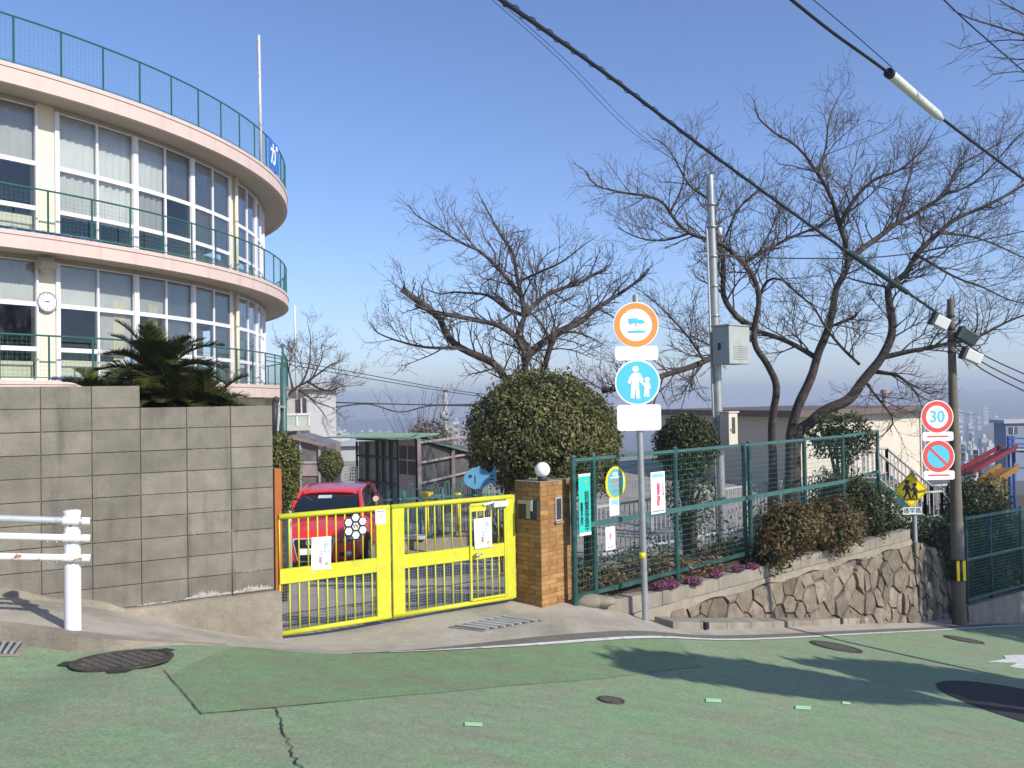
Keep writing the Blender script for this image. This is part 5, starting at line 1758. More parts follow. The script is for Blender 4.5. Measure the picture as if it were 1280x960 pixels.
def cherry(label, limbs, seed, conv, base_z, group, twig_scale=1.0, spacing=.30, minr=.0034, name='cherry_tree'):
    """limbs: list of (pixel polyline, depth start, depth end, radius start, radius end, twig flag)"""
    rnd = random.Random(seed)
    first = None
    tw = Twigs(rnd, minr)
    root = None
    for li, (pix, da, db, ra, rb, flag) in enumerate(limbs):
        m = len(pix)
        pts = [P(*conv(x, y), da + (db - da) * k / (m - 1)) for k, (x, y) in enumerate(pix)]
        if li == 0:
            b = pts[0].copy()
            gz_ = base_z
            root = thing(name, label, 'tree', (b.x, b.y, gz_), group)
        if pix[0] == limbs[0][0][0] or flag == 'base':
            pts = [Vector((pts[0].x + rnd.uniform(-.03, .03), pts[0].y, base_z - .1))] + pts
        if rb < .022 and len(pts) > 3: pts[-1] = pts[-2].lerp(pts[-1], .55)
        fine = catmull(pts, .12)
        n = len(fine)
        fine = [p + Vector((mnoise.noise(p * 1.3), mnoise.noise(p * 1.3 + Vector((9, 2, 4))), mnoise.noise(p * 1.3 + Vector((1, 7, 3))))) * (.03 + .02 * (i / n)) for i, p in enumerate(fine)]
        radii = [(ra + (rb - ra) * (i / (n - 1)) ** .8) * (1 + .10 * mnoise.noise(p * 3.1)) for i, p in enumerate(fine)]
        mb = MB(); mb.tube(fine, radii, 10 if ra > .05 else 7)
        mb.build('trunk' if (li == 0 or flag == 'base') else 'limb', m_bark, root, True)
        # side branches
        start = {0: .55, 1: .12, 'base': .5}.get(flag, .2)
        i = int(n * start)
        step = max(1, int(spacing / .12))
        while i < n - 1:
            f = i / n
            ax = (fine[min(i + 1, n - 1)] - fine[i - 1]).normalized()
            side = Vector((rnd.gauss(0, 1), rnd.gauss(0, 1), rnd.gauss(.30, .6)))
            side = side - ax * side.dot(ax)
            side.normalize()
            ang = rnd.uniform(.5, 1.05)
            L = rnd.uniform(.45, 1.12) * twig_scale * (1.2 - .65 * f)
            tw.grow(fine[i], (ax * math.cos(ang) + side * math.sin(ang)).normalized(), L, min(radii[i] * .5, .020), 1)
            i += max(1, int(step * rnd.uniform(.6, 1.4)))
        # leader at the tip
        ax = (fine[-1] - fine[-3]).normalized()
        if rb < .022: tw.grow(fine[-1], ax, .3 * twig_scale, rb * .9, 1)
        else:
            for _ in range(3): tw.grow(fine[-2], (ax + Vector((rnd.gauss(0, .5), rnd.gauss(0, .5), .5))).normalized(), .6 * twig_scale, .010, 1)
    stuff(tw.mb.build('crown_twigs', m_twig, root))
    return root

# tree over the clipped bush (left of centre)
ca = lambda x, y: (460 + x / 3.428, 200 + y / 3.428)
LA = [
    ([(650, 1010), (665, 920), (672, 850), (640, 780), (600, 735), (540, 700), (420, 680), (300, 658), (200, 625)], 16.0, 15.0, .105, .03, 0),
    ([(600, 1000), (585, 945), (530, 870), (430, 820), (370, 780), (330, 720), (310, 680), (240, 630), (140, 555)], 16.0, 15.4, .115, .055, 'base'),
    ([(672, 860), (690, 835), (740, 790), (780, 760), (830, 728), (900, 700), (960, 655), (1070, 580), (1150, 520), (1230, 450)], 16.0, 17.0, .085, .02, 1),
    ([(680, 840), (685, 800), (640, 750), (668, 680), (662, 600), (640, 500), (620, 400), (570, 320), (520, 230), (460, 125)], 16.0, 16.4, .07, .012, 1),
    ([(668, 670), (600, 640), (530, 590), (480, 570), (370, 565), (310, 577), (220, 540)], 16.0, 17.2, .045, .012, 1),
    ([(660, 585), (580, 490), (540, 450), (480, 390), (400, 350), (300, 290), (200, 230), (150, 168)], 16.1, 15.4, .05, .010, 1),
    ([(672, 665), (740, 600), (790, 570), (900, 530), (960, 490), (1020, 465)], 16.1, 17.4, .05, .028, 1),
    ([(655, 520), (740, 480), (830, 440), (900, 380), (960, 330)], 16.3, 15.6, .028, .010, 1),
    ([(780, 765), (740, 700), (690, 650), (640, 600)], 16.0, 16.6, .035, .015, 1),
    ([(750, 960), (760, 890), (780, 800), (800, 735)], 16.2, 16.0, .075, .05, 'base'),
    ([(380, 803), (250, 800), (150, 780), (50, 740), (5, 700)], 15.6, 14.8, .035, .010, 1),
    ([(830, 735), (900, 740), (960, 760), (1020, 800)], 16.2, 17.2, .03, .010, 1),
    ([(540, 450), (545, 400), (500, 330), (480, 260)], 16, 16.6, .02, .008, 1),
]
cherry('bare cherry tree rising behind the clipped round bush', LA, 21, ca, yard_z(.2, 16), 'bare cherry trees in the yard', .9, .19)

cb_ = lambda x, y: (720 + x / 2.182, 80 + y / 2.182)
LB1 = [
    ([(535, 1030), (538, 950), (545, 880), (520, 820), (485, 755), (500, 655), (490, 600), (460, 550), (400, 490), (310, 460), (260, 400), (230, 370), (130, 350), (60, 330), (10, 262)], 17.5, 15.8, .11, .014, 0),
    ([(487, 720), (440, 690), (402, 630), (403, 540), (380, 460), (370, 380), (310, 330), (250, 230), (180, 180)], 17.3, 17.8, .07, .010, 1),
    ([(455, 545), (550, 490), (650, 450), (720, 400), (760, 300)], 17.2, 18.6, .05, .012, 1),
    ([(498, 640), (520, 595), (560, 590), (620, 640), (700, 690)], 17.4, 16.4, .035, .01, 1),
    ([(488, 745), (420, 770), (350, 812), (230, 855), (150, 875), (75, 890)], 17.4, 15.9, .06, .05, 1),
    ([(310, 460), (240, 480), (160, 470), (90, 440)], 16.6, 17.6, .025, .010, 1),
    ([(260, 400), (290, 330), (300, 260), (345, 190)], 16.4, 16.9, .025, .008, 1),
    ([(400, 490), (440, 400), (500, 340), (520, 260)], 17, 16.2, .03, .008, 1),
    ([(350, 812), (300, 740), (230, 660), (150, 600)], 16.6, 17.0, .03, .010, 1),
]
cherry('bare cherry tree with curving trunk right behind the steel service pole', LB1, 33, cb_, yard_z(5.2, 17.5), 'bare cherry trees in the yard', 1.05, .21)
LB2 = [
    ([(585, 1040), (600, 950), (640, 860), (660, 790), (690, 720), (705, 620), (740, 540), (720, 440), (700, 370), (660, 300), (600, 220), (545, 190), (500, 150), (478, 90)], 18.0, 17.0, .145, .013, 0),
    ([(596, 1034), (640, 978), (690, 942), (742, 915), (785, 860), (830, 800), (862, 730), (852, 640), (858, 605), (900, 570), (930, 520), (990, 460), (1040, 420), (1130, 380), (1230, 325), (1330, 280)], 18.0, 17.2, .165, .018, 'base'),
    ([(740, 535), (800, 490), (870, 440), (940, 400), (1000, 360), (1050, 280), (1110, 240), (1210, 190)], 17.6, 19.0, .07, .012, 1),
    ([(720, 440), (760, 370), (810, 320), (880, 290), (950, 230), (990, 150)], 17.4, 16.6, .05, .010, 1),
    ([(660, 300), (680, 230), (690, 150), (738, 40)], 17.2, 17.6, .032, .007, 1),
    ([(772, 820), (700, 740), (640, 660), (580, 600), (500, 540)], 17.8, 16.8, .035, .010, 1),
    ([(830, 800), (940, 780), (1000, 765), (1100, 740), (1215, 685), (1330, 650)], 17.8, 17.0, .06, .012, 1),
    ([(815, 838), (880, 850), (920, 890), (950, 945)], 17.9, 17.1, .05, .012, 1),
    ([(650, 800), (580, 760), (490, 730)], 17.9, 18.2, .055, .045, 1),
    ([(855, 610), (760, 590), (700, 560)], 17.6, 18.4, .028, .010, 1),
    ([(930, 520), (1000, 560), (1080, 600), (1180, 640), (1300, 665)], 17.4, 18.0, .035, .010, 1),
    ([(990, 460), (1080, 470), (1160, 500), (1230, 530), (1330, 545)], 17.3, 18.2, .03, .010, 1),
    ([(870, 440), (900, 340), (930, 230), (960, 150)], 18.2, 18.8, .03, .008, 1),
    ([(690, 720), (760, 690), (765, 680)], 18, 17.6, .03, .028, 1),
    ([(785, 860), (860, 960), (850, 1000)], 18, 17.4, .03, .015, 1),
    ([(1000, 360), (1080, 330), (1150, 260), (1200, 200), (1290, 150)], 18.6, 18.0, .03, .008, 1),
]
cherry('large bare cherry tree with leaning double trunk left of the utility pole', LB2, 45, cb_, yard_z(7, 18) - .3, 'bare cherry trees in the yard', 1.1, .20)
# far tree by the round building
cf = lambda x, y: (320 + x / 3.693, 380 + y / 3.693)
LF = [
    ([(120, 520), (150, 420), (190, 385), (260, 345), (330, 290), (400, 260)], 33, 32, .12, .02, 0),
    ([(200, 380), (230, 330), (250, 250), (250, 150), (235, 60)], 33, 34, .05, .012, 1),
    ([(240, 360), (330, 400), (400, 380), (480, 370)], 33, 32, .05, .012, 1),
    ([(200, 400), (280, 450), (350, 480), (400, 520)], 33, 33, .05, .012, 1),
    ([(170, 400), (150, 300), (120, 200), (80, 130)], 33, 34, .05, .012, 1),
    ([(260, 345), (300, 250), (300, 190), (340, 200)], 33, 33, .04, .012, 1),
    ([(240, 420), (300, 490), (330, 540)], 33, 32.5, .03, .01, 1),
]
cherry('smaller bare tree beside the far end of the round building', LF, 57, cf, -1.47, 'bare trees further off', 1.5, .55, .0055, 'bare_tree')
# overhanging branch tips, top right (tree outside the view)
LD = [
    ([(1460, 240), (1400, 130), (1330, 60), (1270, 40), (1215, 25), (1180, 10)], 9.5, 8.8, .10, .006, 0),
    ([(1400, 130), (1330, 75), (1270, 72), (1220, 68)], 9.4, 9.0, .03, .004, 1),
    ([(1330, 62), (1290, 10), (1240, -30)], 9.3, 9.2, .03, .004, 1),
    ([(1400, 130), (1340, 100), (1290, 95), (1250, 104)], 9.4, 9.2, .02, .004, 1),
    ([(1340, 70), (1300, 30), (1260, 8), (1230, -10)], 9.3, 8.9, .02, .004, 1),
    ([(1330, 62), (1280, 50), (1235, 52), (1200, 60), (1175, 48)], 9.3, 9.0, .012, .004, 1),
    ([(1400, 130), (1330, 110), (1285, 88), (1240, 92), (1215, 110)], 9.4, 9.0, .014, .004, 1),
]
cherry('bare branch tips hanging into the top right corner', LD, 61, lambda x, y: (x, y), H(9.5, 9.4), 'bare trees further off', .38, .16, .0028, 'overhanging_tree')

# ================================================================== leafy plants
def leaf_mesh(name, C_, N_, size, aspect, m, parent=None, curl=.25):
    n = len(C_)
    up = RNG.normal(size=(n, 3))
    t = np.cross(N_, up); t /= np.linalg.norm(t, axis=1, keepdims=True) + 1e-9
    b = np.cross(N_, t)
    s = size * RNG.uniform(.65, 1.35, (n, 1))
    a, w = t * s * .5, b * s * .5 * aspect
    V = np.stack([C_ - a, C_ - w + N_ * s * curl * .3, C_ + a, C_ + w + N_ * s * curl * .3], 1).reshape(-1, 3)
    me = bpy.data.meshes.new(name)
    me.vertices.add(4 * n); me.vertices.foreach_set('co', V.ravel())
    me.loops.add(4 * n); me.loops.foreach_set('vertex_index', np.arange(4 * n, dtype=np.int32))
    me.polygons.add(n); me.polygons.foreach_set('loop_start', np.arange(0, 4 * n, 4, dtype=np.int32))
    me.update(calc_edges=True)
    me.validate()
    me.materials.append(m)
    o = bpy.data.objects.new(name, me)
    attach(o, parent)
    return o

def lump(dirs, seed, amp, freq):
    return np.array([1 + amp * (mnoise.noise(Vector(d) * freq + Vector((seed, seed * 1.7, 3))) + .5 * mnoise.noise(Vector(d) * freq * 2.3 + Vector((seed, 5, 3)))) for d in dirs])

def bush(label, cat, c, rx, ry, rz, n, size, m, base_z, seed, amp=.12, freq=2.0, name='bush', core=.80, trunk=True, flat=0.0, group=None, depth=.22, aspect=.55, cut=-1.0):
    t = thing(name, label, cat, (c.x, c.y, base_z), group)
    d = RNG.normal(size=(n, 3)); d /= np.linalg.norm(d, axis=1, keepdims=True)
    d = d[d[:, 2] > cut]
    n = len(d)
    lm = lump(d, seed, amp, freq)
    rr = 1 - depth * RNG.random((n, 1)) ** 1.6 + .03 * RNG.normal(size=(n, 1)) + (RNG.random((n, 1)) < .06) * RNG.random((n, 1)) * .14
    R_ = np.array([rx, ry, rz])
    pos = np.array(c)[None] + d * R_ * lm[:, None] * rr
    nn = d / R_; nn /= np.linalg.norm(nn, axis=1, keepdims=True)
    nn = nn + RNG.normal(size=(n, 3)) * .65 + np.array([0, 0, .25]); nn /= np.linalg.norm(nn, axis=1, keepdims=True)
    stuff(leaf_mesh('crown', pos, nn, size, aspect, m, t))
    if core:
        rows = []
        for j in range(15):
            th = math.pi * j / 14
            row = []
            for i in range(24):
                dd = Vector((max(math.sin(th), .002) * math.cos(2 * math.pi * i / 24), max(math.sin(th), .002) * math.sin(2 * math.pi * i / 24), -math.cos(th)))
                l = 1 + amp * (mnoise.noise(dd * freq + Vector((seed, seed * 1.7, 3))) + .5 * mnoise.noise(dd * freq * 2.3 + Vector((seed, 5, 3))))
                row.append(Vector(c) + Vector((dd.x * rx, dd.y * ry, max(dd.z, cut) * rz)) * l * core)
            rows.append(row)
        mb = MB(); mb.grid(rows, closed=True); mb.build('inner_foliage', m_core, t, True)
    if trunk:
        mb = MB()
        for k in range(4):
            a = 1.6 * k
            mb.tube([Vector((c.x + .05 * math.cos(a), c.y + .05 * math.sin(a), base_z - .05)), Vector((c.x + .12 * math.cos(a) * rx, c.y + .12 * math.sin(a), base_z + (c.z - base_z) * .5)), Vector((c.x + .4 * rx * math.cos(a), c.y + .4 * ry * math.sin(a), c.z))], [.05, .04, .02], 8)
        mb.build('trunk', m_bark, t, True)
    return t

c = P(676, 538, 13.2)
bush('large clipped round evergreen bush behind the brick pillar', 'bush', c + Vector((0, .1, -.05)), 1.09, 1.05, .93, 38000, .052, m_leafh, yard_z(c.x, 13.2), 1.3, .115, 3.3, 'clipped_bush', core=.84)
c = P(735, 552, 13.8)
bush('looser green shrub on the right of the clipped bush', 'shrub', c, .52, .5, .85, 6500, .06, m_leafh, yard_z(c.x, 13.8), 4.1, .22, 2.0, 'shrub')
c = P(858, 556, 14.6)
bush('dark rounded shrub between sign pole and service pole', 'shrub', c, .52, .5, .52, 6500, .055, m_leafd, yard_z(c.x, 14.6), 7.7, .15, 2.2, 'shrub')
c = P(862, 610, 14.4)
bush('thin leafy lower growth under the dark shrub behind the fence', 'shrub', c, .42, .4, .7, 2200, .055, m_leafd, yard_z(c.x, 14.4), 2.2, .3, 2.2, 'shrub', core=0)
# left, behind the wall end
c = P(349, 590, 12.4)
bush('light green shrub against the end of the block wall', 'shrub', c, .30, .4, .55, 4500, .045, m_leafl, yard_z(c.x, 12.4), 3.3, .2, 2.0, 'shrub')
c = P(413, 580, 23.0)
bush('small clipped dark green tree behind the red car', 'tree', c, .33, .4, .38, 4200, .05, m_leafh, -1.46, 5.5, .12, 2.4, 'clipped_tree')
# hanging nandina over the stone wall
for k, (px, py, d, rx, rz, m, lab) in enumerate(((985, 660, 13.25, .62, .42, m_leafr, 'reddish leafy shrub spilling over the stone wall, left one'), (1040, 655, 13.9, .55, .42, m_leafr, 'reddish green shrub spilling over the stone wall near the corner'),
                                      (962, 690, 12.9, .30, .30, m_leafr, 'small reddish tuft hanging over the coping'), (1052, 620, 15.6, .6, .5, m_leafm, 'green shrub behind the fence end'),
                                      (1082, 640, 15.3, .55, .5, m_leafd, 'dark green shrub at the corner of the stone wall'), (1112, 672, 17.0, .6, .55, m_leafd, 'dark shrub below the stair railing'))):
    c = P(px, py, d)
    bush(lab, 'shrub', c, rx, .5, rz, 3600 if k != 2 else 1300, .075, m, c.z - rz * 1.0, 1.1 * k + .4, .35, 2.6, 'hanging_shrub', core=.55, trunk=False, depth=.45, aspect=.38)
c = P(1050, 545, 16.6)
bush('leafy evergreen shrub in front of the cream building', 'shrub', c, .62, .5, .45, 2600, .07, m_leafd, yard_z(c.x, 16.6), 6.6, .35, 2.4, 'shrub', core=.4)
for k, (px, py, d, rx, rz, m, lab) in enumerate(((1165, 690, 17.6, .8, .75, m_leafd, 'dark bush filling the slope beside the stairs'), (1222, 640, 18.6, .75, .8, m_leafd, 'dark bush just right of the utility pole'),
                                                (1262, 690, 18.8, .75, .8, m_leafm, 'green hedge bush behind the right-hand fence'), (1230, 715, 18.4, .6, .6, m_leafd, 'low hedge bush behind the right-hand fence'),
                                                (1302, 690, 19.3, .8, .9, m_leafm, 'hedge bush at the right edge of the picture'))):
    c = P(px, py, d)
    bush(lab, 'bush', c, rx, .6, rz, 4200, .075, m, c.z - rz, 1.7 * k + 1.3, .3, 2.2, 'hedge_bush', core=.7, trunk=False, depth=.35, aspect=.5)

# ground cover, litter and blossom cushions in the planter
def scatter(name, n, a0, a1, b0, b1, z0, z1, size, m, lab, cat):
    pts_ = []
    for _ in range(n):
        a = random.uniform(a0, a1); b = random.uniform(b0, b1)
        q = SWA + d_ * a - n_ * b
        dens = mnoise.noise(Vector((a * 1.1, b * 1.6, size * 77)))
        if dens < -.15: continue
        pts_.append((q.x, q.y, -.79 + random.uniform(z0, z1) * (.6 + max(0, dens))))
    C_ = np.array(pts_); N_ = RNG.normal(size=C_.shape) * .6 + np.array([0, 0, .7]); N_ /= np.linalg.norm(N_, axis=1, keepdims=True)
    o = stuff(leaf_mesh(name, C_, N_, size, .5, m)); tag(o, lab, cat); return o
scatter('dry_leaves', 5200, .05, 5.5, .18, 1.3, .0, .13, .08, m_leafb, 'dry brown fallen leaves under the fence', 'leaves')
scatter('ground_cover', 4200, .1, 6.4, .10, .9, .0, .09, .045, m_leafm, 'low green ground cover along the planter edge', 'plants')
scatter('undergrowth', 1500, .3, 4.2, .55, 1.3, .05, .55, .065, m_leafm, 'straggly green undergrowth behind the fence', 'plants')
for k, (px, py, d, s) in enumerate(((824, 729, 11.05, .13), (839, 727, 11.15, .13), (866, 724, 11.45, .15), (895, 715, 11.8, .11), (922, 708, 12.15, .11), (940, 705, 12.4, .11))):
    c = P(px, py, d)
    bush(('magenta flower cushion just right of the sign pole', 'magenta flower cushion second from the sign pole', 'dark magenta flower tuft hanging over the coping', 'small magenta flower cushion in the middle of the planter edge', 'small magenta flower cushion left of the red shrubs', 'magenta flower tuft under the red shrubs')[k], 'flowers', c - Vector((0, 0, .03)), s * .85, s * .5, s * .42, 520, .024, m_pinkf, c.z - s * .6, k * 1.9, .3, 3, 'flower_cushion', core=.7, trunk=False, group='flower cushions on the planter edge')
# bare stalks and grasses round the clipped bush and aviary
def stalks(label, px, py, d, n, h, spread, m, seed):
    rnd = random.Random(seed); b = P(px, py, d); b.z = yard_z(b.x, d) if d < 22 else -1.46
    mb = MB()
    for k in range(n):
        a = rnd.uniform(0, 6.28); s = rnd.uniform(.1, 1) * spread
        hh = rnd.uniform(.6, 1) * h
        p0 = b + Vector((rnd.uniform(-.15, .15), rnd.uniform(-.1, .1), 0))
        p1 = p0 + Vector((math.cos(a) * s * .4, math.sin(a) * s * .4, hh * .6)); p2 = p0 + Vector((math.cos(a) * s, math.sin(a) * s, hh))
        mb.tube([p0, p1, p2], [.012, .009, .004], 4, False)
        for q in range(3):
            f = rnd.uniform(.3, 1); w_ = p1.lerp(p2, f)
            mb.tube([w_, w_ + Vector((rnd.uniform(-.3, .3), rnd.uniform(-.2, .2), rnd.uniform(.1, .4)))], [.006, .003], 3, False)
    tag(mb.build('bare_shrub', m), label, 'shrub')
stalks('leafless twiggy shrub rising over the aviary roof', 525, 600, 25.5, 26, 3.7, 1.5, m_twig, 3)
stalks('dry pale stalks beside the clipped bush', 632, 640, 14.2, 40, .95, .5, m_straw, 4)
c = P(527, 548, 25.6)
bush('brown leafy shrub top behind the aviary roof, left', 'shrub', c, .35, .3, .55, 900, .07, m_leafb, -1.46, 2.9, .3, 2.4, 'shrub', core=.5, trunk=True)
c = P(545, 555, 25.9)
bush('green leafy shrub top behind the aviary roof', 'shrub', c, .45, .3, .7, 1300, .07, m_leafm, -1.46, 3.9, .3, 2.4, 'shrub', core=.3, trunk=True)
for k, (px, py, s) in enumerate(((560, 555, .55), (578, 560, .6), (595, 566, .5))):
    c = P(px, py, 26.4)
    bush(('pale dry reed clump behind the aviary, left', 'pale dry reed clump behind the aviary, middle', 'pale dry reed clump behind the aviary, right')[k], 'grass clump', c, s * .55, .4, s * 1.3, 1100, .08, m_straw, -1.46, k + 2.5, .3, 2.4, 'reed_clump', core=0, trunk=True, aspect=.16, depth=.7)

# ================================================================== cycads behind the wall
def cycad(label, base, trunk_h, nf, flen, seed, tilt0):
    rnd = random.Random(seed)
    t = thing('cycad', label, 'palm', base, 'cycads behind the wall')
    top = base + Vector((0, 0, trunk_h))
    mb = MB(); mb.tube([base - Vector((0, 0, .1)), base.lerp(top, .5), top], [.16, .17, .13], 14); mb.build('trunk', m_bark, t, True)
    for k in range(nf):
        a = 2.4 * k + rnd.uniform(-.2, .2)
        el = rad(tilt0 + (76 - tilt0) * (k / nf) + rnd.uniform(-8, 8))
        L = flen * rnd.uniform(.8, 1.08)
        d = Vector((math.cos(a) * math.cos(el), math.sin(a) * math.cos(el), math.sin(el)))
        pts_ = [top.copy()]; q = top.copy(); n = 14
        for i in range(n):
            d = (d + Vector((0, 0, -.075 - .04 * (i / n)))).normalized(); q = q + d * (L / n); pts_.append(q.copy())
        mb = MB(); mb.tube(pts_, [.011 * (1 - .8 * i / n) + .002 for i in range(n + 1)], 4, False)
        nl = 46
        for i in range(nl):
            f = .12 + .88 * i / nl
            j = min(int(f * n), n - 1); p = pts_[j].lerp(pts_[j + 1], f * n - j)
            ax = (pts_[j + 1] - pts_[j]).normalized()
            sd = ax.cross(Vector((0, 0, 1)))
            if sd.length < .05: sd = ax.cross(Vector((1, 0, 0)))
            sd.normalize(); upv = sd.cross(ax)
            ll = .19 * math.sin(math.pi * min(.97, .12 + .86 * f)) ** .6 + .02
            for s in (-1, 1):
                e = p + (sd * s * .80 + ax * .55 + upv * (.22 + rnd.uniform(-.1, .1))).normalized() * ll
                w_ = ax * .012
                mb.add([p - w_, p + w_, e + w_ * .1, e - w_ * .3], [(0, 1, 2, 3)])
        mb.build('frond', m_cycad, t)
    for k in range(5):
        mb = MB(); a = 1.3 * k; mb.sphere(top + Vector((.10 * math.cos(a), .10 * math.sin(a), .06)), .06, .06, .09, 8, 6); mb.build('woolly_bud', mat('orange_wool_%d_%d' % (seed, k), (.30, .15, .04), .95, var=.3, scale=30), t, True)
    return t
b = P(198, 468, 9.75); b.z = -.7
cycad('taller cycad palm above the lower part of the block wall', b, P(198, 464, 9.75).z - .10 + .7, 52, .80, 5, -12)
b = P(222, 505, 9.35); b.z = -.7
cycad('low spreading cycad just behind the block wall, in the middle', b, P(222, 520, 9.35).z + .7, 34, .66, 8, 5)
b = P(258, 512, 9.5); b.z = -.7
cycad('low spreading cycad just behind the block wall, on the right', b, P(262, 522, 9.5).z + .7, 24, .60, 9, 5)
b = P(128, 520, 9.0); b.z = -.7
cycad('small cycad showing only frond tips over the higher wall step', b, P(128, 505, 9.0).z + .7, 18, .50, 14, 5)

# ================================================================== aviary hut behind the gate
hd = 23.5
hz0 = -1.46
hut = thing('aviary_hut', 'wire-fronted aviary hut with pale green sheet roof behind the gate', 'hut', P(520, 640, hd))
A_, B_, D_ = P(446, 560, 25.2), P(524, 560, 22.6), P(602, 560, 27.0)
for p in (A_, B_, D_): p.z = hz0
m_hut = mat('greyish_pink_boards', (.36, .29, .275), .8, var=.12, scale=4)
m_hutf = mat('hut_timber', (.34, .27, .25), .8, var=.15, scale=5)
m_mesh = mat('dark_netting', (.06, .06, .06), .9, var=.2)
m_roofg = mat('pale_green_roof_sheet', (.26, .42, .25), .6, var=.12, scale=2)
zl, zr_, zp = P(446, 552, 25.2).z, P(602, 573, 27.0).z, P(524, 549, 22.6).z
mb = MB()
def wallq(m, a, b, z0a, z1a, z0b, z1b, th=.05):
    d = (b - a); d.z = 0; d.normalize(); n = Vector((d.y, -d.x, 0)) * th
    q = [Vector((a.x, a.y, z0a)), Vector((b.x, b.y, z0b)), Vector((b.x, b.y, z1b)), Vector((a.x, a.y, z1a))]
    m.prism(q, -n)
# solid pink corner part
Bm = A_.lerp(B_, .70)
Lb = lambda f, za: Vector((*A_.lerp(B_, f).xy, za))
zt = lambda f: zl + (zp - zl) * f
def panel(name, a, b, z0, z1a, z1b, m, th=.05, off=0.0):
    d = (b - a); d.z = 0; d.normalize(); n = Vector((d.y, -d.x, 0))
    q = [Vector((a.x, a.y, z0)) + n * off, Vector((b.x, b.y, z0)) + n * off, Vector((b.x, b.y, z1b)) + n * off, Vector((a.x, a.y, z1a)) + n * off]
    mb = MB(); mb.prism(q, -n * th); return mb.build(name, m, hut)
panel('board_wall', A_.lerp(B_, .68), B_, hz0, zt(.68), zp, m_hut)
for (f0, f1, z0, z1) in ((.71, .81, .15, .50), (.84, .95, .15, .50), (.71, .81, -.25, .10), (.84, .95, -.25, .10)):
    w_ = panel('window', A_.lerp(B_, f0), A_.lerp(B_, f1), z0, z1, z1, m_dark, .03, .02)
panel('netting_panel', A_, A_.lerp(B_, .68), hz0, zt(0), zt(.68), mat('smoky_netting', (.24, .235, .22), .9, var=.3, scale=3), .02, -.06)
for f in (0, .17, .34, .44, .56, .68):
    mb = MB(); p = A_.lerp(B_, f); mb.bar(Vector((p.x, p.y, hz0)), Vector((p.x, p.y, zt(f))), .06, .06); mb.build('stud', m_dark, hut)
for z in (-.55, .15, .62):
    mb = MB(); mb.bar(Lb(0, z), Lb(.68, z), .04, .06); mb.build('cross_rail', m_dark, hut)
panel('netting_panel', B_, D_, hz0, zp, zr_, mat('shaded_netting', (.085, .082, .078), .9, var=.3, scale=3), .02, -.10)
for f in (0, .5, 1):
    mb = MB(); p = B_.lerp(D_, f); mb.bar(Vector((p.x, p.y, hz0)), Vector((p.x, p.y, zp + (zr_ - zp) * f)), .085, .085); mb.build('stud', m_hutf, hut)
for z in (-.45, .08, .60):
    mb = MB(); mb.bar(Vector((B_.x, B_.y, z)), Vector((D_.x, D_.y, z + .02)), .05, .055); mb.build('cross_rail', m_hutf, hut)
# roof sheets
back_o = Vector((1.5, 4.5, 0))
q = [Vector((A_.x - .9, A_.y - .1, zl + .12)), Vector((B_.x - .15, B_.y - .35, zp + .02)), Vector((B_.x + .4, B_.y + 1.4, zp + .07)), Vector((A_.x + .3, A_.y + 1.8, zl + .17))]
mb = MB(); mb.prism(q, (0, 0, .03)); mb.build('roof_sheet', m_roofg, hut)
q = [Vector((B_.x - .15, B_.y - .34, zp + .055)), Vector((D_.x + .2, D_.y - .1, zr_ + .04)), Vector((D_.x - .9, D_.y + 1.6, zr_ + .10)), Vector((B_.x - .2, B_.y + 1.6, zp + .09))]
mb = MB(); mb.prism(q, (0, 0, .03)); mb.build('roof_sheet', mat('mossy_roof_sheet', (.10, .16, .13), .7, var=.2), hut)

# ================================================================== teal hoop fence with a blue fish board, low wall
HA, HB = P(455, 620, 18.6), P(645, 600, 19.8)
HA.z = HB.z = -1.46
hoop = thing('hoop_fence', 'low teal hoop-top fence in front of the aviary', 'fence', HA)
hdv = (HB - HA).normalized(); HL = (HB - HA).length
n = int(HL / .135)
for k in range(n):
    a0, a1 = k * HL / n, k * HL / n + .085
    zt_ = -.05 + (.14 if k % 2 else .0)
    r_ = (a1 - a0) / 2
    pts_ = [HA + hdv * a0 + Vector((0, 0, .05))] + [HA + hdv * (a0 + r_ - r_ * math.cos(math.pi * i / 6)) + Vector((0, 0, 1.18 + (.12 if k % 2 else 0) + r_ * math.sin(math.pi * i / 6))) for i in range(7)] + [HA + hdv * a1 + Vector((0, 0, .05))]
    mb = MB(); mb.tube(pts_, .010, 5, False); mb.build('hoop', m_teal_wire, hoop)
for z in (.22, 1.02):
    mb = MB(); mb.bar(HA + Vector((0, 0, z)), HB + Vector((0, 0, z)), .03, .035); mb.build('rail', m_teal_wire, hoop)
for k in range(5):
    p = HA + hdv * HL * k / 4; mb = MB(); mb.tube([p - Vector((0, 0, .1)), p + Vector((0, 0, 1.2))], .03, 8); mb.build('post', m_teal_wire, hoop, True)
mb = MB(); q0, q1 = HA + Vector((0, -.25, 0)), HB + Vector((0, -.25, 0)); mb.bar(q0 + Vector((0, 0, .06)), q1 + Vector((0, 0, .06)), .3, .24); tag(mb.build('low_wall', m_concl, bevel=.01), 'low concrete edging wall under the hoop fence', 'wall')
for k, (px, w_, m, lab) in enumerate(((520, .5, m_pale, 'pale tray on the edging wall, left'), (588, .6, m_concl, 'flat stone slab on the edging wall near the wicket'))):
    p = hitv(px, 655, HA, HB); mb = MB(); mb.box((p.x, p.y - .3, -1.46 + .235), w_, .3, .07); tag(mb.build('slab', m, bevel=.01), lab, 'slab')
m_fish = mat('blue_fish_paint', (.10, .30, .47), .6, var=.12, scale=8)
fc = P(600, 597, 11.9)
fr = Fr(fc, (1, .1, 0))
fish = thing('fish_board', 'blue cut-out wooden fish board above the hoop fence', 'board', fc - Vector((0, 0, .3)))
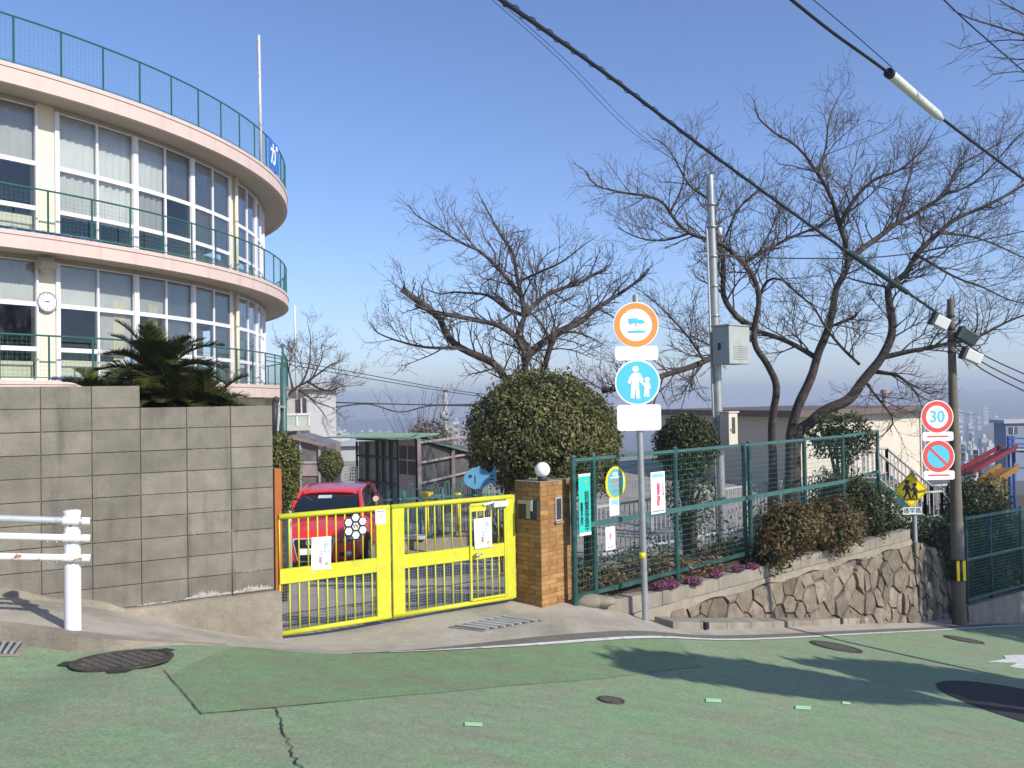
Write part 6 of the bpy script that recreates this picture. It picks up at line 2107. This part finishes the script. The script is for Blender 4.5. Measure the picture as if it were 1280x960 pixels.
sc_ = .212
out = [(-1.05, -.1), (-.98, .2), (-.8, .42), (-.5, .62), (-.2, .66), (-.05, .78), (.05, .62), (.3, .5), (.55, .32), (.72, .3), (.9, .62), (1.0, .7), (.98, .4), (1.08, .2), (1.0, .02), (1.08, -.2), (.95, -.32), (.85, -.45), (.68, -.2), (.5, -.45), (.2, -.62), (.1, -.78), (-.1, -.68), (-.4, -.72), (-.7, -.55), (-.95, -.35)]
mb = MB(); fr.poly(mb, [(x * sc_, y * sc_) for x, y in out], 0, .03); mb.build('body', m_fish, fish)
mb = MB(); fr.disc(mb, -.62 * sc_, .12 * sc_, .11 * sc_, .03, .036, 16); mb.build('eye', m_dark, fish)
mb = MB(); fr.rect(mb, -.35 * sc_, -.29 * sc_, -.35 * sc_, .15 * sc_, .03, .036); mb.build('gill', m_dark, fish)
for b_ in (.12, -.12):
    mb = MB(); fr.rect(mb, .62 * sc_, .88 * sc_, (b_ - .05) * sc_, (b_ + .05) * sc_, .03, .036); mb.build('tail_slot', m_dark, fish)
mb = MB(); mb.bar(fr(0, -.7 * sc_, -.02), fr(0, -2.6 * sc_, -.02), .05, .03); mb.build('stake', m_hutf, fish)
# oddments along the hoop fence
for k, (px, py, m, s, lab) in enumerate(((533, 616, m_signyellow, .16, 'yellow basin on a stand inside the hoop fence'), (572, 617, m_signyellow, .10, 'small yellow pot inside the hoop fence'), (525, 638, m_inkblue, .10, 'blue bucket behind the gate bars'), (548, 619, m_concl, .16, 'pale stone pot inside the hoop fence'))):
    p = P(px, py, 20.5); mb = MB(); mb.tube([(p.x, p.y, p.z - s * .8), (p.x, p.y, p.z), (p.x, p.y, p.z + .015)], [s * .7, s, s * .9], 16)
    mb.tube([(p.x, p.y, -1.5), (p.x, p.y, p.z - s * .75)], s * .35, 8)
    tag(mb.build('garden_pot', m, smooth=True), lab, 'pot')

# white rail fence behind the planter
WFA, WFB = P(745, 640, 14.6), P(1060, 620, 19.6)
wf = thing('white_rail_fence', 'low white picket railing in the yard behind the green fence', 'railing', WFA)
wfd = (WFB - WFA); wfd.z = 0; WL = wfd.length; wfd.normalize()
za, zb = yard_z(WFA.x, WFA.y), yard_z(WFB.x, WFB.y)
zf = lambda a: za + (zb - za) * a / WL
W0 = Vector((WFA.x, WFA.y, 0))
m_wf = mat('dull_white_rail', (.42, .43, .43), .6, var=.1)
for zz_ in (.15, .95):
    mb = MB(); mb.bar(W0 + Vector((0, 0, zf(0) + zz_)), W0 + wfd * WL + Vector((0, 0, zf(WL) + zz_)), .03, .04); mb.build('rail', m_wf, wf)
a = 0
k = 0
while a < WL:
    mb = MB(); p = W0 + wfd * a
    w_ = .05 if k % 12 == 0 else .016
    mb.bar(p + Vector((0, 0, zf(a))), p + Vector((0, 0, zf(a) + (1.05 if k % 12 == 0 else .95))), w_, w_); mb.build('post' if k % 12 == 0 else 'baluster', m_wf, wf); a += .115; k += 1

# ================================================================== cream hall on the right
K0, K1, K2 = P(990, 540, 30), P(1152, 530, 37), P(826, 540, 40)
hall = thing('cream_hall', 'long cream building with a low brown roof edge behind the cherry trees', 'building', (K0.x, K0.y, -3.0))
zw = P(990, 519, 30).z
z2 = P(826, 519, 40).z
for nm, a, b, m in (('wall', K0, K1, m_cream2), ('wall', K2, K0, m_cream2)):
    d = (b - a); d.z = 0; d.normalize(); nn_ = Vector((d.y, -d.x, 0))
    mb = MB(); mb.prism([Vector((a.x, a.y, -4.0)), Vector((b.x, b.y, -4.0)), Vector((b.x, b.y, zw)), Vector((a.x, a.y, zw))], -nn_ * .2); mb.build(nm, m, hall)
dv1 = (K1 - K0); dv1.z = 0; dv1.normalize(); dv2 = (K2 - K0); dv2.z = 0; dv2.normalize()
o_ = Vector((K0.x, K0.y, 0)) - dv1 * .5 - dv2 * .5
e1, e2 = o_ + dv1 * ((K1 - K0).length + .8), o_ + dv2 * ((K2 - K0).length + .8)
mb = MB(); mb.prism([Vector((*p.xy, zw - .06)) for p in (o_, e1, e1 + dv2 * ((K2 - K0).length), e2)], (0, 0, .22)); mb.build('roof_edge', m_roofbr, hall)
apex = (o_ + e1 + e2) / 3 + Vector((3, 6, 0)); mb = MB(); 
vs_ = [Vector((*p.xy, zw + .165)) for p in (o_, e1, e1 + dv2 * ((K2 - K0).length), e2)] + [Vector((apex.x, apex.y, zw + .18))]
mb.add(vs_, [(0, 1, 4), (1, 2, 4), (2, 3, 4), (3, 0, 4)]); mb.build('roof', m_roofbr, hall)
mb = MB(); p = K0.lerp(K1, .985); mb.tube([(p.x + .1, p.y - .12, -3.5), (p.x + .1, p.y - .12, zw)], .06, 8); mb.build('downpipe', m_galvd, hall)
vt = P(1106, 500, 34); mb = MB(); mb.tube([(vt.x, vt.y, zw), (vt.x, vt.y, vt.z + .25)], .10, 10); mb.tube([(vt.x, vt.y, vt.z + .25), (vt.x, vt.y, vt.z + .40)], .15, 10); mb.build('roof_vent', m_hutf, hall)

# ================================================================== outdoor stairs with white railings
stz = thing('outdoor_stairs', 'outdoor steel stairs with white picket railings behind the utility pole', 'stairs', P(1150, 740, 19))
m_wr = mat('white_stair_rail', (.42, .42, .41), .5, var=.08)
def railrun(p, q, h, nbal, parent):
    mb = MB(); mb.tube([p + Vector((0, 0, h)), q + Vector((0, 0, h))], .028, 8); mb.build('hand_rail', m_wr, parent, True)
    mb = MB(); mb.tube([p + Vector((0, 0, .1)), q + Vector((0, 0, .1))], .02, 6); mb.build('lower_rail', m_wr, parent, True)
    for k in range(nbal + 1):
        r_ = p.lerp(q, k / nbal); big = k in (0, nbal)
        mb = MB(); w_ = .05 if big else .017
        mb.bar(r_ + Vector((0, 0, -.05 if big else .1)), r_ + Vector((0, 0, h)), w_, w_); mb.build('post' if big else 'baluster', m_wr, parent)
s0, s1, s2, s3, s4 = P(1066, 604, 17.6), P(1097, 603, 17.9), P(1157, 652, 18.4), P(1178, 650, 18.6), P(1230, 715, 19.2)
for (p, q, nb_) in ((s0, s1, 5), (s1, s2, 12), (s2, s3, 4), (s3, s4, 10)):
    railrun(p, q, .62 if q is s1 or p is s1 else .6, nb_, stz)
    back_ = Vector((.9, 1.5, 0)) * .75
    railrun(p + back_, q + back_, .62, nb_, stz)
    # stringer and treads
    mb = MB(); mb.bar(p + Vector((0, 0, -.02)), q + Vector((0, 0, -.02)), .05, .17); mb.build('stringer', m_fence, stz)
    mb = MB(); mb.bar(p + back_ + Vector((0, 0, -.02)), q + back_ + Vector((0, 0, -.02)), .05, .17); mb.build('stringer', m_fence, stz)
    nt = max(1, int(abs(p.z - q.z) / .15))
    for k in range(nt):
        c0 = p.lerp(q, (k + .5) / nt)
        mb = MB(); mb.hexa([c0 + Vector((-.16, 0, -.02)), c0 + Vector((.16, 0, -.02)), c0 + back_ + Vector((.16, 0, -.02)), c0 + back_ + Vector((-.16, 0, -.02)), c0 + Vector((-.16, 0, .02)), c0 + Vector((.16, 0, .02)), c0 + back_ + Vector((.16, 0, .02)), c0 + back_ + Vector((-.16, 0, .02))])
        mb.build('tread', m_concl, stz)
for p in (s1, s2, s3, s4):
    for b_ in (0, .75):
        q = p + Vector((.9, 1.5, 0)) * b_
        mb = MB(); mb.bar(Vector((q.x, q.y, -3.6)), q, .10, .10); mb.build('support_post', m_fence, stz)

# ================================================================== fence and footing at the right edge
RA, RB = P(1206, 700, 16.9), P(1300, 700, 18.6)
RA.z = RB.z = 0
rfr = Fr(RA, (RB - RA))
rz = lambda py: P(1240, py, 17.4).z
rf_ = thing('mesh_fence', 'green mesh fence on a low concrete wall at the right edge', 'fence', Vector((RA.x, RA.y, rz(750))))
RLn = (RB - RA).length
rps = [rfr(0, 0), ]
def ra(px): return (hitv(px, 700, RA, RB) - rfr.O).dot(rfr.u)
for px in (1208, 1238, 1277, 1316):
    mb = MB(); mb.tube([rfr(ra(px), rz(760)), rfr(ra(px), rz(640))], .034, 12); mb.build('post', m_fence, rf_, True)
for z, m in ((rz(643), m_fencetop), (rz(693), m_fencetop), (rz(742), m_fence)):
    mb = MB(); mb.bar(rfr(0, z, .02), rfr(ra(1320), z, .02), .03, .05); mb.build('rail', m, rf_)
mb = MB()
z = rz(740)
while z < rz(645):
    mb.bar(rfr(0, z, 0), rfr(ra(1320), z, 0), .0045, .0045); z += .062
a = 0
while a < ra(1320):
    mb.bar(rfr(a, rz(742), 0), rfr(a, rz(643), 0), .0035, .0035); a += .05
stuff(mb.build('wire_mesh', m_teal_wire, rf_))
mb = MB()
e_ = ra(1500)
zf0, zf1 = H(RA.x, RA.y) - .3, H(*rfr(e_, 0).xy) - .3
mb.hexa([rfr(-.1, zf0, .12), rfr(e_, zf1, .12), rfr(e_, zf1, -.2), rfr(-.1, zf0, -.2), rfr(-.1, rz(748), .10), rfr(e_, rz(748), .10), rfr(e_, rz(748), -.2), rfr(-.1, rz(748), -.2)])
tag(mb.build('footing_wall', m_concl, bevel=.01), 'low pale concrete footing wall at the right edge', 'wall')

# ================================================================== playground equipment, right
m_slr = mat('red_slide_paint', (.15, .014, .022), .5, var=.12, scale=3)
m_slo = mat('orange_yellow_paint', (.24, .12, .02), .5, var=.12, scale=3)
m_tow = mat('blue_tower_paint', (.04, .08, .26), .5, var=.12)
pgz = -3.4
tw_ = thing('play_tower', 'blue climbing tower at the right edge of the playground', 'play tower', P(1272, 640, 30))
for px, d in ((1261, 29.5), (1300, 29.5), (1266, 31), (1305, 31)):
    p = P(px, 545, d); mb = MB(); mb.tube([(p.x, p.y, pgz), (p.x, p.y, p.z)], .07, 8); mb.build('post', m_tow, tw_, True)
mb = MB(); p = P(1283, 562, 30.2); mb.box(p, 1.1, 1.4, .12); mb.build('platform', m_tow, tw_)
for py in (548, 555, 562, 585):
    mb = MB(); mb.bar(P(1261, py, 29.45), P(1302, py, 29.45), .05, .05); mb.build('guard_bar', m_tow if py != 562 else m_wr, tw_)
sl1 = thing('slide', 'long red slide running down left from the blue tower', 'slide', P(1210, 610, 29))
mb = MB(); a_, b_ = P(1262, 562, 29.6), P(1205, 592, 28.5); mb.bar(a_, b_, .45, .05); mb.build('chute', m_slr, sl1)
for s in (-.28, .28):
    mb = MB(); o2 = Vector((.3, -.6, 0)).normalized() * s; mb.bar(a_ + o2 + Vector((0, 0, .12)), b_ + o2 + Vector((0, 0, .06)), .05, .13); mb.build('side_wall', m_slr, sl1)
mb = MB(); p = P(1225, 580, 29); mb.tube([(p.x, p.y, pgz), tuple(p)], .05, 8); mb.build('support', m_tow, sl1)
sl2 = thing('slide', 'orange-yellow slide below the red one', 'slide', P(1210, 640, 27))
a_, b_ = P(1262, 586, 28), P(1203, 622, 26.5)
mb = MB(); mb.bar(a_, b_, .6, .06); mb.build('chute', m_slo, sl2)
for s in (-.3, .3):
    mb = MB(); o2 = Vector((.3, -.6, 0)).normalized() * s; mb.bar(a_ + o2 + Vector((0, 0, .1)), b_ + o2 + Vector((0, 0, .06)), .05, .14); mb.build('side_wall', m_slo, sl2)
for f in (.1, .6):
    p = a_.lerp(b_, f); mb = MB(); mb.tube([(p.x, p.y, pgz), tuple(p)], .05, 8); mb.build('support', m_slo, sl2)
swg = thing('swing_frame', 'pale A-frame legs of a swing in the playground', 'swing', P(1222, 640, 27))
for (x0, x1) in ((1219, 1215), (1221, 1226)):
    a_ = P(x0, 596, 27); b_ = P(x1, 640, 26.5 if x0 < 1220 else 27.5); b_.z = pgz; mb = MB(); mb.tube([a_, b_], .045, 8); mb.build('leg', m_wr, swg, True)
mb = MB(); mb.tube([P(1220, 596, 27), P(1222, 588, 30.5)], .05, 8); mb.build('top_bar', m_wr, swg, True)
a_ = P(1222, 588, 30.5)
for dx in (-.7, .7):
    mb = MB(); mb.tube([a_, Vector((a_.x + dx, a_.y, pgz))], .045, 8); mb.build('leg', m_wr, swg, True)
tb = thing('climbing_bar', 'small yellow hoop bar in the playground', 'climbing bar', P(1252, 630, 26))
p0, p1 = P(1244, 612, 26), P(1252, 610, 26)
mb = MB(); mb.tube([Vector((p0.x, p0.y, pgz)), p0, p0.lerp(p1, .1) + Vector((0, 0, .08)), p0.lerp(p1, .9) + Vector((0, 0, .08)), p1, Vector((p1.x, p1.y, pgz))], .04, 8); mb.build('hoop', m_slo, tb, True)

# ================================================================== things beyond, left
apt = thing('apartment_house', 'white house with glazed balcony beyond the round building', 'building', P(385, 600, 38))
def pbox(name, px0, py0, px1, py1, d, dep, m, parent):
    a, b = P(px0, py0, d), P(px1, py1, d)
    mb = MB(); z0, z1 = min(a.z, b.z), max(a.z, b.z)
    mb.box(((a.x + b.x) / 2, d + dep / 2, (z0 + z1) / 2), b.x - a.x, dep, z1 - z0); return mb.build(name, m, parent)
pbox('wall', 330, 486, 387, 640, 38, 6, m_bwhite, apt)
pbox('roof_slab', 328, 481, 390, 486, 37.6, 6.6, m_bwhite, apt)
w_ = pbox('window', 370, 498, 383, 518, 37.95, .1, m_bdark, apt); pbox('window_frame', 375.5, 498, 377.5, 518, 37.9, .12, m_alu, w_)
w_ = pbox('window', 356, 540, 372, 556, 37.95, .1, m_bdark, apt); pbox('window_frame', 371, 538, 376, 556, 37.9, .12, m_alu, w_)
bl = pbox('balcony', 344, 533, 388, 538, 36.9, 1.1, m_bwhite, apt)
pbox('rail', 344, 517, 388, 519, 36.9, .06, m_alu, bl)
for x in (356, 371, 386): pbox('rail_post', x - .8, 518, x + .8, 533, 36.9, .06, m_alu, bl)
pbox('balcony_glass', 356.5, 519, 385.5, 532.5, 36.93, .02, mat('frosted_balcony_glass', (.45, .55, .53), .3, var=.15, scale=2), bl)
# brown translucent shed
shd = thing('plastic_shed', 'brownish translucent lean-to shed behind the red car', 'shed', P(382, 620, 25))
m_shed = mat('brown_translucent_sheet', (.15, .135, .12), .35, var=.3, scale=3, col2=(.24, .18, .14), c2scale=1.5)
mb = MB(); a0, a1 = P(356, 560, 25), P(400, 560, 25)
zt0, zt1, zb_ = P(356, 545, 25).z, P(400, 558, 25).z, -1.46
mb.prism([Vector((a0.x, 25, zb_)), Vector((a1.x, 25, zb_)), Vector((a1.x, 25, zt1)), Vector((a0.x, 25, zt0))], (0, 3, 0)); mb.build('wall_sheet', m_shed, shd)
mb = MB(); mb.bar(Vector((a0.x - .1, 24.9, zt0 + .03)), Vector((a1.x + .15, 24.9, zt1 + .02)), .12, .05); mb.build('roof_edge', mat('rusty_gutter', (.30, .19, .13), .7, var=.2), shd)
for f in (0.02, .45, .99):
    p = Vector((a0.x, 24.96, 0)).lerp(Vector((a1.x, 24.96, 0)), f); mb = MB(); mb.bar(p + Vector((0, 0, zb_)), p + Vector((0, 0, zt0 + (zt1 - zt0) * f)), .05, .05); mb.build('stud', m_galvd, shd)
mb = MB(); mb.bar(Vector((a0.x, 24.95, P(380, 578, 25).z)), Vector((a1.x, 24.95, P(380, 578, 25).z)), .05, .06); mb.build('cross_rail', m_galvd, shd)
mb = MB(); mb.box((P(388, 587, 25).x, 24.97, P(388, 587, 25).z), .5, .02, .35); mb.build('reddish_panel', m_hutf, shd)
# teal post by the wall end with lamp arm
tp0, tp1 = P(354.5, 560, 13.5), P(353, 429, 13.5)
tpo = thing('teal_post', 'teal steel post rising behind the end of the block wall', 'post', (tp0.x, tp0.y, yard_z(tp0.x, 13.5)))
mb = MB(); mb.tube([(tp0.x, tp0.y, yard_z(tp0.x, 13.5)), tuple(P(354, 460, 13.5)), tuple(P(354, 459, 13.5)), tuple(tp1)], [.05, .05, .02, .015], 12); mb.build('shaft', m_fencetop, tpo, True)
mb = MB(); mb.bar(P(344, 507, 13.4), P(357, 509, 13.4), .03, .03); mb.build('bracket', m_galvd, tpo)
mb = MB(); mb.sphere(P(345, 500, 13.35), .055, nu=12, nv=8); mb.tube([P(344, 502, 13.35), P(342, 545, 13.35)], .05, 8); mb.build('floodlight', m_dark, tpo, True)
mb = MB(); fp0, fp1 = P(371, 500, 36), P(368, 382, 36); mb.tube([fp0, fp1], .04, 8); tag(mb.build('flag_pole', m_pale, smooth=True), 'thin white pole in front of the far bare tree', 'pole')
# white low building and white gate behind the car
lb = thing('low_white_building', 'low white flat-roofed building beyond the small clipped tree', 'building', P(425, 600, 60))
pbox('wall', 400, 556, 448, 620, 60, 8, m_bwhite, lb); pbox('parapet', 397, 553, 470, 557, 59.7, 8.6, m_bgrey, lb); pbox('rooftop_room', 413, 546, 428, 553, 61, 3, m_bwhite, lb)
wg = thing('white_lattice_gate', 'small white lattice gate left of the aviary', 'gate', P(438, 610, 24))
for px in (429, 446):
    mb = MB(); mb.bar(P(px, 583, 24), Vector((P(px, 600, 24).x, 24, -1.46)), .05, .05); mb.build('post', m_wr, wg)
for k in range(9):
    mb = MB(); z = P(438, 584 + 4 * k, 24); mb.bar(P(429, 584 + 4 * k, 24), P(446, 584 + 4 * k, 24), .02, .025); mb.build('lattice_bar', m_wr, wg)
for k in range(5):
    mb = MB(); mb.bar(P(432 + 3 * k, 584, 24.02), P(432 + 3 * k, 618, 24.02), .02, .02); mb.build('lattice_bar', m_wr, wg)
# green handrail left of the car
tg = thing('teal_hand_rail', 'teal hand rail left of the red car', 'railing', P(352, 640, 14))
for py in (612, 622): 
    mb = MB(); mb.tube([P(350, py, 14), P(372, py + 2, 15.5)], .025, 8); mb.build('rail', m_fencetop, tg, True)
for px in (352, 362):
    mb = MB(); p = P(px, 612, 14.3); mb.tube([p, Vector((p.x, p.y, yard_z(p.x, p.y)))], .03, 8); mb.build('post', m_wr, tg, True)
# telephone pole with crossarms and far wires
tpl = thing('telephone_pole', 'distant telephone pole with crossarms above the aviary roof', 'utility pole', Vector((P(558, 600, 55).x, 55, -6)))
mb = MB(); a_, b_ = P(558.5, 620, 55), P(556.5, 483, 55); a_.z = -6; mb.tube([a_, b_], [.2, .15], 10); mb.build('shaft', m_galvd, tpl, True)
for (x0, x1, y) in ((551, 575, 486), (552, 562, 515), (551, 563, 522)):
    mb = MB(); mb.bar(P(x0, y, 54.8), P(x1, y + .4, 54.8), .12, .14); mb.build('crossarm', m_galvd, tpl)
mb = MB(); mb.tube([P(553.5, 515, 54.6), P(553.5, 523, 54.6)], .18, 10); mb.build('transformer', m_galvd, tpl, True)
for k, pix in enumerate(([(330, 445, 44), (430, 463, 48), (556, 486, 55), (640, 497, 60)], [(330, 450, 44), (430, 468, 48), (556, 489, 55), (640, 501, 60)],
                         [(420, 503, 40), (556, 506, 42), (680, 502, 44)], [(420, 509, 40), (460, 505, 41), (500, 515, 41.5), (540, 507, 42), (600, 508, 43)])):
    cable('overhead_wire', pix, .022 if k < 2 else .03, ('upper distant wire to the telephone pole', 'lower distant wire to the telephone pole', 'level distant wire in front of the telephone pole', 'loosely hanging distant wire in front of the telephone pole')[k])

# ================================================================== far city
m_city = [mat('far_wall_%d' % k, c_, .85, var=.05, scale=.05) for k, c_ in enumerate(((.62, .62, .60), (.48, .48, .50), (.55, .50, .45), (.38, .40, .44)))]
m_cwin = mat('far_window_band', (.12, .13, .15), .5, var=0)
def tower(name, px, py_top, w_px, d, ground_z, label, k, group):
    a = P(px, py_top, d); w = w_px * d / F
    dep = w * random.uniform(.6, 1.1)
    t = thing(name, label, 'building', (a.x, d, ground_z), group)
    h = a.z - ground_z
    mb = MB(); mb.box((a.x, d + dep / 2, ground_z + h / 2 - 3), w, dep, h + 6); mb.build('wall', m_city[k % 4], t)
    mb = MB(); mb.box((a.x + w * random.uniform(-.2, .2), d + dep / 2, a.z + h * .03 + .6), w * .35, dep * .4, max(1.2, h * .06)); mb.build('rooftop_room', m_city[(k + 1) % 4], t)
    nf = max(2, min(9, int(h / 3.2)))
    for f in range(nf):
        z = a.z - (f + .65) * min(3.2, h / nf)
        mb = MB(); mb.box((a.x, d - .05, z), w * .8, .2, min(1.3, h / nf * .45)); mb.build('window_band', m_cwin, t)
rc = random.Random(12)
ORD = ('first', 'second', 'third', 'fourth', 'fifth', 'sixth', 'seventh', 'eighth', 'ninth')
CPX = (396, 404, 411, 418, 424, 432, 441, 452, 463, 474, 486, 402, 570, 580, 563, 590, 604)
for k, (px, pt, w_, d) in enumerate(((396, 533, 8, 420), (404, 529, 6, 520), (411, 528, 5, 600), (418, 533, 6, 560), (424, 538, 6, 480), (432, 541, 8, 420), (441, 543, 6, 480), (452, 541, 7, 650), (463, 538, 5, 800), (474, 541, 8, 700), (486, 539, 6, 820), (402, 541, 14, 300), (570, 527, 7, 420), (580, 531, 6, 480), (563, 532, 6, 500), (590, 536, 8, 520), (604, 541, 8, 420))):
    tower('city_block', px, pt, w_, d, land_z(P(px, pt, d).x, d), ('%s distant apartment block from the left, left of the aviary roof' % ORD[sorted(q for q in CPX if q < 450).index(px)] if px < 450 else ('%s hazy distant block from the left over the aviary roof' % ORD[sorted(q for q in CPX if 450 < q < 500).index(px)] if px < 500 else '%s pale distant block from the left near the telephone pole' % ORD[sorted(q for q in CPX if q > 500).index(px)])), k, ('far blocks left of the aviary' if px < 450 else ('far blocks over the aviary roof' if px < 500 else 'far blocks by the telephone pole')))
for k in range(40):
    d = rc.choice((150, 190, 240, 300, 380, 460, 560, 700, 900))
    px = rc.uniform(1196, 1300)
    top = 572 - 60 * ((d - 150) / 750) ** .6 + rc.uniform(-7, 6)
    tower('city_block', px, top, rc.uniform(4, 10) * (300 / d) ** .3, d, min(land_z(P(px, top, d).x, d), P(px, top, d).z - 5), 'pale block of the hazy city right of the utility pole', rc.randrange(4), 'far blocks right of the utility pole')
bh = thing('blue_house', 'blue-grey house beyond the playground at the right edge', 'building', P(1275, 560, 60))
pbox('wall', 1257, 527, 1330, 600, 60, 1.5, mat('blue_grey_cladding', (.20, .25, .34), .6, var=.06), bh)
pbox('roof_slab', 1255, 525, 1335, 528, 59.8, 1.9, m_bgrey, bh)
w_ = pbox('window', 1262, 534, 1272, 542, 59.95, .1, m_bdark, bh); pbox('window_frame', 1266.5, 534, 1267.5, 542, 59.9, .12, m_alu, w_)

# ================================================================== evergreen trees outside the view on the right; they shade the road
def big_tree(label, x, y, h, rx, ry, rz_, seed, dx=0.0, dy=0.0):
    zb = H(x, y); c = Vector((x, y, zb + h))
    t = bush(label, 'tree', c, rx, ry, rz_, 6000, .22, m_leafd, zb, seed, .30, 2.2, 'evergreen_tree', core=.55, trunk=False, depth=.5)
    mb = MB(); zb2 = H(x + dx, y + dy); mb.tube([(x + dx, y + dy, zb2 - .2), (x + dx * .8, y + dy * .8, zb + h * .6), (x, y, zb + h)], [.14, .11, .06], 10); mb.build('trunk', m_bark, t, True)
big_tree('leaning flat-topped evergreen outside the picture on the right, nearest', 7.5, 4.1, 4.7, 1.7, .45, .3, 2.0, 3.6, 1.6)
big_tree('flat-topped evergreen tree outside the picture on the right, middle one', 10.6, 5.0, 5.1, 2.1, .7, .4, 3.4, 2.2, 1.8)
big_tree('broad evergreen tree outside the picture on the right, farthest', 17.9, 9.3, 8.6, 2.3, 2.3, 1.6, 5.0)

# ================================================================== hazy air
mb = MB(); mb.hexa([(-4200, -60, -62), (4200, -60, -62), (4200, 2700, -62), (-4200, 2700, -62), (-4200, -60, 30), (4200, -60, 30), (4200, 2700, 30), (-4200, 2700, 30)])
m_haze = bpy.data.materials.new('hazy_air'); m_haze.use_nodes = True
hn = m_haze.node_tree.nodes
for n in list(hn):
    if n.type == 'BSDF_PRINCIPLED': hn.remove(n)
pv = hn.new('ShaderNodeVolumePrincipled')
pv.inputs['Color'].default_value = (.80, .88, 1.0, 1)
pv.inputs['Density'].default_value = .0010
pv.inputs['Anisotropy'].default_value = .2
m_haze.node_tree.links.new(pv.outputs[0], hn['Material Output'].inputs['Volume'])
stuff(tag(mb.build('haze', m_haze), 'thin pale winter haze over the far city', 'haze'))
